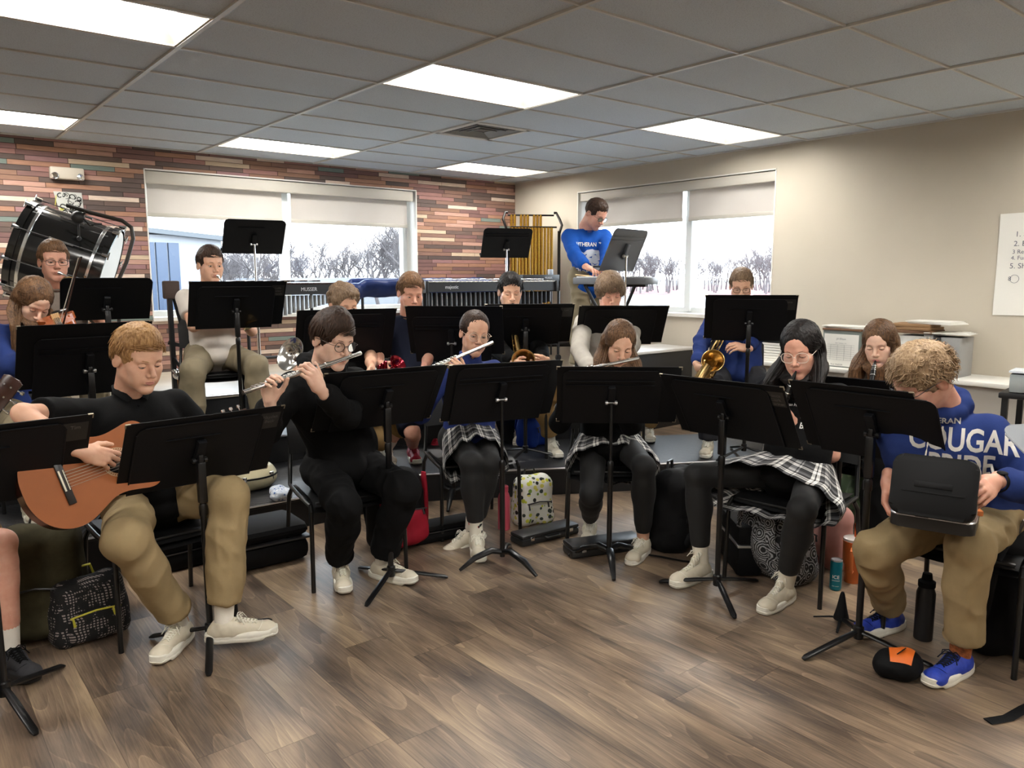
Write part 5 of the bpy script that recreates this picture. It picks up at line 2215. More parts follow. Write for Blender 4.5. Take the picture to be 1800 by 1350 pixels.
# ------------------------------------------------------------------ the players
HS = dict(
    swept=dict(n=640, len=.055, fringe=.004, sweep=-1.3, top=.030, thick=.008, r=.0042, hairline=.088, lift=.014, low=-.03),
    quiff=dict(n=560, len=.085, fringe=.010, sweep=1.1, top=.044, thick=.013, lift=.010, r=.0046, hairline=.080),
    short=dict(n=460, len=.034, fringe=.002, sweep=.4, top=.012, thick=.007, hairline=.082),
    short2=dict(n=500, len=.050, fringe=.006, sweep=-.9, top=.022, thick=.007, hairline=.084, lift=.008),
    spiky=dict(n=480, len=.040, fringe=.004, sweep=.3, top=.026, thick=.009, lift=.018, hairline=.082),
    curly=dict(n=560, len=.060, fringe=.022, sweep=.2, wave=.010, thick=.024, mop=1, r=.0046, hairline=.074, low=-.095, under=.09),
    wavy=dict(n=520, len=.045, fringe=.004, sweep=.4, wave=.008, top=.018, thick=.012, mop=1, r=.0044, hairline=.082),
    tousled=dict(n=760, len=.050, fringe=.004, sweep=.2, wave=.006, top=.030, thick=.014, lift=.022, r=.0034, hairline=.072),
    long=dict(n=760, len=.42, part=0.0, thick=.009, long=.22, r=.0034, hairline=.086),
    longer=dict(n=760, len=.46, part=-.06, thick=.010, long=.26, r=.0036, hairline=.084, wave=.004),
    half=dict(n=760, len=.42, part=0.05, thick=.010, long=.20, r=.0036, hairline=.088, ears=1, wave=.008),
    bun=dict(n=520, len=.08, thick=.005, bun=1, r=.0026, hairline=.080))


def foot(hx, hy, tx_, ty_, z=0.0, lift=0.0, spread=.12, pitch=0):
    """heel and toe pixels on a floor of height z"""
    a, b = atz(hx, hy, z + lift), atz(tx_, ty_, z + lift)
    d = unit(b - a)
    an = a + d * .060
    return (an[0], an[1], math.degrees(math.atan2(d[1], d[0])), lift, spread, pitch)


def auto_feet(hip, face, fw=.42, w=.13):
    F = angdir(face); L_ = np.array((-F[1], F[0], 0))
    out = []
    for s in (1, -1):
        p = np.array((hip[0], hip[1], 0)) + F * fw + L_ * s * w
        out.append((p[0], p[1], face + s * 8))
    return out


def hipof(head, face, lean=.08):
    H_ = atd(*head)
    F = angdir(face)
    return (H_[0] - F[0] * lean, H_[1] - F[1] * lean)


W_R = (M_shoew, (M_solew, M_lacew))


def flute_arms(face, LP, FT, ls=.20, rs=.44, dn=0.0):
    """hands of a flute player: LP lips point, FT foot end"""
    F = angdir(face)
    d = unit(FT - LP)
    up = unit(UP - d * (UP @ d))
    out = unit(np.cross(d, up))
    if out @ F < 0: out = -out
    pl, pr_ = LP + d * ls, LP + d * rs
    return {'L': dict(w=pl - up * (.088 + dn) + out * .045 - d * .035, d=up * .95 + d * .35 - out * .1, p=-out, c=((38, 48, 20), (42, 50, 22), (44, 48, 22), (40, 40, 20)), t=(.2, .1), s=.7, hint=-UP + F * .5),
            'R': dict(w=pr_ - up * (.090 + dn) - out * .040 - d * .01, d=up + out * .15 + d * .1, p=out, c=((42, 50, 22), (44, 52, 24), (46, 50, 24), (44, 44, 20)), t=(.3, .1), s=.7, hint=-UP * .9 - F * .2 + d * .6)}


def head_frame(head, look, hs=1.04):
    yaw, pit, rol = look
    hf = np.array((math.cos(R(yaw)) * math.cos(R(pit)), math.sin(R(yaw)) * math.cos(R(pit)), -math.sin(R(pit))))
    hr = unit(np.cross(hf, UP)); hu = np.cross(hr, hf)
    c, s_ = math.cos(R(rol)), math.sin(R(rol))
    hr, hu = c * hr + s_ * hu, -s_ * hr + c * hu
    return dict(Hc=atd(*head), hf=hf, hr=hr, hu=hu, hs=hs)


# --- 1: guitar boy
h1 = (243, 630, 3.28)
f1 = 275
hip1 = (0.88, 3.58)
GH = atd(207, 812, 3.02)          # sound hole
gF, gL = angdir(f1), angdir(f1 + 98)
g_ax = unit(gL * .96 + UP * .16)  # towards the headstock
g_n = unit(gF * .93 + UP * .30 - g_ax * ((gF * .95 + UP * .25) @ g_ax))
g_y = np.cross(g_n, g_ax)
if g_y[2] < 0: g_y = -g_y
p1 = person('young man in black polo and khakis playing a guitar, head bowed', hip1, 0, f1, h1, (287, 17, 0),
            [foot(368, 1128, 474, 1118, 0, .035, .22), foot(332, 1118, 256, 1190, 0, 0, .62)],
            {'R': dict(w=GH - g_ax * .115 + g_y * .075 + g_n * .035, d=g_ax * .75 - g_y * .55 + g_n * .1, p=-g_n, c=((30, 40, 25), (38, 50, 30), (45, 55, 32), (50, 58, 32)), t=(.25, .2), e=(20, 640, 3.3)),
             'L': dict(w=GH + g_ax * .46 - g_y * .06 - g_n * .05, d=g_y * .7 + g_n * .4 + g_ax * .2, p=g_n * .6 + g_y * .2, c=GRIP, t=(.6, .4))},
            'polo', M_blackc, 'pants', M_khaki, HS['swept'], HM['blond'], SK['light'], lidded=.8, iris='blue', shoes=('cloud',) + W_R, vox=.0065, wide=1.14, headscale=1.08, seed=11, sleeve=.72, hem=.86, scale=1.10, legs=(.94, 1.12))
chest_print(p1, [('K. EVERETT', .022, .075, 0), ('7', .03, .012, .006)], mat('white_print', rgb(230, 228, 222), .7), down=.125, name='embroidery')
chair(hip1[0], hip1[1] + .01, 0, R(f1), 'black chair carrying the guitar boy in khakis')

# --- 2: flute boy
h2, f2 = (585, 598, 3.72), 262
fr2 = head_frame(h2, (280, 14, 4))
LP = lips(fr2, .116, .078)
A_ = LP + np.array((0, 0, 0))
crown = aim(LP, 634, 621, .075, True)
foot2 = aim(crown, 427, 690, .67, True)
hip2 = (1.81, 3.60)
p2 = person('boy with round glasses and black hoodie playing a silver flute', hip2, 0, f2, h2, (280, 14, 4),
            [foot(655, 1012, 728, 1028, 0, 0, .12), foot(597, 1012, 612, 1064, 0, 0, .14)], flute_arms(f2, crown, foot2, .345, .53),
            'hoodie', M_blackc, 'pants', M_blackc, HS['quiff'], HM['brown'], SK['pale'], lidded=.7, glasses=(mat('thin_dark_rim', rgb(70, 60, 54), .3, .8), .0235, .022, 1.0),
            shoes=('run',) + W_R, vox=.0065, headscale=1.06, wide=.92, seed=22, hem=.86, legs=(.98, 1.13))
flute(crown, foot2, 'silver flute played by the boy in the black hoodie')
chair(hip2[0], hip2[1], 0, R(f2), 'black chair under the flute boy in the black hoodie')

M_dotsock = bpy.data.materials.new('dotted_white_sock')
n = NT(M_dotsock)
t_ = n.n('TexCoord')
v_ = n.n('TexVoronoi'); v_.inputs['Scale'].default_value = 38
n.l(t_.outputs['Object'], v_.inputs['Vector'])
w_ = n.n('TexWhiteNoise', noise_dimensions='3D')
n.l(v_.outputs['Position'], w_.inputs['Vector'])
n.l(n.mix(n.ramp(v_.outputs['Distance'], [(.30, (1, 1, 1)), (.34, (0, 0, 0))]), rgb(222, 216, 200), n.ramp(w_.outputs['Value'], [(0, rgb(18, 18, 18)), (.55, rgb(190, 30, 40)), (.8, rgb(222, 216, 200))], 'CONSTANT')), n.b.inputs['Base Color'])
n.b.inputs['Roughness'].default_value = .9
# --- 3: flute girl in blue
h3, f3 = (834, 586, 4.42), 252
fr3 = head_frame(h3, (250, 8, 6), 1.0)
LP = lips(fr3, .116, .076)
crown = aim(LP, 866, 602, .085, True)
foot3 = aim(crown, 690, 677, .67, True)
hip3 = (2.74, 3.76)
p3 = person('girl with clear round glasses and blue pullover playing a flute', hip3, 0, f3, h3, (250, 8, 6),
            [foot(852, 952, 806, 960, 0, 0, .1, 20), foot(836, 960, 848, 1004, 0, 0, .12)], flute_arms(f3, crown, foot3, .30, .50, .02),
            'zip', M_blue2, 'leggings', M_leg, HS['bun'], HM['brown'], SK['light'], fem=True, lidded=.65, glasses=(mat('clear_rose_rim', rgb(214, 186, 168), .2), .0245, .0235, .9),
            shoes=('flat',) + W_R, vox=.007, headscale=1.0, seed=33, hem=.80, socks=.19, sockm=M_dotsock)
flute(crown, foot3, 'silver flute played by the girl in the blue pullover')
skirt(p3, .07, .80, seed=3)
chair(hip3[0], hip3[1], 0, R(f3), 'black chair under the girl in the blue pullover')

# --- 4: flute girl with long hair
h4, f4 = (1088, 605, 4.30), 228
fr4 = head_frame(h4, (236, 22, 6), 1.0)
LP = lips(fr4, .114, .074)
crown = aim(LP, 1123, 629, .085, True)
foot4 = aim(crown, 912, 675, .67, False)
hip4 = (3.27, 3.09)
p4 = person('long-haired girl in a black top playing a flute at the centre', hip4, 0, f4, h4, (236, 22, 6),
            [foot(1136, 968, 1082, 1018, 0, 0, .0), foot(1038, 936, 1028, 982, 0, 0, .0)], flute_arms(f4, crown, foot4, .25, .40, .035),
            'sweat', M_blackc, 'leggings', M_leg, HS['long'], HM['long'], SK['light'], fem=True, lidded=.8, shoes=('court',) + W_R, socks=False, vox=.007, headscale=1.0, seed=44, hem=.90, legs=(1.0, 1.08))
flute(crown, foot4, 'silver flute played by the long-haired girl in black')
skirt(p4, .035, .60, seed=4)
chair(hip4[0], hip4[1], 0, R(f4), 'black chair under the long-haired flute girl')

# --- 5: clarinet girl
h5, f5 = (1408, 615, 3.78), 186
fr5 = head_frame(h5, (194, 16, -4), 1.06)
LP = lips(fr5, .112, .072)
bell5 = aim(LP, 1322, 858, .66, False)
hip5 = (3.47, 2.0)
dcl = unit(bell5 - LP)
p5 = person('dark-haired girl with clear glasses and black shirt playing a clarinet', hip5, 0, f5, h5, (194, 16, -4),
            [foot(1390, 1052, 1312, 1095, 0, 0, .35), foot(1245, 1012, 1164, 1040, 0, 0, .45)],
            {'L': dict(w=LP + dcl * .22 - angdir(f5) * .02 - angdir(f5 - 90) * .05 - UP * .03, d=UP * .3 + angdir(f5) * .6 + angdir(f5 - 90) * .6, p=-angdir(f5), c=KEYS),
             'R': dict(w=LP + dcl * .34 - angdir(f5) * .03 + angdir(f5 - 90) * .06 - UP * .02, d=UP * .2 + angdir(f5) * .6 - angdir(f5 - 90) * .6, p=-angdir(f5), c=KEYS)},
            'tee', M_blackc, 'leggings', M_leg, HS['half'], HM['black'], SK['rosy'], fem=True, lidded=.95, glasses=(mat('clear_rim', rgb(226, 206, 190), .15), .0275, .0235, .8),
            shoes=('high',) + W_R, vox=.007, headscale=1.06, wide=1.12, seed=55, hem=.80, socks=.185, legs=(.98, 1.10), sockm=mat('tall_white_sock', rgb(222, 214, 196), .9, bump=.5, bscale=150, bdist=.001))
clarinet(LP, bell5, 'black clarinet played by the girl with clear glasses')
skirt(p5, .05, .86, seed=6)
chair(hip5[0], hip5[1], 0, R(f5), 'black chair under the clarinet girl with clear glasses')
M_print = MATS['white_print']
chest_print(p5, [('Lutheran High presents', .018, 0, .055), ('THE', .013, .09, .032), ('BEAUTY', .034, .096, .010), ('AND THE', .012, .12, -.012), ('BEAST', .038, .096, -.034)], M_print, down=.13, name='shirt_lettering')
mb = MB()
e = p5['Hc'] + p5['hr'] * -.088 * 1.06 * 1 - p5['hu'] * .045
mb.tube([e + UP * .012, e], .0012, 6)
mb.ball(e - UP * .010, .0095, 10, 8)
mb.build('earring', M_gold, p5['root'], world=True)

# --- 6: bent-over boy in the hoodie
h6, f6 = (1622, 668, 2.98), 200
hip6 = (3.43, 1.19)
F6, L6 = angdir(f6), angdir(f6 + 90)
lap6 = np.array((hip6[0], hip6[1], 0)) + F6 * .30 + UP * .635
WL6 = atd(1748, 846, 2.72)
WR6 = atd(1560, 845, 3.08)
p6 = person('boy in blue hoodie bent over an open black case on his lap', hip6, 0, f6, h6, (148, 33, 6),
            [foot(1700, 1178, 1600, 1224, 0, 0, -.05), foot(1582, 1102, 1476, 1130, 0, 0, -.05)],
            {'L': dict(w=WL6, d=F6 * .85 - UP * .25 - L6 * .3, p=-UP * .5 - L6 * .6, c=RELAX, hint=L6 * .8 - UP * .3 - F6 * .6),
             'R': dict(w=WR6, d=-UP * .8 + F6 * .3, p=L6, c=RELAX, e=(1640, 800, 3.35))},
            'hoodie', M_blue, 'pants', M_khaki, HS['tousled'], HM['light'], SK['rosy'], lidded=.85, glasses=(mat('black_rim', rgb(16, 16, 18), .3), .024, .018, .6),
            shoes=('run', mat('blue_mesh_knit', rgb(36, 62, 168), .6, var=.15, vscale=90, bump=.4, bscale=300, bdist=.001), (M_solew, M_navy)), vox=.0065, headscale=1.06, seed=66,
            sockm=mat('patterned_brown_sock', rgb(148, 84, 44), .9, var=.55, vscale=60), hem=.86, wide=1.05, legs=(.98, 1.13))
chair(hip6[0] + .03, hip6[1], 0, R(184), 'black chair under the bent-over boy in the blue hoodie')
# --- 7: violin girl
h7, f7 = (58, 530, 4.42), 278
hip7 = hipof(h7, f7, .20)
p7 = person('girl with long brown hair and blue sweatshirt bowed over a violin', hip7, .2, f7, h7, (284, 38, 10), auto_feet(hip7, f7, .40, .16),
            {'L': dict(w=atd(130, 640, 4.22), d=angdir(300) * .3 + UP * .8, p=-angdir(278) + angdir(190) * .4, c=GRIP),
             'R': dict(w=atd(88, 606, 4.25), d=angdir(0) * .5 + UP * -.3 + angdir(280) * .5, p=-UP, c=GRIP)},
            'sweat', M_blue, 'pants', M_khaki2, dict(HS['longer'], fringe=.0), HM['long'], SK['pale'], fem=True, lidded=.8, shoes=('flat',) + W_R, seed=77, headscale=1.04, hem=.85)
chair(hip7[0], hip7[1], .2, R(f7), 'black chair under the violin girl at left')
chest_print(p7, [('HUSKIES', .07, .02, 0)], M_print, down=.24, name='shirt_lettering')
# --- 8: brass player with glasses
h8, f8 = (95, 460, 5.05), 264
fr8 = head_frame(h8, (270, 2, 0))
LP = lips(fr8, .122, .064)
b8 = LP + angdir(335) * .36 - UP * .17 + angdir(270) * .08
hip8 = hipof(h8, f8, .05)
p8 = person('boy with glasses and grey shirt playing brass beside the bass drum', hip8, .4, f8, h8, (270, 2, 0), auto_feet(hip8, f8),
            {'L': dict(w=LP + unit(b8 - LP) * .16 - UP * .13, d=UP * .9, p=angdir(20), c=GRIP), 'R': dict(w=LP + unit(b8 - LP) * .20 - UP * .10 + angdir(180) * .04, d=UP * .9 + angdir(270) * .2, p=angdir(0), c=KEYS)},
            'tee', M_greytee, 'pants', M_khaki2, HS['short2'], HM['mid'], SK['rosy'], lidded=.55, glasses=(mat('dark_rim', rgb(30, 28, 28), .3), .0255, .0165, .6), seed=88)
trumpet(LP, b8, 'dull brass trumpet held by the boy beside the bass drum')
chair(hip8[0], hip8[1], .4, R(f8), 'black chair under the brass player beside the bass drum')
# --- 9: boy in polo
h9, f9 = (370, 466, 5.6), 260
fr9 = head_frame(h9, (272, 4, 0))
LP = lips(fr9, .122, .064)
b9 = LP + angdir(310) * .24 - UP * .32
hip9 = hipof(h9, f9, .02)
p9 = person('boy in an off-white polo and khakis playing a brass horn', hip9, .4, f9, h9, (272, 4, 0), auto_feet(hip9, f9, .42, .22),
            {'L': dict(w=LP + unit(b9 - LP) * .20 - UP * .12, d=UP * .9, p=angdir(20), c=GRIP), 'R': dict(w=LP + unit(b9 - LP) * .22 - UP * .11 + angdir(180) * .05, d=UP * .9, p=angdir(0), c=KEYS, hint=-UP * .5 - angdir(350) * .8)},
            'polo', M_whitep, 'pants', M_khaki2, HS['short2'], HM['brown'], SK['light'], lidded=.45, seed=99)
trumpet(LP, b9, 'brass trumpet at the lips of the boy in the off-white polo')
chair(hip9[0], hip9[1], .4, R(f9), 'black chair under the boy in the off-white polo')
# --- 10: curly boy with silver bell
h10, f10 = (604, 536, 5.12), 256
hip10 = hipof(h10, f10, .06)
p10 = person('curly-haired boy in a black shirt behind the flute boy', hip10, .2, f10, h10, (268, 14, 0),
             [foot(676, 806, 706, 840, .2), foot(600, 815, 600, 850, .2)],
             {'L': dict(w=atd(652, 645, 4.8), d=angdir(250) - UP * 1.2, p=angdir(180), c=GRIP), 'R': dict(w=atd(545, 665, 4.85), d=angdir(250) - UP, p=angdir(0), c=GRIP)},
             'tee', M_blackc, 'pants', M_khaki3, HS['wavy'], HM['ash'], SK['light'], lidded=.5, seed=110, hem=.62, shoes=('flat',) + W_R, socks=.10)
chair(hip10[0], hip10[1], .2, R(f10), 'black chair under the curly boy behind the flute boy')
# --- 11
h11, f11 = (722, 515, 5.42), 236
hip11 = hipof(h11, f11, .06)
M_red = mat('red_mesh_shoe', rgb(168, 26, 52), .55, var=.2, vscale=60, bump=.3, bscale=300, bdist=.001)
p11 = person('brown-haired boy in shorts and red shoes reading his music', hip11, .2, f11, h11, (254, 16, 0),
             [foot(770, 772, 757, 792, .2, 0, .2, 25), foot(724, 804, 744, 836, .2)],
             {'L': dict(w=atd(745, 648, 5.1), d=angdir(215) - UP * 1.2, p=angdir(150), c=GRIP), 'R': dict(w=atd(665, 640, 5.0), d=angdir(300) - UP * .8, p=angdir(30), c=GRIP)},
             'tee', M_navy, 'shorts', M_navy, HS['swept'], HM['mid'], SK['rosy'], lidded=.6, seed=121, shoes=('run', M_red, (M_solew, M_red)), socks=False, hem=.96)
chair(hip11[0], hip11[1], .2, R(f11), 'black chair under the boy with red shoes')
# --- 12
h12, f12 = (897, 513, 5.72), 236
fr12 = head_frame(h12, (240, 10, 0))
LP = lips(fr12, .118, .066)
hip12 = hipof(h12, f12, .02)
p12 = person('boy with short black hair and a dark shirt playing saxophone', hip12, .2, f12, h12, (240, 10, 0), [foot(915, 772, 905, 792, .2), foot(870, 775, 862, 795, .2)],
             {'L': dict(w=atd(955, 632, 5.45), d=angdir(170) * .8 + UP * .1, p=angdir(236), c=GRIP, e=(975, 720, 5.7)), 'R': dict(w=atd(905, 640, 5.4), d=angdir(236), p=angdir(0), c=GRIP)},
             'sweat', M_blackc, 'pants', M_khaki3, HS['spiky'], HM['black'], SK['light'], lidded=.95, seed=132, hem=.82)
saxophone(LP, atd(920, 668, 5.5), atd(920, 632, 5.32), -ray(920, 600) * .9 + UP * .5, 'brass saxophone of the boy with short black hair', size=.8)
chair(hip12[0], hip12[1], .2, R(f12), 'black chair under the boy with short black hair')
# --- 13
h13, f13 = (1072, 516, 5.62), 232
fr13 = head_frame(h13, (238, 14, 0))
LP = lips(fr13, .118, .066)
hip13 = hipof(h13, f13, .10)
p13 = person('boy with shaggy curls and light grey sweatshirt playing a reed', hip13, .2, f13, h13, (238, 14, 0),
             [foot(1138, 768, 1156, 806, .2, 0, .5), foot(964, 794, 1002, 820, .2, 0, .5)],
             {'R': dict(w=atd(1040, 655, 5.0), d=angdir(250) - UP * .3, p=angdir(330), c=GRIP, hint=-angdir(322) * .8 - UP * .3), 'L': dict(w=atd(1100, 625, 5.2), d=angdir(200), p=angdir(232), c=GRIP)},
             'sweat', M_greysw, 'pants', M_khaki3, HS['curly'], HM['ash'], SK['rosy'], lidded=.9, seed=143, shoes=('run',) + W_R, hem=.82, wide=1.05)
saxophone(LP, atd(1075, 668, 5.3), atd(1080, 650, 5.1), -ray(1080, 640) * .5 + UP * .8, 'saxophone of the boy with shaggy curls', size=.8)
chair(hip13[0], hip13[1], .2, R(f13), 'black chair under the boy with shaggy curls')
# --- 14
h14, f14 = (1303, 503, 6.0), 218
fr14 = head_frame(h14, (216, 16, 0))
LP = lips(fr14, .118, .066)
hip14 = hipof(h14, f14, .04)
p14 = person('boy with glasses and blue sweatshirt playing a tenor saxophone', hip14, .2, f14, h14, (216, 16, 0), auto_feet(hip14, f14, .40, .22),
             {'R': dict(w=atd(1226, 645, 5.72), d=unit(atd(1240, 672, 5.66) - atd(1226, 645, 5.72)), p=angdir(330), c=GRIP, hint=-angdir(308) * .9 - UP * .2),
              'L': dict(w=atd(1312, 612, 5.66), d=unit(atd(1282, 606, 5.62) - atd(1312, 612, 5.66)), p=-UP * .5 + angdir(60) * .5, c=KEYS, hint=angdir(308) * .8 - UP * .5)},
             'sweat', M_blue, 'pants', M_char, HS['short2'], HM['ash'], SK['light'], lidded=.8, glasses=(MATS['thin_dark_rim'], .024, .018, .7), seed=154, hem=.95)
saxophone(LP, atd(1222, 676, 5.62), atd(1253, 634, 5.50), -ray(1253, 600) + UP * .25 - AX[0] * .1, 'tenor saxophone with a wide brass bell, boy in blue at right')
chair(hip14[0], hip14[1], .2, R(f14), 'black chair under the tenor saxophone boy')
chest_print(p14, [('COUGARS', .07, .0, 0)], M_print, down=.10, name='shirt_lettering')
# --- 15
h15, f15 = (1546, 604, 4.48), 190
fr15 = head_frame(h15, (192, 16, -3), 1.02)
LP = lips(fr15, .112, .070)
bell15 = aim(LP, 1510, 800, .66, True)
hip15 = hipof(h15, f15, .04)
dcl = unit(bell15 - LP)
p15 = person('girl with long streaked brown hair playing a clarinet at the back', hip15, 0, f15, h15, (192, 16, -3), auto_feet(hip15, f15, .42, .13),
             {'L': dict(w=LP + dcl * .30 + angdir(f15 + 90) * .05, d=UP * .2 + angdir(f15), p=-angdir(f15 + 90), c=KEYS), 'R': dict(w=LP + dcl * .46 - angdir(f15 + 90) * .05, d=UP * .2 + angdir(f15), p=angdir(f15 + 90), c=KEYS)},
             'tee', M_greytee, 'pants', M_blackc, HS['longer'], HM['long'], SK['pale'], fem=True, lidded=.9, seed=165, headscale=1.02)
clarinet(LP, bell15, 'black clarinet played by the girl at the back right')
chair(hip15[0], hip15[1], 0, R(f15), 'black chair under the clarinet girl at the back right')
# --- 16: standing
h16, f16 = (1047, 376, 7.0), 244
H16 = atd(*h16)
F16 = angdir(f16)
hip16 = (H16[0] - F16[0] * .13, H16[1] - F16[1] * .13)
p16 = person('boy in bright blue sweatshirt standing at the keyboard by the window', hip16, .6, f16, h16, (276, 34, 0), auto_feet(hip16, f16, .0, .12),
             {'R': dict(w=atd(1032, 470, 6.62), d=angdir(275) - UP * .25, p=-UP, c=RELAX, hint=-angdir(352) * .7 - UP * .5 - F16 * .5), 'L': dict(w=atd(1062, 474, 6.5), d=angdir(300) - UP * .2, p=-UP, c=RELAX, hint=angdir(352) * .6 - UP * .6)},
             'sweat', M_bluebr, 'pants', M_khaki2, HS['short'], HM['brown'], SK['rosy'], lidded=.8, glasses=(MATS['black_rim'], .024, .017, .6), standing=True, seed=176, scale=.97, vox=.008)
M_printg = mat('silver_print', rgb(206, 212, 220), .6)
chest_print(p16, [('LUTHERAN HIGH', .050, 0, .03, .85), ('COUGAR PRIDE', .055, 0, -.20, .85)], M_print, down=.13, name='shirt_lettering', start=.21)


def cougar_mark():
    """a side-on big-cat head emblem made from flat shapes"""
    mb = MB()
    head_ = [(-.085, .050), (-.060, .035), (-.035, .058), (.01, .066), (.05, .050), (.075, .018), (.082, -.02), (.070, -.055), (.045, -.075), (.020, -.085), (.005, -.070), (.0, -.045), (-.022, -.040), (-.040, -.055), (-.048, -.030), (-.062, -.008), (-.072, .018)]
    mb._f([mb._v((x, y, 0)) for x, y in head_])
    bmesh.ops.triangulate(mb.bm, faces=mb.bm.faces)
    for _ in range(3): bmesh.ops.subdivide_edges(mb.bm, edges=[e for e in mb.bm.edges if e.calc_length() > .02], cuts=1); bmesh.ops.triangulate(mb.bm, faces=mb.bm.faces)
    me = bpy.data.meshes.new('emblem'); mb.bm.to_mesh(me); mb.bm.free()
    return me


chest_print(p16, [(cougar_mark(), 1.15, .0, -.085)], M_printg, down=.13, name='emblem', start=.21)
mm = MB()
for q in ([(.018, .020), (.040, .028), (.044, .018)], [(.052, -.026), (.076, -.018), (.072, -.032)], [(.0, -.038), (.03, -.052), (.058, -.046), (.03, -.060)], [(-.062, .012), (-.035, .030), (-.038, .016)], [(-.02, .0), (.008, .010), (.004, -.004)]):
    mm._f([mm._v((x, y, 0)) for x, y in q])
me = bpy.data.meshes.new('emblem'); mm.bm.to_mesh(me); mm.bm.free()
chest_print(p16, [(me, 1.15, .0, -.085)], M_bluebr, down=.13, name='emblem_detail', depth=.004, start=.21)
# --- 0: bare-kneed person at the left edge
kn0 = foot(8, 1168, 78, 1216, 0, 0, .1)
F0 = angdir(318)
hip0 = (kn0[0] - F0[0] * .46, kn0[1] - F0[1] * .46)
p0 = person('person at the left edge in khaki shorts, one bare shin and black shoe showing', hip0, 0, 318, np.array((hip0[0] + .05, hip0[1] - .05, 1.22)), (318, 20, 0), [kn0, (kn0[0] - .25, kn0[1] - .25, 300)],
            None, 'tee', M_greytee, 'shorts', M_khaki, HS['short'], HM['mid'], SK['rosy'], seed=5, shoes=('run', mat('dark_grey_mesh', rgb(40, 40, 44), .8, var=.2, vscale=80), (mat('black_sole', rgb(22, 22, 24), .6), M_blackc)), hem=.84, vox=.0065)
chair(hip0[0], hip0[1], 0, R(318), 'black chair under the bare-kneed person, left edge')
# ------------------------------------------------------------------ guitar
M_top = mat('cedar_top', rgb(150, 86, 44), .45, var=.10, vscale=5, spec=.3)
M_side = mat('rosewood', rgb(60, 30, 20), .25, coat=.3)
M_rose = mat('dark_fretboard', rgb(26, 20, 18), .35)
M_string = mat('string_silver', rgb(214, 208, 196), .3, .6)


def guitar(H, ax, n_, label, neck=.40, head=True):
    """H sound hole, ax towards the headstock, n_ out of the top"""
    ax = unit(ax); n_ = unit(n_ - ax * (n_ @ ax)); y = np.cross(n_, ax)
    t = empty('guitar', H, 0, label, 'guitar')
    X = frame_matrix(H, ax, y, n_)
    # outline: x along neck, hole at 0
    half = [(-.345, 0), (-.343, .05), (-.325, .105), (-.285, .155), (-.225, .182), (-.165, .178), (-.105, .148), (-.055, .122), (-.01, .118), (.04, .128), (.085, .140), (.120, .136), (.145, .110), (.157, .06), (.160, 0)]
    out = half + [(a, -b) for a, b in half[-2:0:-1]]
    # smooth the outline
    P = np.array(out)
    for _ in range(2): P = np.concatenate([(.75 * P + .25 * np.roll(P, -1, 0))[:, None], (.25 * P + .75 * np.roll(P, -1, 0))[:, None]], 1).reshape(-1, 2)
    out = [tuple(p) for p in P]
    m = MB(); m.X = X; m.prism([(a * .985, b * .985) for a, b in out], (0, 0, -.090), (1, 0, 0), (0, 1, 0), (0, 0, .088))
    m.build('sides', M_side, t, world=True)
    m = MB(); m.X = X; m.prism(out, (0, 0, -.004), (1, 0, 0), (0, 1, 0), (0, 0, .004), bevel=.0015)
    m.build('soundboard', M_top, t, world=True)
    m = MB(); m.X = X
    m.lathe((0, 0, .0004), [(.0435, 0), (.0436, .0006), (.0001, .0007)], 32)
    m.build('sound_hole', M_ebony, t, world=True)
    m = MB(); m.X = X
    for r_ in (.047, .056): m.tube([(r_ * math.cos(a), r_ * math.sin(a), .0008) for a in [2 * PI * k / 48 for k in range(49)]], .0012, 5, cap=False)
    for k in range(40):
        a = 2 * PI * k / 40
        m.box((.0515 * math.cos(a), .0515 * math.sin(a), .0008), (.0035, .0035, .0012), Matrix.Rotation(a, 4, 'Z'))
    m.build('rosette', mat('rosette_ivory', rgb(216, 196, 160), .5), t, world=True)
    m = MB(); m.X = X
    m.box((-.205, 0, .005), (.028, .185, .010), bevel=.003)
    m.build('bridge', M_rose, t, world=True)
    m = MB(); m.X = X
    m.box((-.198, 0, .0115), (.003, .078, .006)); m.box((-.212, 0, .0108), (.006, .080, .003))
    m.build('saddle', mat('bone', rgb(228, 220, 200), .4), t, world=True)
    m = MB(); m.X = X
    m.box((.05 + neck / 2, 0, .003), (neck, .056, .008), bevel=.002)
    m.build('fretboard', M_rose, t, world=True)
    m = MB(); m.X = X
    m.tube([(.16, 0, -.012), (.05 + neck, 0, -.010)], .024, 12, flat=.75, up=(0, 0, 1))
    m.build('neck', M_side, t, world=True)
    m = MB(); m.X = X
    for k in range(6):
        yy = -.029 + .0116 * k
        m.tube([(-.2, yy, .014), (.05 + neck, yy * .72, .0105)], .0007 + .00012 * k, 4)
    m.build('strings', M_string, t, world=True)
    if head:
        m = MB(); m.X = X @ Matrix.Translation((.05 + neck, 0, 0)) @ Matrix.Rotation(R(12), 4, 'Y')
        m.prism([(0, -.026), (.03, -.035), (.17, -.038), (.18, -.02), (.175, 0), (.18, .02), (.17, .038), (.03, .035), (0, .026)], (0, 0, -.014), (1, 0, 0), (0, 1, 0), (0, 0, .016), bevel=.002)
        hd = m.build('headstock', M_side, t, world=True)
        for s in (-1, 1):
            for k in range(3):
                m = MB(); m.X = X @ Matrix.Translation((.05 + neck, 0, 0)) @ Matrix.Rotation(R(12), 4, 'Y')
                m.lathe((.05 + .045 * k, s * .036, -.006), [(.003, 0), (.003, .014), (.008, .015), (.008, .026), (.004, .028)], 10, (0, s, 0))
                m.lathe((.05 + .045 * k, s * .014, .002), [(.005, 0), (.004, .008)], 8)
                m.build('tuning_peg', M_chrome, t, world=True)
    return t


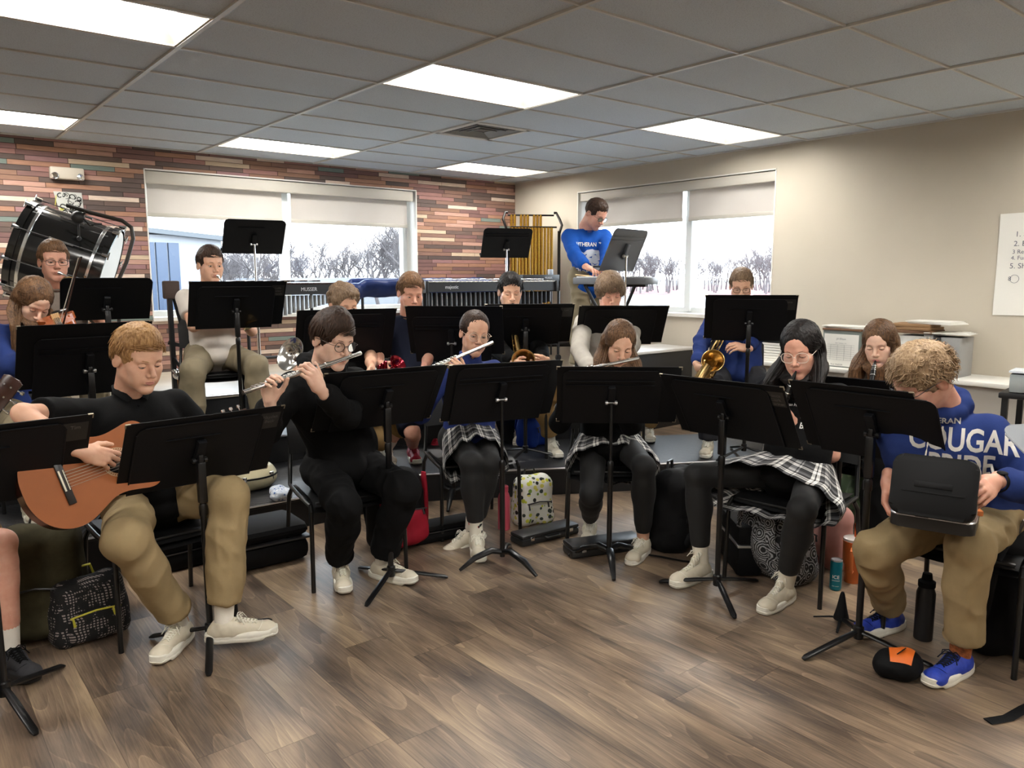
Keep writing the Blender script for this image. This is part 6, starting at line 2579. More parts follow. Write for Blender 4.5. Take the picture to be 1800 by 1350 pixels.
guitar(GH, g_ax, g_n, 'orange-topped classical guitar held by the boy in the black polo', .40)
hk = atd(2, 690, 3.05)
ga = unit(AX[0] * .55 + UP * .8 + AX[2] * .1)
guitar(hk - ga * .60, ga, unit(-AX[2] + AX[0] * .3), 'guitar headstock with chrome pegs poking in at the left edge', .44)

# ------------------------------------------------------------------ violin and bow
M_violin = mat('violin_varnish', rgb(150, 72, 26), .25, coat=.5, var=.1, vscale=8)
VN = atd(100, 562, 4.28)
vx = unit(AX[0] * .50 - AX[2] * .75 - UP * .22)
vn = unit(UP * .85 - AX[2] * .5)
vn = unit(vn - vx * (vn @ vx)); vy = np.cross(vn, vx)
t = empty('violin', VN, 0, 'orange violin tucked under the chin of the girl at left', 'violin')
X = frame_matrix(VN, vx, vy, vn)
half = [(-.180, 0), (-.176, .045), (-.155, .085), (-.115, .100), (-.075, .088), (-.05, .062), (-.01, .055), (.035, .062), (.055, .078), (.09, .084), (.130, .076), (.158, .045), (.166, 0)]
P = np.array(half + [(a, -b) for a, b in half[-2:0:-1]])
for _ in range(2): P = np.concatenate([(.75 * P + .25 * np.roll(P, -1, 0))[:, None], (.25 * P + .75 * np.roll(P, -1, 0))[:, None]], 1).reshape(-1, 2)
m = MB(); m.X = X; m.prism([tuple(p) for p in P], (0, 0, -.036), (1, 0, 0), (0, 1, 0), (0, 0, .036), bevel=.004); m.build('body', M_violin, t, world=True)
m = MB(); m.X = X
m.box((.13, 0, .012), (.27, .028, .008), Matrix.Rotation(-.04, 4, 'Y')); m.box((-.12, 0, .014), (.11, .022, .007)); m.box((-.155, .04, .012), (.06, .07, .012), bevel=.005)
m.build('fittings', M_ebony, t, world=True)
m = MB(); m.X = X
m.box((-.03, 0, .016), (.004, .040, .030)); m.build('bridge', mat('maple_bridge', rgb(214, 178, 120), .5), t, world=True)
m = MB(); m.X = X
m.tube([(.16, 0, -.004), (.30, 0, 0)], .013, 10); m.tube([(.30, 0, 0), (.36, 0, -.006), (.385, 0, .002), (.375, 0, .014)], [.013, .010, .009, .006], 10)
m.build('neck', M_violin, t, world=True)
m = MB(); m.X = X
for k in range(4): m.tube([(-.07, -.008 + .0054 * k, .018), (-.03, -.014 + .0095 * k, .032), (.30, -.007 + .0047 * k, .012)], .0006, 4)
m.build('strings', M_string, t, world=True)
bt, bf = atd(143, 452, 3.98), atd(108, 582, 4.18)
t = empty('violin_bow', bf, 0, 'violin bow pointing up in front of the bass drum', 'bow')
d = unit(bt - bf); sdv = unit(np.cross(d, ray(120, 500)))
MB().tube([bf, bf + d * .35 + sdv * .004, bt], [.005, .004, .0035], 8).build('stick', M_side, t, world=True)
MB().tube([bf + sdv * .018 + d * .03, bt + sdv * .012 - d * .01], .0028, 6, flat=.3).build('hair', mat('bow_hair', rgb(226, 220, 204), .6), t, world=True)
m = MB(); m.box(bf + sdv * .010 + d * .02, (.012, .016, .03)); m.ball(bt, .006, 8, 6); m.build('frog', M_ebony, t, world=True)

# ------------------------------------------------------------------ silver bell and red bell of the second row
def horn(c, d, r, label, m, cat='horn'):
    d = unit(d)
    t = empty('brass_horn', c, 0, label, cat)
    MB().lathe(c - d * r * 1.9, [(r * .10, 0), (r * .13, r * .6), (r * .22, r * 1.1), (r * .38, r * 1.5), (r * .70, r * 1.8), (r, r * 1.9), (r * .985, r * 1.905), (r * .68, r * 1.76), (r * .3, r * 1.4)], 32, tuple(d), cap=False).build('bell', m, t, world=True)
    x, y, z = basis(d)
    MB().tube([c - d * r * 1.009 + (x * math.cos(a) + y * math.sin(a)) * 0 + d * r * 1.0 + (x * math.cos(a) + y * math.sin(a)) * r for a in [2 * PI * k / 32 for k in range(33)]], r * .03, 6, cap=False).build('rim', m, t, world=True)
    mb = MB()
    e = c - d * r * 1.9
    pts = [e + d * .01]
    for k in range(15):
        a = 2 * PI * k / 12
        pts.append(e - d * (r * .5) + (d * math.cos(a) + x * math.sin(a)) * r * .55 - x * r * .1 + y * .004 * k)
    mb.tube(pts, r * .09, 8)
    for k in range(3): mb.lathe(e - x * r * .4 + y * .02 + d * (.03 * k - .03) - UP * .06, [(.012, 0), (.013, .01), (.013, .10), (.008, .105)], 12, tuple(UP))
    mb.build('tubing', m, t, world=True)
    return t


horn(atd(510, 622, 4.72), AX[0] * -.6 - AX[2] * .9 + UP * .35, .105, 'large silver brass bell left of the flute boy', M_silver)
horn(atd(700, 640, 4.90), AX[0] * .75 - AX[2] * .5 + UP * .45, .062, 'small red lacquered brass bell above the front stands', mat('red_lacquer', rgb(150, 10, 36), .15, .85, coat=.5))

# ------------------------------------------------------------------ percussion on the top riser
Z3 = .6
M_bar = mat('aluminium_bars', (.72, .72, .70), .22, .9)
M_barw = mat('dark_rosewood_bars', rgb(60, 34, 26), .3)
M_framek = mat('instrument_frame_black', (.012, .012, .013), .45)
M_badge = mat('silver_badge', rgb(216, 216, 220), .4, .3)


def mallet(label, x0, x1, y0, h, depth0, depth1, nb_, barm, tubem, badge=None, badge_x=.25, name='marimba', rz=0.0, tubes=.38, nn=None):
    """keyboard percussion: low end at x0"""
    L = x1 - x0
    t = empty(name, (x0, y0, Z3), rz, label, 'percussion')
    mb = MB()
    mb.prism([(0, 0), (L, (depth0 - depth1) / 2), (L, (depth0 + depth1) / 2), (0, depth0)], (0, 0, h - .105), (1, 0, 0), (0, 1, 0), (0, 0, .012))
    mb.prism([(0, -.002), (L, (depth0 - depth1) / 2 - .002), (L, (depth0 - depth1) / 2 + .022), (0, .022)], (0, 0, h - .105), (1, 0, 0), (0, 1, 0), (0, 0, .095))
    mb.prism([(0, depth0 - .02), (L, (depth0 + depth1) / 2 - .02), (L, (depth0 + depth1) / 2), (0, depth0)], (0, 0, h - .09), (1, 0, 0), (0, 1, 0), (0, 0, .08))
    mb.build('frame', M_framek, t)
    mb = MB()
    for sx in (-.03, L):
        mb.box((sx + .015, (depth0 if sx < 0 else depth0) / 2, h - .055), (.035, (depth0 if sx < 0 else depth1) + .04, .12), bevel=.006)
    mb.build('end_block', M_framek, t)
    for k in range(nb_):
        f = (k + .5) / nb_
        w = L / nb_ * .88
        dd = (depth0 * (1 - f) + depth1 * f) * .52
        mb = MB(); mb.box((L * f, depth0 / 2 - dd * .50, h - .004), (w, dd, .014), bevel=.002)
        mb.build('bar', barm, t)
    for k in range(nb_ - 1):
        if k % 7 in (2, 6): continue
        f = (k + 1) / nb_
        w = L / nb_ * .84
        dd = (depth0 * (1 - f) + depth1 * f) * .46
        mb = MB(); mb.box((L * f, depth0 / 2 + dd * .56, h + .018), (w, dd, .014), bevel=.002)
        mb.build('bar', barm, t)
    mb = MB()
    for k in range(nb_):
        f = (k + .5) / nb_
        r = L / nb_ * .42
        ln = tubes * (1.05 - .75 * f)
        mb.lathe((L * f, (depth0 - (depth0 * (1 - f) + depth1 * f) * .62) / 2 + .02, h - .115), [(r, 0), (r, -ln)], 12)
    mb.build('resonators', tubem, t)
    mb = MB()
    for sx in (.02, L - .02):
        for sy in (.05, depth0 - .05):
            mb.tube([(sx, sy, h - .11), (sx, sy, .07)], .016, 8)
            mb.lathe((sx, sy - .012, .035), [(.001, -.001), (.034, 0), (.034, .024), (.001, .025)], 14, (0, 1, 0))
        mb.tube([(sx, .05, .18), (sx, depth0 - .05, .18)], .014, 8)
    mb.tube([(.02, depth0 * .5, .18), (L - .02, depth0 * .5, .18)], .014, 8)
    mb.build('stand_legs', M_framek, t)
    if badge:
        me = text_mesh(badge, .048, .001)
        me.transform(Matrix.Translation((L * badge_x, -.0045 + (depth0 - depth1) / 2 * badge_x, h - .058)) @ Matrix.Rotation(math.atan2((depth0 - depth1) / 2, L), 4, 'Z') @ Matrix.Rotation(R(90), 4, 'X'))
        link('badge', me, t, M_badge)
    return t


xa = aty(430, 495, 6.75)[0]; xb = aty(590, 495, 6.75)[0]
mallet('xylophone with pale resonators under the left window', xa, xb + .0, 6.72, .87, .58, .42, 20, M_barw, mat('grey_resonator', rgb(150, 152, 154), .35, .7), 'MUSSER', .70, 'xylophone', tubes=.26)
xa = aty(757, 495, 6.45)[0]; xb = aty(1008, 495, 6.10)[0]
mallet('long vibraphone with silver bars and black resonators at centre back', xa, xb, 6.50, .88, .66, .36, 28, M_bar, mat('black_resonator', rgb(22, 22, 25), .3, .4), 'majestic', .17, 'vibraphone', rz=R(-9))
# covered instrument
M_cover = cloth('blue_nylon_cover', (28, 44, 92), .45, .15, .3, 60)
xa = aty(604, 500, 7.45)[0]; xb = aty(868, 490, 7.45)[0]
P = []
P += [cone((xa + .22, 7.35, Z3 + .84), (xb - .1, 7.42, Z3 + .85), .055, .045, k=.05), cone((xa + .22, 7.72, Z3 + .84), (xb - .1, 7.62, Z3 + .85), .055, .045, k=.05),
      cone((xa + .10, 7.40, Z3 + .78), (xb, 7.45, Z3 + .79), .075, .06, k=.06), cone((xa + .10, 7.70, Z3 + .78), (xb, 7.60, Z3 + .79), .075, .06, k=.06), cone((xa + .15, 7.55, Z3 + .86), (xb - .1, 7.55, Z3 + .87), .045, .04, k=.07),
      cone((xa + .08, 7.38, Z3 + .76), (xa + .10, 7.75, Z3 + .76), .08, .08, k=.05)]
V, Q = sdf_mesh(P, .014)
V = fold(V, Q, .010, 5, (1, 1, 1), 3)
t = empty('covered_marimba', ((xa + xb) / 2, 7.55, Z3), 0, 'keyboard instrument under a dark blue cover before the window', 'percussion')
link('dust_cover', npmesh('dust_cover', V, Q), t, M_cover, world=True)
mb = MB()
for sx in (xa + .2, xb - .15):
    for sy in (7.42, 7.68):
        mb.tube([(sx, sy, Z3 + .75), (sx, sy, Z3 + .05)], .016, 8)
        mb.lathe((sx, sy - .012, Z3 + .034), [(.001, -.001), (.033, 0), (.033, .024), (.001, .025)], 14, (0, 1, 0))
mb.tube([(xa + .2, 7.55, Z3 + .2), (xb - .15, 7.55, Z3 + .2)], .014, 8)
mb.build('stand_legs', M_framek, t, world=True)
# chimes
cx0, cx1 = aty(902, 470, 7.25)[0], aty(985, 470, 6.95)[0]
t = empty('chimes', ((cx0 + cx1) / 2, 7.15, Z3), 0, 'set of tall brass tubular chimes on a black frame', 'chimes')
ca, cb = np.array((cx0, 7.30, 0)), np.array((cx1, 7.02, 0))
cdv = (cb - ca)
top = aty(940, 376, 7.15)[2]
for k in range(13):
    p = ca + cdv * ((k + .6) / 14.2)
    MB().tube([p + UP * (top - .16), p + UP * (Z3 + .34 - .0 * k)], .0175, 14).build('chime_tube', M_gold, t, world=True)
for k in range(8):
    f = (k + (0 if k < 2 else (1 if k < 5 else 2)) + 1.1) / 14.2
    p = ca + cdv * f + np.array((.02, .075, 0))
    MB().tube([p + UP * (top - .005), p + UP * (Z3 + .42)], .0175, 14).build('chime_tube', M_gold, t, world=True)
mb = MB()
for s, p in ((-1, ca), (1, cb)):
    e = p + unit(cdv) * .03 * s
    mb.tube([e + UP * (Z3 + .06), e + UP * (top - .20)], .019, 10)
    mb.tube([e + UP * (top - .24), e + unit(cdv) * s * .035 + UP * (top - .13), e + unit(cdv) * s * .035 + np.array((.0, .04, 0)) + UP * (top - .06), e + np.array((.02, .075, 0)) + UP * (top + .02), e - unit(cdv) * s * .03 + np.array((.02, .075, 0)) + UP * (top + .02)], .016, 8)
mb.tube([ca + UP * (top - .155), cb + UP * (top - .155)], .010, 8)
mb.tube([ca + np.array((.02, .075, 0)) + UP * (top - .01), cb + np.array((.02, .075, 0)) + UP * (top - .01)], .011, 8)
mb.box(tuple((ca + cb) / 2 + UP * (Z3 + .10)), (.95, .10, .06), Matrix.Rotation(math.atan2(cdv[1], cdv[0]), 4, 'Z'), bevel=.01)
mb.build('frame', mat('dark_bronze', rgb(34, 30, 28), .35, .6), t, world=True)
# black control box / bells behind the vibraphone
p = aty(935, 484, 6.95)
t = empty('orchestra_bells', (p[0], 6.85, p[2]), R(-6), 'low black glockenspiel case in front of the chimes', 'percussion')
MB().box((0, 0, -.03), (.52, .16, .075), bevel=.006).build('case', M_framek, t)
mb = MB()
for s in (-1, 1): mb.tube([(s * .2, 0, -.065), (s * .2, 0, Z3 - p[2])], .012, 8)
mb.build('stand_legs', M_framek, t)
me = text_mesh('MUSSER', .03, .001); me.transform(Matrix.Translation((.10, -.082, -.03)) @ Matrix.Rotation(R(90), 4, 'X')); link('badge', me, t, M_badge)
MB().box((.20, .02, .03), (.05, .05, .08), bevel=.005).build('motor_box', mat('light_box', rgb(180, 184, 190), .4), t)

# keyboard played by the standing boy
kp0, kp1 = atd(1020, 486, 6.50), atd(1146, 492, 6.15)
kz = (kp0[2] + kp1[2]) / 2
kc = (kp0 + kp1) / 2; kc[2] = kz
ka = math.atan2(kp1[1] - kp0[1], kp1[0] - kp0[0])
kl = float(np.linalg.norm((kp1 - kp0)[:2]))
t = empty('percussion_keyboard', (kc[0], kc[1], kz), ka, 'slim grey electronic keyboard on a stand by the window', 'keyboard')
MB().box((0, 0, -.022), (kl, .26, .055), bevel=.008).build('body', mat('mid_grey_plastic', rgb(110, 114, 120), .4), t)
mb = MB()
for k in range(14): mb.box((-kl / 2 + .04 + k * (kl - .08) / 13, -.03, .009), ((kl - .08) / 13 * .85, .15, .01), bevel=.002)
mb.build('keys', mat('ivory_keys', rgb(222, 222, 222), .3), t)
mb = MB()
for k in range(7): mb.ball((-kl / 2 + .05 + .06 * k, .09, .008), (.009, .009, .008), 8, 6)
mb.build('knobs', M_chrome, t)
mb = MB()
mb.box((0, 0, -.060), (kl * .86, .05, .02)); mb.tube([(-.22, -.10, -.065), (.22, .06, Z3 - kz)], .014, 8); mb.tube([(.22, -.10, -.065), (-.22, .06, Z3 - kz)], .014, 8)
mb.tube([(-.25, .06, Z3 - kz + .012), (.25, .06, Z3 - kz + .012)], .012, 8)
mb.build('stand', M_framek, t)
d0, d1 = atd(1013, 459 + 26, 6.45), atd(1042, 487, 6.35)
tag(MB().tube([atd(1012, 459 + 24, 6.6), atd(1040, 486, 6.45)], [.0055, .006], 8).build('drum_stick', mat('hickory', rgb(214, 180, 130), .5), None), 'pale wooden drum stick in the standing boy\'s right hand', 'drum stick')
# grey stand in front of him: two overlapped desks
music_stand('tall grey stand with two desks before the standing boy', tuple(atd(1098, 446, 6.0)[:2]), Z3, atd(1098, 446, 6.0)[2] - Z3, 12, 24, None, legs=25, silver=True, grey=True, z0=-.15)

# bass drum on its frame
bd0, bd1 = atd(60, 432, 5.75), atd(178, 452, 5.85)
dd = unit(AX[0] * .93 + AX[2] * .36 - AX[1] * .30)
bc = (bd0 + bd1) / 2 + UP * -.05 + AX[2] * .0
bc = atd(116, 458, 5.85)
Rr, Ln = .345, .56
t = empty('bass_drum', bc - UP * Rr, 0, 'black concert bass drum tilted on its stand against the plank wall', 'drum')
s0, s1 = bc - dd * Ln / 2, bc + dd * Ln / 2
MB().lathe(s0, [(Rr, 0), (Rr, Ln)], 48, tuple(dd), cap=False).build('shell', mat('black_drum_shell', (.012, .012, .012), .18, coat=.5), t, world=True)
for p, s in ((s0, -1), (s1, 1)):
    MB().lathe(p + dd * s * .02, [(.001, 0), (Rr * .96, 0), (Rr * .99, -.01 * s)], 48, tuple(dd), cap=False).build('drum_head', mat('white_drum_head', rgb(232, 232, 224), .4), t, world=True)
    MB().lathe(p - dd * .025, [(Rr + .002, 0), (Rr + .016, .002), (Rr + .016, .048), (Rr + .002, .05)], 48, tuple(dd), cap=False).build('hoop', MATS['black_drum_shell'], t, world=True)
    MB().lathe(p - dd * (.012 + s * .065), [(Rr + .001, 0), (Rr + .005, .003), (Rr + .005, .021), (Rr + .001, .024)], 48, tuple(dd), cap=False).build('metal_band', M_bar, t, world=True)
x, y, z = basis(dd)
for k in range(10):
    a = 2 * PI * k / 10 + .25
    rr = x * math.cos(a) + y * math.sin(a)
    mb = MB()
    mb.tube([s0 + rr * (Rr + .026) - dd * .02, s1 + rr * (Rr + .026) + dd * .02], .0042, 6)
    mb.tube([bc + rr * (Rr + .020) - dd * .08, bc + rr * (Rr + .020) + dd * .08], .009, 8)
    for p, s in ((s0, -1), (s1, 1)):
        mb.tube([p + rr * (Rr + .028) - dd * s * .01, p + rr * (Rr + .030) + dd * s * .035], [.011, .014], 8)
        mb.tube([p + rr * (Rr + .030) + dd * s * .035 - y * .028, p + rr * (Rr + .030) + dd * s * .035 + y * .028], .005, 6)
    mb.build('tension_rod', M_chrome, t, world=True)
mb = MB()
fr = [atd(205, 500, 5.55), atd(222, 462, 5.55), atd(234, 420, 5.55), atd(231, 400, 5.55), atd(215, 388, 5.55), atd(160, 374, 5.55), atd(118, 361, 5.55)]
mb.tube([fr[0] - UP * .55] + fr, .018, 10, flat=.75)
fl_ = fr[0] - UP * .55
mb.tube([(fl_[0] - .30, fl_[1] - .1, .64), (fl_[0] + .25, fl_[1] + .25, .64)], .016, 8)
mb.tube([fl_, (fl_[0], fl_[1], .62)], .018, 8)
for e_ in (-.28, .0):
    mb.tube([bc + dd * e_ - UP * (Rr + .02), (float((bc + dd * e_)[0]), float(bc[1]), .62)], .016, 8)
mb.build('stand_frame', mat('grey_steel_tube', rgb(64, 60, 56), .45, .4), t, world=True)
# mallet clamp with a black ball hanging from the frame
q = atd(137, 382, 5.52)
mb = MB(); mb.ball(q, (.045, .045, .045), 18, 12); mb.tube([q - UP * .02, atd(139, 418, 5.5)], .008, 8); mb.ball(atd(139, 419, 5.5), .016, 10, 8)
mb.tube([atd(150, 374, 5.52), q], .008, 8); mb.tube([q + AX[0] * .03, atd(158, 397, 5.5), atd(172, 394, 5.5)], .005, 6); mb.box(atd(172, 394, 5.5), (.05, .02, .016))
mb.build('suspension_clamp', M_framek, t, world=True)

# emergency light and drawing on the plank wall
p = aty(116, 306, BACK_Y)
t = empty('emergency_light', (p[0], BACK_Y, p[2]), 0, 'white twin-head emergency light high on the plank wall', 'emergency light')
MB().box((0, -.035, 0), (.27, .07, .105), bevel=.014).build('housing', mat('cream_plastic', rgb(206, 196, 180), .5), t)
for s in (-1, 1):
    MB().lathe((s * .098, -.062, -.026), [(.030, 0), (.032, .012), (.026, .020), (.024, .014), (.001, .012)], 20, (s * .35, -1, -.1)).build('lamp_head', M_chrome, t)
a, b_ = aty(97, 340, BACK_Y), aty(146, 392, BACK_Y)
w_, h_ = .235, .285
t = empty('drawing', ((a[0] + b_[0]) / 2, BACK_Y, (a[2] + b_[2]) / 2), 0, 'black and white swirling line drawing pinned below the emergency light', 'drawing')
mb = MB(); mb.prism([(-w_ / 2, h_ / 2), (-w_ / 2 + .06, -h_ / 2 - .01), (w_ / 2, -h_ / 2), (w_ / 2 - .01, h_ / 2)], (0, -.012, 0), (1, 0, 0), (0, 0, 1), (0, .008, 0)); mb.build('sheet', mat('drawing_paper', rgb(196, 196, 190), .7), t)
mb = MB(); rnd = random.Random(8)
for k in range(42):
    x0_, z0_ = rnd.uniform(-.08, .09), rnd.uniform(-.11, .12)
    r_ = rnd.uniform(.012, .035); a0 = rnd.uniform(0, 6)
    mb.tube([(x0_ + r_ * math.cos(a0 + j * .55) * (1 - j * .05), -.0135, z0_ + r_ * math.sin(a0 + j * .55) * (1 - j * .05)) for j in range(9)], rnd.uniform(.0018, .0042), 5)
mb.build('ink_lines', M_ebony, t)
mb = MB(); mb.box((-.06, -.0135, -.01), (.03, .002, .022)); mb.box((-.105, -.0135, .06), (.006, .002, .10), Matrix.Rotation(.15, 4, 'Y')); mb.build('yellow_mark', mat('yellow_ink', rgb(206, 200, 90), .7), t)
# ------------------------------------------------------------------ bags, cases and bottles
def local(o, rz):
    c, s = math.cos(rz), math.sin(rz)
    return lambda x, y, z: np.array((o[0] + x * c - y * s, o[1] + x * s + y * c, o[2] + z))


def backpack(o, rz, w, d, h, m, label, lean=0.0, pocket=True, pocketm=None, zipm=None, straps=True, seed=1, name='backpack', cat='backpack', amp=.008, strapside=1):
    """soft bag; front faces local -Y"""
    G_ = local(o, rz)
    t = empty(name, o, rz, label, cat)
    L = lambda x, y, z: G_(x, y - lean * z, z)
    r = min(w, d) * .28
    P = []
    for sx in (-1, 1):
        for sy in (-1, 1):
            P.append(cone(L(sx * (w / 2 - r), sy * (d / 2 - r), r * .9), L(sx * (w / 2 - r) * .86, sy * (d / 2 - r) * .75, h - r * 1.2), r, r * .92, k=.05))
    P += [ell(L(0, 0, h * .45), (w * .46, d * .42, h * .42), k=.05), cone(L(-w * .2, 0, h - r * 1.1), L(w * .2, 0, h - r * 1.1), r, k=.06),
          cone(L(-w * .28, 0, r * .8), L(w * .28, 0, r * .8), r * .9, k=.05)]
    V, Q = sdf_mesh(P, .009)
    V = fold(V, Q, amp, 7, (1, 1, .8), seed)
    V[:, 2] = np.maximum(V[:, 2], o[2] + .003)
    link('bag_body', npmesh('bag_body', V, Q), t, m, world=True)
    if pocket:
        P = [cone(L(-w * .26, -d * .44, h * .16), L(w * .26, -d * .44, h * .16), d * .16, k=.03), cone(L(-w * .24, -d * .42, h * .42), L(w * .24, -d * .42, h * .42), d * .15, k=.04),
             ell(L(0, -d * .44, h * .28), (w * .36, d * .16, h * .20), k=.04)]
        V, Q = sdf_mesh(P, .009)
        V = fold(V, Q, amp * .7, 9, (1, 1, 1), seed + 5)
        V[:, 2] = np.maximum(V[:, 2], o[2] + .003)
        link('front_pocket', npmesh('front_pocket', V, Q), t, pocketm or m, world=True)
    zm = zipm or mat('zip_dark', (.03, .03, .032), .35)
    mb = MB()
    mb.tube([L(w * .45 * math.cos(a), -d * .18, h * .52 + h * .42 * math.sin(a)) for a in [PI * k / 14 for k in range(15)]], .0045, 6)
    mb.tube([L(-w * .33, -d * .58, h * .50), L(0, -d * .60, h * .535), L(w * .33, -d * .58, h * .50)], .004, 6)
    for q in ((-.30, .50), (.22, .52)):
        mb.tube([L(w * q[0], -d * .60, h * q[1]), L(w * q[0] + .004, -d * .63, h * q[1] - .035)], [.004, .006], 6)
    mb.build('zip', zm, t, world=True)
    mb = MB(); mb.tube([L(-.045, d * .25, h - .02), L(-.03, d * .27, h + .035), L(.03, d * .27, h + .035), L(.045, d * .25, h - .02)], .009, 8, flat=.6)
    mb.build('handle', zm, t, world=True)
    if straps:
        for s in (-1, 1):
            mb = MB()
            mb.tube([L(s * w * .20, d * .38, h * .90), L(s * w * .26, d * .62, h * .80), L(s * w * .30, d * .66, h * .45), L(s * w * .36, d * .48, h * .12)], [.022, .028, .022, .010], 10, flat=.3, up=(0, 0, 1))
            mb.build('strap', m, t, world=True)
    return t


def case(o, rz, w, d, h, m, label, trim=None, name='instrument_case', cat='case', bev=.012, latch=True, z=0):
    t = empty(name, o, rz, label, cat)
    MB().box((0, 0, h * .30), (w, d, h * .58), bevel=bev).build('base', m, t)
    MB().box((0, 0, h * .80), (w, d, h * .38), bevel=bev).build('lid', m, t)
    MB().box((0, 0, h * .60), (w * 1.008, d * 1.012, h * .05), bevel=.002).build('trim_band', trim or MATS['zip_dark'], t)
    if latch:
        for s in (-1, 1):
            mb = MB(); mb.box((s * w * .34, -d / 2 - .003, h * .60), (.026, .008, h * .34), bevel=.002)
            mb.build('latch', M_chrome, t)
        mb = MB(); mb.tube([(-.05, -d / 2 - .002, h * .5), (-.045, -d / 2 - .022, h * .5), (.045, -d / 2 - .022, h * .5), (.05, -d / 2 - .002, h * .5)], .006, 8)
        mb.build('handle', m, t)
    return t


M_zip = mat('zip_dark', (.03, .03, .032), .35)
M_olive = cloth('olive_canvas', (58, 54, 38), .9, .45, .5, 30)
M_blkn = cloth('black_nylon', (9, 9, 11), .7, .2, .4, 80)
M_redn = cloth('red_nylon', (150, 26, 44), .7, .1, .3, 80)
M_pinkn = cloth('dusty_pink_fabric', (190, 140, 132), .85, .1, .3, 80)
M_bluen = cloth('blue_nylon', (30, 62, 150), .6, .2, .4, 60)


def pattern_mat(name, bgc, cols, scale=26, kind='F1', thr=.35):
    m = bpy.data.materials.new(name)
    n = NT(m)
    t = n.n('TexCoord')
    v = n.n('TexVoronoi', feature=kind)
    v.inputs['Scale'].default_value = scale
    n.l(t.outputs['Object'], v.inputs['Vector'])
    if kind == 'F1':
        w = n.n('TexWhiteNoise', noise_dimensions='3D')
        n.l(v.outputs['Position'] if 'Position' in v.outputs else v.outputs['Color'], w.inputs['Vector'])
        c = n.ramp(w.outputs['Value'], [(i / len(cols), q) for i, q in enumerate(cols)], 'CONSTANT')
        f = n.ramp(v.outputs['Distance'], [(thr, (1, 1, 1)), (thr + .04, (0, 0, 0))])
        n.l(n.mix(f, bgc, c), n.b.inputs['Base Color'])
    n.b.inputs['Roughness'].default_value = .8
    return m


M_floral = pattern_mat('lemon_leaf_print', rgb(222, 222, 212), [rgb(196, 200, 60), rgb(30, 34, 30), rgb(120, 150, 60), rgb(214, 206, 96), rgb(60, 70, 62), rgb(230, 228, 220)], 34, thr=.42)
M_mandala = bpy.data.materials.new('black_white_medallion_print')
n = NT(M_mandala)
t_ = n.n('TexCoord')
v = n.n('TexVoronoi'); v.inputs['Scale'].default_value = 15
n.l(t_.outputs['Object'], v.inputs['Vector'])
rg = n.math('SINE', n.math('MULTIPLY', v.outputs['Distance'], 42))
sp_ = n.noise(t_.outputs['Object'], 120, 2)
n.l(n.ramp(n.math('MULTIPLY', n.math('ADD', rg, 1), sp_), [(.50, rgb(18, 18, 20)), (.66, rgb(150, 150, 152))]), n.b.inputs['Base Color'])
n.b.inputs['Roughness'].default_value = .85
M_weave = bpy.data.materials.new('black_white_grid_print')
n = NT(M_weave)
t_ = n.n('TexCoord')
s_ = n.n('SeparateXYZ'); n.l(t_.outputs['Object'], s_.inputs[0])
a_ = n.math('FRACT', n.math('MULTIPLY', n.math('ADD', s_.outputs['X'], s_.outputs['Y']), 85)); b_ = n.math('FRACT', n.math('MULTIPLY', s_.outputs['Z'], 85))
g_ = n.math('MULTIPLY', n.math('GREATER_THAN', a_, .45), n.math('GREATER_THAN', b_, .45))
q_ = n.math('MULTIPLY', g_, n.math('GREATER_THAN', n.noise(t_.outputs['Object'], 18, 3, .7), .50))
n.l(n.ramp(q_, [(0, rgb(16, 16, 17)), (.9, rgb(150, 140, 136))]), n.b.inputs['Base Color'])
n.b.inputs['Roughness'].default_value = .85


def fz(u, v, z=0.0): return tuple(atz(u, v, z))


backpack(fz(88, 1112), R(-20), .33, .24, .50, M_olive, 'olive camouflage backpack beside the bare shin at left', seed=2, lean=.12)
backpack(fz(160, 1118), R(8), .30, .15, .27, M_weave, 'small black bag printed with a white grid, yellow zip pulls, under the guitar boy', seed=3, straps=False, zipm=mat('yellow_zip', rgb(196, 190, 60), .5), pocketm=M_weave, name='lunch_bag', cat='bag', amp=.003)
case(fz(450, 985), R(-2), .50, .34, .22, M_blkn, 'black rounded instrument case against the riser behind the guitar boy', bev=.05, latch=False)
case(fz(320, 985), R(4), .62, .30, .16, M_blkn, 'long low black case under the guitar boy chair', bev=.02, latch=False)
# cream hard case on the riser
o = fz(432, 872, .2)
t = empty('violin_case', o, R(14), 'cream shaped hard case with chrome latches lying on the riser', 'case')
P = [cone(atz(432, 872, .2) + np.array((x0, y0, .075)), atz(432, 872, .2) + np.array((x1, y1, .075)), r0, r1, k=.05) for x0, y0, x1, y1, r0, r1 in ((-.36, .07, -.1, .12, .085, .10), (-.1, .12, .16, .20, .10, .095))]
P += [ell(atz(432, 872, .2) + np.array((.10, .17, .07)), (.16, .14, .085), k=.05)]
V, Q = sdf_mesh(P, .009)
V[:, 2] = np.clip(V[:, 2], .203, .34)
V = laplace(V, Q, 3, .5)
link('shell', npmesh('shell', V, Q), t, mat('cream_case', rgb(206, 196, 160), .4, var=.05, vscale=9), world=True)
c0 = atz(432, 872, .2)
mb = MB()
for q in ((-.25, -.005), (.0, .02), (.19, .07)):
    mb.box(c0 + np.array((q[0], q[1], .085)), (.035, .02, .05), Matrix.Rotation(.3, 4, 'Z'), bevel=.004)
mb.build('latch', M_chrome, t, world=True)
mb = MB()
ring = []
for k in range(49):
    a = 2 * PI * k / 48
    d_ = np.array((math.cos(a), math.sin(a), 0))
    bv = BVHTree.FromPolygons(V.tolist(), Q.tolist()) if k == 0 else bv
    cc = c0 + np.array((-.06, .12, .085))
    h_ = bv.ray_cast(Vector(cc + d_ * .8), Vector(-d_))
    if h_[0] is not None: ring.append(np.array(h_[0]) + d_ * .002)
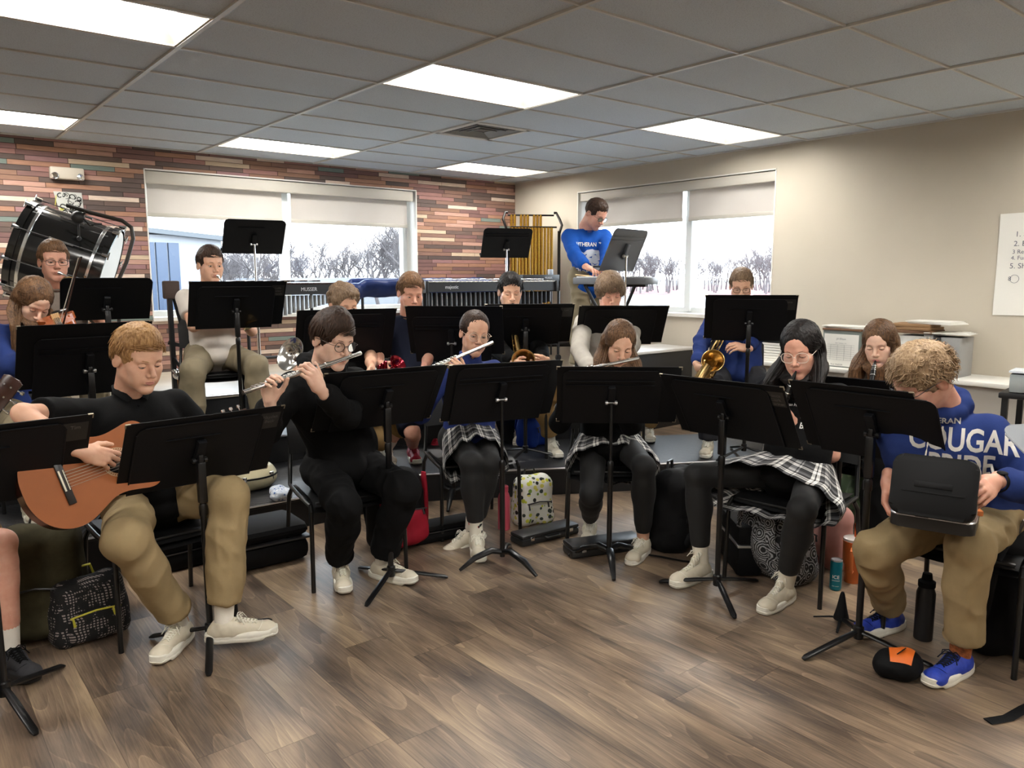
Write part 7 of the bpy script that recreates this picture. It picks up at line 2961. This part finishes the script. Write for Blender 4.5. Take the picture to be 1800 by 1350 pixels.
if len(ring) > 4: mb.tube(ring, .006, 6, cap=False)
mb.build('seam_band', M_blkn, t, world=True)
P = [ell(atz(495, 878, .2) + np.array((0, 0, .03)), (.07, .05, .035)), ell(atz(488, 874, .2) + np.array((.02, .03, .03)), (.05, .05, .03))]
V, Q = sdf_mesh(P, .006); V = fold(V, Q, .008, 14); V[:, 2] = np.maximum(V[:, 2], .202)
tag(link('cloth', npmesh('cloth', V, Q), None, pattern_mat('blue_white_cloth', rgb(190, 198, 210), [rgb(70, 100, 160), rgb(220, 222, 226)], 60)), 'crumpled pale blue and white cloth on the riser by the cream case', 'cloth')

t = backpack(fz(700, 958), R(12), .32, .24, .44, M_blkn, 'red and black backpack behind the flute boy in the black hoodie', seed=5, pocketm=M_redn, lean=-.05)
for s in (-1, 1):
    MB().tube([local(fz(700, 958), R(12))(s * .155, -.06, z_) for z_ in (.05, .18, .30, .41)], [.030, .036, .034, .020], 10, flat=.5).build('side_panel', M_redn, t, world=True)
case(fz(775, 945), R(-8), .42, .16, .11, M_blkn, 'black soft case on the floor between the two flute players', bev=.03, latch=False)


def bottle(o, prof, m, label, capm=None, cap=None, name='water_bottle', cat='bottle'):
    t = empty(name, o, 0, label, cat)
    MB().lathe((0, 0, 0), prof, 28).build('body', m, t)
    if cap: MB().lathe((0, 0, 0), cap, 24).build('cap', capm or M_blkn, t)
    return t


M_pinkb = mat('coral_pink_enamel', rgb(206, 84, 104), .4)
bottle(fz(886, 930), [(.034, 0), (.037, .004), (.037, .20), (.030, .225), (.024, .235), (.024, .24)], M_pinkb, 'coral pink water bottle beside the floral lunch bag', mat('pink_cap', rgb(196, 70, 92), .4), [(.027, .24), (.027, .27), (.02, .275)])
backpack(fz(936, 918), R(-14), .25, .17, .30, M_floral, 'lemon and leaf printed lunch bag on the floor at centre', seed=6, straps=False, pocket=False, name='lunch_bag', cat='bag', amp=.004)
case(fz(958, 945), R(-4), .42, .13, .065, mat('black_case_shell', (.014, .014, .015), .4), 'black flute case with chrome latches before the floral bag', name='flute_case')
case(fz(1060, 968), R(-20), .44, .14, .075, MATS['black_case_shell'], 'black flute case behind the feet of the long-haired flute girl', name='flute_case')
backpack(fz(1178, 958), R(20), .32, .24, .46, M_blkn, 'black backpack leaning by the chair of the long-haired flute girl', seed=7, lean=.10)
tag(MB().tube([atz(1120, 972, .006), atz(1160, 978, .008), atz(1200, 986, .006), atz(1235, 990, .006)], .012, 8, flat=.2, up=(0, 0, 1)).build('bag_strap', M_blkn), 'loose black strap on the floor beside the black backpack', 'strap')
backpack(fz(938, 782, .2), R(10), .26, .18, .32, M_bluen, 'blue drawstring bag on the riser behind the flute girls', seed=8, pocket=False, amp=.012, name='gym_bag', cat='bag')
case(fz(1298, 990), R(50), .40, .13, .27, M_blkn, 'black case with a silver edge under the clarinet girl chair', trim=M_alu, bev=.02, latch=False)
backpack(fz(1368, 1010), R(80), .36, .26, .44, M_mandala, 'backpack printed with grey medallions under the clarinet girl', seed=9, pocketm=M_mandala, lean=-.08)
backpack(fz(1455, 990), R(70), .24, .16, .33, M_pinkn, 'dusty pink backpack behind the orange tumbler', seed=10)
# orange tumbler
M_or = mat('orange_enamel', rgb(226, 122, 62), .4)
t = bottle(fz(1497, 1022), [(.036, 0), (.038, .004), (.040, .09), (.049, .105), (.052, .21), (.053, .215), (.050, .216)], M_or, 'orange handled tumbler with a straw on the floor at right', mat('clear_lid', rgb(224, 214, 206), .15), [(.051, .214), (.051, .228), (.044, .232), (.01, .232)], name='tumbler', cat='tumbler')
MB().tube([(.01, 0, .20), (.016, .004, .30)], .0045, 10).build('straw', mat('orange_straw', rgb(236, 104, 48), .4), t)
mb = MB(); mb.tube([(-.050, -.02, .19), (-.088, -.035, .185), (-.092, -.037, .12), (-.082, -.033, .075), (-.042, -.018, .07)], .009, 10, flat=.6); mb.build('handle', M_or, t)
# drink can
t = empty('drink_can', fz(1468, 1036), 0, 'slim teal drink can standing on the floor', 'can')
MB().lathe((0, 0, 0), [(.020, 0), (.025, .004), (.0285, .014), (.0285, .138), (.026, .148)], 28).build('body', mat('teal_can', rgb(22, 120, 140), .3, .5), t)
MB().lathe((0, 0, 0), [(.026, .148), (.0275, .152), (.0255, .156), (.024, .151), (.001, .151)], 28).build('lid', M_alu, t)
for s_, sz, zz in (('ICE', .024, .072), ('LEMONADE', .0075, .054), ('ZERO SUGAR', .0055, .026)):
    me = text_mesh(s_, sz, 0, 'CENTER', 2)
    co = np.array([v_.co[:] for v_ in me.vertices])
    th = math.atan2(-fz(1468, 1036)[1], -fz(1468, 1036)[0])
    for v_, p in zip(me.vertices, co):
        a = th + p[0] / .0288
        v_.co = (.0289 * math.cos(a), .0289 * math.sin(a), zz + p[1])
    link('can_lettering', me, t, M_print)
# clarinet peg stand
o = fz(1478, 1096)
t = empty('clarinet_stand', o, 0, 'small black cone clarinet stand empty on the floor', 'instrument stand')
MB().lathe((0, 0, .022), [(.033, 0), (.032, .010), (.022, .05), (.010, .115), (.006, .125)], 20).build('cone', M_blkn, t)
for k in range(4):
    a = R(200 + 90 * k)
    MB().tube([(0, 0, .03), (.05 * math.cos(a), .05 * math.sin(a), .022), (.115 * math.cos(a), .115 * math.sin(a), .006)], [.008, .007, .005], 8, flat=.5).build('foot', M_blkn, t)
bottle(fz(1622, 1122), [(.035, 0), (.037, .004), (.0375, .205), (.030, .228), (.029, .235)], mat('black_powder_bottle', (.012, .012, .013), .45), 'tall matte black water bottle between the blue shoes', M_blkn, [(.033, .232), (.034, .236), (.034, .255), (.022, .262), (.018, .290), (.001, .292)])
# orange and black pouch
P = [ell(atz(1592, 1168, .055), (.075, .055, .060), k=.03), ell(atz(1560, 1165, .05), (.06, .05, .05), k=.03)]
V, Q = sdf_mesh(P, .006); V = fold(V, Q, .006, 10); V[:, 2] = np.maximum(V[:, 2], .002)
t = empty('pouch', fz(1585, 1170), 0, 'black pouch with an orange flap on the floor between the blue shoes', 'pouch')
link('pouch_body', npmesh('pouch_body', V, Q), t, M_blkn, world=True)
bv = BVHTree.FromPolygons(V.tolist(), Q.tolist())
mb = MB()
uu = unit(-ray(1590, 1150) + UP * .6); ux = unit(np.cross(UP, uu)); uy = np.cross(uu, ux)
c = atz(1585, 1145, .075)
def flap(u, v):
    a = (u - .5) * .095 * (1 - .25 * v); b = .000 - .085 * v
    p = c + ux * a + uy * b + uu * .3
    h_ = bv.ray_cast(Vector(p), Vector(-uu))
    q = np.array(h_[0]) if h_[0] is not None else p - uu * .32
    return q + uu * .006
mb.grid(flap, 14, 14)
mb.build('flap', mat('orange_flap', rgb(232, 112, 34), .5), t, world=True)
mb = MB(); mb.box(flap(.5, .45) + uu * .003, (.03, .004, .03), Matrix.Rotation(.7, 4, 'X')); mb.build('logo_patch', M_ebony, t, world=True)
backpack(fz(1800, 1150), R(100), .40, .30, .55, M_blkn, 'large black backpack with metal zip pulls at the right edge', seed=12, lean=-.05, zipm=mat('zip_metal', rgb(120, 118, 114), .3, .8))
tag(MB().tube([atz(1736, 1268, .004), atz(1772, 1262, .004), atz(1800, 1246, .012), atz(1850, 1225, .05)], .020, 8, flat=.14, up=(0, 0, 1)).build('bag_strap', M_blkn), 'flat dark strap end lying on the floor at the lower right edge', 'strap')
# striped green bag and papers behind the clarinet girl
backpack(fz(1520, 925), R(60), .34, .22, .42, pattern_mat('green_stripe', rgb(64, 84, 58), [rgb(44, 60, 40), rgb(84, 104, 76)], 20), 'green tote bag behind the nearest stand at right', seed=14, pocket=False, straps=False, name='tote_bag', cat='bag')
t = empty('side_table', fz(1560, 880), R(10), 'low black table of papers behind the bent-over boy', 'table')
MB().box((0, 0, .44), (.70, .45, .03), bevel=.006).build('table_top', M_blackm, t)
for sx in (-.3, .3):
    for sy in (-.18, .18): MB().box((sx, sy, .212), (.03, .03, .424)).build('leg', M_blackm, t)
c_ = chain(t)
for k, (x, y, w, d, h, r_) in enumerate([(-.20, -.02, .22, .29, .020, .2), (-.18, 0, .22, .29, .018, -.15), (.12, .02, .22, .29, .03, .1)]):
    z0_ = .456 + (.0215 if k == 1 else 0)
    p = c_ @ Vector((x, y, z0_))
    b_ = MB().box((0, 0, h / 2), (w, d, h), bevel=.001).build('paper_stack', mat('paper_stack', rgb(226, 224, 214), .8, var=.08, vscale=40))
    b_.matrix_basis = Matrix.Translation(p) @ Matrix.Rotation(r_ + .17, 4, 'Z')
    tag(b_, ['lower stack of music pages on the low black table', 'upper stack of music pages on the low black table', 'thicker stack of pages at the right of the low black table'][k], 'papers')

# open black clarinet case on the lap of the bent-over boy
lf = atd(1716, 925, 2.76)
t = empty('open_clarinet_case', lf, 0, 'open black instrument case with silver rim on the lap of the bent-over boy', 'case')
ax1 = -angdir(106)
nx = np.array((-ax1[1], ax1[0], 0.0))       # toward the boy
c = atz(1642, 906, .665)
X = Matrix(((ax1[0], nx[0], 0, c[0]), (ax1[1], nx[1], 0, c[1]), (0, 0, 1, c[2]), (0, 0, 0, 1)))
m = MB(); m.X = X
w_, d_ = .27, .215
m.prism(rrect(w_, d_, .03, 6, 0, .02), (0, 0, -.035), (1, 0, 0), (0, 1, 0), (0, 0, .045), bevel=.006)
m.build('base', MATS['black_case_shell'], t, world=True)
m = MB(); m.X = X
pts = [(a, b, .012) for a, b in rrect(w_ - .006, d_ - .006, .03, 6, 0, .02)]
m.tube(pts + [pts[0]], .005, 6, cap=False)
Xl = X @ Matrix.Translation((0, .02 - d_ / 2, .012)) @ Matrix.Rotation(R(72), 4, 'X')
m.X = Xl
pts = [(a, b, .0) for a, b in rrect(w_ - .006, d_ - .006, .035, 6, 0, d_ / 2)]
m.tube(pts + [pts[0]], .005, 6, cap=False)
m.build('silver_rim', M_alu, t, world=True)
m = MB(); m.X = Xl
m.prism(rrect(w_, d_, .035, 6, 0, d_ / 2), (0, 0, .0), (1, 0, 0), (0, 1, 0), (0, 0, .055), bevel=.014)
m.box((0, d_ * .40, .057), (.20, .006, .004)); m.box((.0, d_ * .52, .057), (.12, .02, .003), bevel=.001)
m.build('lid', mat('matte_case_shell', (.0045, .0045, .005), .55, spec=.2), t, world=True)
m = MB(); m.X = X
m.box((0, .02, .012), (w_ - .03, d_ - .03, .006)); m.box((-.03, .0, .022), (.05, .20, .02), bevel=.006); m.box((.06, .03, .022), (.05, .18, .02), bevel=.006)
m.build('plush_lining', mat('plush_black', (.02, .02, .022), .95), t, world=True)
m = MB(); m.X = X
m.box((.115, .06, .022), (.05, .07, .02), Matrix.Rotation(.4, 4, 'Z'), bevel=.004); m.build('reed_box', mat('reed_orange', rgb(206, 120, 60), .6), t, world=True)
m = MB(); m.X = X
for k in range(5): m.tube([(.10 - .02 * k, -.06, .024), (.11 - .022 * k, -.02, .040), (.12 - .02 * k, .0, .030)], .008, 6, flat=.2)
m.build('tissue', M_paper_w, t, world=True)
mb = MB()
ax_ = unit(WL6 - p6['A']['L'][1])
mb.lathe(WL6 - ax_ * .045, [(.034, 0), (.036, .002), (.036, .024), (.034, .026)], 24, tuple(ax_), cap=False)
mb.ball(WL6 - ax_ * .032 + UP * .034, (.020, .020, .008), 12, 8)
mb.build('wristwatch', M_blkn, p6['root'], world=True)
chest_print(p6, [('LUTHERAN', .032, .0, .195), ('COUGAR', .115, .090, .125, .74), ('PRIDE', .115, .090, .030, .74)], mat('pale_print', rgb(196, 192, 186), .7), down=.17)

# ------------------------------------------------------------------ right side of the room
bx0 = atz(1140, 615, .80)
t = empty('upright_cabinet', (6.0, 5.24, 0), 0, 'low black cabinet with a pale top edge behind the saxophone boy in blue', 'cabinet')
MB().box((0, 0, .385), (1.10, .45, .77), bevel=.004).build('body', M_blackm, t)
MB().box((0, 0, .785), (1.12, .48, .03), bevel=.004).build('top', mat('pale_laminate', rgb(206, 202, 196), .4), t)
p = atz(1163, 612, .80)
t = empty('traffic_cone', (5.72, 5.2, .80), 0, 'small red-orange cone on the low black cabinet', 'cone')
MB().lathe((0, 0, 0), [(.075, 0), (.075, .012), (.055, .014), (.045, .04), (.020, .16), (.014, .165)], 24).build('cone_body', mat('cone_orange', rgb(238, 70, 38), .5), t)
# counter along the right wall
t = empty('counter', (6.40, 2.55, 0), 0, 'low white counter along the beige wall at right', 'counter')
MB().box((0, 0, .745), (.48, 3.1, .035), bevel=.006).build('counter_top', M_trimw, t)
MB().box((.02, 0, .364), (.42, 3.06, .727)).build('counter_body', mat('grey_laminate', rgb(176, 170, 160), .5), t)
CT = .7626


def on_counter(u, v, x): return atx(u, v, x)


def box_at(name, u, x, w, d, h, m, label, cat, z=CT, rz=0.0, parts=None, group=None):
    y = atx(u, 640, x)[1]
    t = empty(name, (x, y, z), rz, label, cat, group)
    MB().box((0, 0, h / 2), (d, w, h), bevel=.003).build('body', m, t)
    return t


M_card = mat('brown_cardboard', rgb(150, 116, 80), .8, var=.08)
M_card2 = mat('dark_cardboard', rgb(112, 80, 56), .8)
M_greyc = mat('grey_cabinet', rgb(120, 128, 122), .5)
# file box with a form on its front
t = box_at('file_box', 1490, 6.40, .33, .26, .31, M_greyc, 'grey file box with a printed form, behind the clarinet girls', 'file box')
MB().box((0, 0, .318), (.28, .34, .016), bevel=.002).build('box_lid', M_card2, t)
mb = MB(); mb.box((-.132, 0, .145), (.003, .30, .27)); mb.build('form_sheet', M_paper_w, t)
for s_, sz, zz, yy in (('Jill Ellison', .022, .24, 0), ('Date  Composer  Arr.', .011, .205, 0), ('FILE FINDER', .020, .022, .03)):
    me = text_mesh(s_, sz, 0); me.transform(Matrix.Translation((-.1345, yy, zz)) @ Matrix.Rotation(R(-90), 4, 'Z') @ Matrix.Rotation(R(90), 4, 'X')); link('form_lettering', me, t, mat('print_grey', rgb(110, 110, 112), .7))
mb = MB()
for k in range(8): mb.box((-.1342, 0, .19 - .018 * k), (.0008, .24, .001))
for k in range(4): mb.box((-.1342, -.09 + .06 * k, .125), (.0008, .001, .13))
mb.build('form_rules', MATS['print_grey'], t)
t = box_at('binder_rack', 1672, 6.40, .20, .26, .30, mat('grey_binder', rgb(146, 146, 144), .5), 'grey magazine holder with round coloured stickers at the end of the counter', 'binder')
for k, cc in enumerate((rgb(170, 50, 50), rgb(170, 60, 70), rgb(40, 50, 60), rgb(50, 80, 170), rgb(226, 226, 224))):
    MB().lathe((-.132, .02, .25 - .045 * k), [(.015, 0), (.015, .002)], 16, (-1, 0, 0)).build('sticker', mat('sticker_%s' % 'abcde'[k], cc, .5), t)
t = box_at('black_binder', 1655, 6.38, .05, .25, .30, M_blackm, 'black binder beside the grey magazine holder', 'binder')
box_at('white_binder', 1640, 6.42, .07, .24, .32, mat('white_vinyl', rgb(222, 222, 220), .4), 'white binder leaning inside the counter pile', 'binder')
box_at('cardboard_box', 1612, 6.40, .22, .26, .30, M_paper_w, 'white archive box behind the bent-over boy', 'box')
Y_ = lambda u: atx(u, 640, 6.4)[1]
for k, (u, w, d, h, m_, rz, lab) in enumerate([
        (1600, .40, .28, .022, M_card2, .05, 'brown folder lying lowest on the archive boxes'), (1602, .36, .27, .022, M_card, -.04, 'brown folder in the middle of the pile on the archive boxes'),
        (1606, .30, .26, .024, M_card, .08, 'tan folder topmost of the brown pile on the archive boxes')]):
    o = MB().box((0, 0, h / 2), (d, w, h), bevel=.003).build('folder_file', m_)
    o.matrix_basis = Matrix.Translation((6.38, Y_(u), CT + .322 + .0235 * k)) @ Matrix.Rotation(rz, 4, 'Z')
    tag(o, lab, 'folder')
for k, (u, w, d, h, z, rz, lab) in enumerate([
        (1500, .46, .22, .02, .328, .06, 'loose papers lying on the grey file box'), (1640, .34, .24, .022, .395, -.12, 'white papers highest on the right end of the counter pile'),
        (1560, .30, .22, .03, .345, .15, 'white papers behind the head of the clarinet girl at the back'), (1665, .30, .26, .012, .322, .2, 'white papers slipping over the magazine holder')]):
    mb = MB()
    for q in range(4): mb.box((.006 * (q % 2), .01 * q - .015, h * (q + .5) / 4), (d, w, h / 4 * .85), Matrix.Rotation(.05 * (q - 1.5), 4, 'Z'))
    o = mb.build('loose_papers', mat('loose_paper', rgb(226, 224, 216), .8))
    o.matrix_basis = Matrix.Translation((6.40, Y_(u), CT + z)) @ Matrix.Rotation(rz, 4, 'Z')
    tag(o, lab, 'papers')
# spiral bound stack left of the clarinet girl
t = empty('spiral_book_stack', (6.38, Y_(1368), CT), .05, 'stack of spiral-bound music books beside the clarinet girl', 'books')
mb = MB()
for k in range(7): mb.box((0, .004 * (k % 3), .012 + .024 * k), (.24, .32, .020), bevel=.002)
mb.build('pages', M_paper_w, t)
mb = MB()
for k in range(4): mb.box((0, 0, .180 + .018 * k), (.25, .33, .013), bevel=.002)
for k in range(12): mb.lathe((-.125, -.15 + .027 * k, .20), [(.012, -.002), (.014, 0), (.012, .003)], 8, (0, 1, 0), cap=False)
mb.build('spiral_covers', M_blackm, t)
# cart at the far right edge
pc = atx(1790, 690, 4.7)
t = empty('media_cart', (4.95, pc[1] - .18, 0), R(8), 'black cart at the right edge behind the boy in the blue hoodie', 'cart')
MB().box((0, 0, pc[2] - .02), (.5, .6, .03), bevel=.006).build('cart_top', M_blackm, t)
for sx in (-.22, .22):
    for sy in (-.27, .27): MB().box((sx, sy, (pc[2] - .035) / 2), (.03, .03, pc[2] - .036)).build('leg', M_blackm, t)
MB().box((0, 0, .30), (.46, .56, .02)).build('shelf', M_blackm, t)
t = empty('plastic_bin', (4.88, pc[1] - .12, pc[2] - .003), R(12), 'clear plastic bin of cables under a white sheet on the black cart', 'bin')
MB().box((0, 0, .05), (.30, .40, .10), bevel=.008).build('bin_body', mat('clear_plastic', rgb(190, 200, 206), .15, trans=.6), t)
MB().box((0, 0, .106), (.31, .41, .010), Matrix.Rotation(.04, 4, 'Y')).build('white_sheet', mat('glossy_sheet', rgb(214, 222, 228), .25), t)
# poster sheet on the right wall
t = empty('flip_chart_sheet', (RIGHT_X, 1.90, 1.62), 0, 'large white sheet with a handwritten list taped to the beige wall', 'poster')
mb = MB()
mb.grid(lambda u, v: (-.006 - .012 * max(0, .15 - v) * 4 * (1 - u) - .003 * math.sin(v * 9) * math.sin(u * 5 + 1), .37 - .74 * u, .37 - .76 * v + .01 * u), 16, 16)
mb.build('sheet', M_paper_w, t)
M_mark = mat('marker_ink', rgb(96, 98, 110), .7)
for s_, sz, y_, z_ in (('Small Groups', .060, .14, .285), ('1. Snare', .055, .23, .215), ('2. Ensemble', .055, .235, .145), ('3 Record', .042, .24, .085), ('4. Fun', .042, .245, .040), ('5. Show', .055, .25, -.02), ('8', .045, .253, -.115)):
    me = text_mesh(s_, sz, 0, 'LEFT')
    me.transform(Matrix.Translation((-.0135, y_ + .03, z_)) @ Matrix.Rotation(R(-90), 4, 'Z') @ Matrix.Rotation(R(90), 4, 'X')); link('handwriting', me, t, M_mark)
mb = MB(); mb.tube([(-.0135, .24 + .030 * math.cos(a), -.115 + .030 * math.sin(a)) for a in [2 * PI * k / 20 for k in range(21)]], .0015, 5, cap=False); mb.build('circle_mark', M_mark, t)
# grey desk of another stand poking in at the right edge
cn = atd(1750, 757, 1.75)
ya = R(150)
pv = cn - np.array((math.cos(ya), math.sin(ya), 0)) * .254 - (np.array((-math.sin(ya), math.cos(ya), 0)) * -math.sin(R(62)) + UP * math.cos(R(62))) * .17
MATS['stand_desk_grey'] = M_deskgrey = mat('stand_desk_pale', rgb(150, 154, 158), .35, .1)
music_stand('pale grey stand desk poking in at the right edge', tuple(pv[:2]), 0, float(pv[2]), 150, 62, None, legs=20, grey=True)
# drink on the top riser and the folded stand by the polo boy
o = fz(314, 682, .6)
t = bottle((o[0], min(o[1], 7.7), .6), [(.030, 0), (.033, .10)], mat('orange_drink', rgb(196, 120, 40), .2), 'small cup of orange drink on the pale top riser', mat('clear_cup', rgb(220, 220, 214), .1), [(.034, .10), (.037, .135), (.034, .137)], name='drink_cup', cat='cup')
q0, q1 = aty(292, 505, 6.45), aty(302, 640, 6.45)
t = empty('folding_rack', (q1[0], 6.45, .6), 0, 'tall black folding rack with brown pads behind the polo boy', 'rack')
mb = MB()
mb.box((q0[0] + .02, 6.45, (q0[2] + .6) / 2), (.035, .035, q0[2] - .62)); mb.tube([(q0[0] + .05, 6.45, q0[2] - .05), (q0[0] + .22, 6.5, .62)], .018, 8)
mb.box((q0[0] + .10, 6.46, .98), (.22, .03, .03), Matrix.Rotation(.3, 4, 'Y')); mb.tube([(q0[0] + .02, 6.45, .9), (q0[0] + .12, 6.2, .62)], .012, 8)
mb.build('posts', M_blackm, t, world=True)
mb = MB(); mb.box((q0[0] + .03, 6.43, q0[2] - .02), (.12, .06, .14), bevel=.012); mb.build('pad', mat('worn_brown_pad', rgb(78, 62, 54), .7), t, world=True)
mb = MB(); mb.ball((q0[0] + .03, 6.42, .76), (.03, .03, .045), 10, 8); mb.tube([(q0[0] + .0, 6.42, .80), (q0[0] + .07, 6.40, .70)], .010, 8); mb.build('clamp', M_chrome, t, world=True)
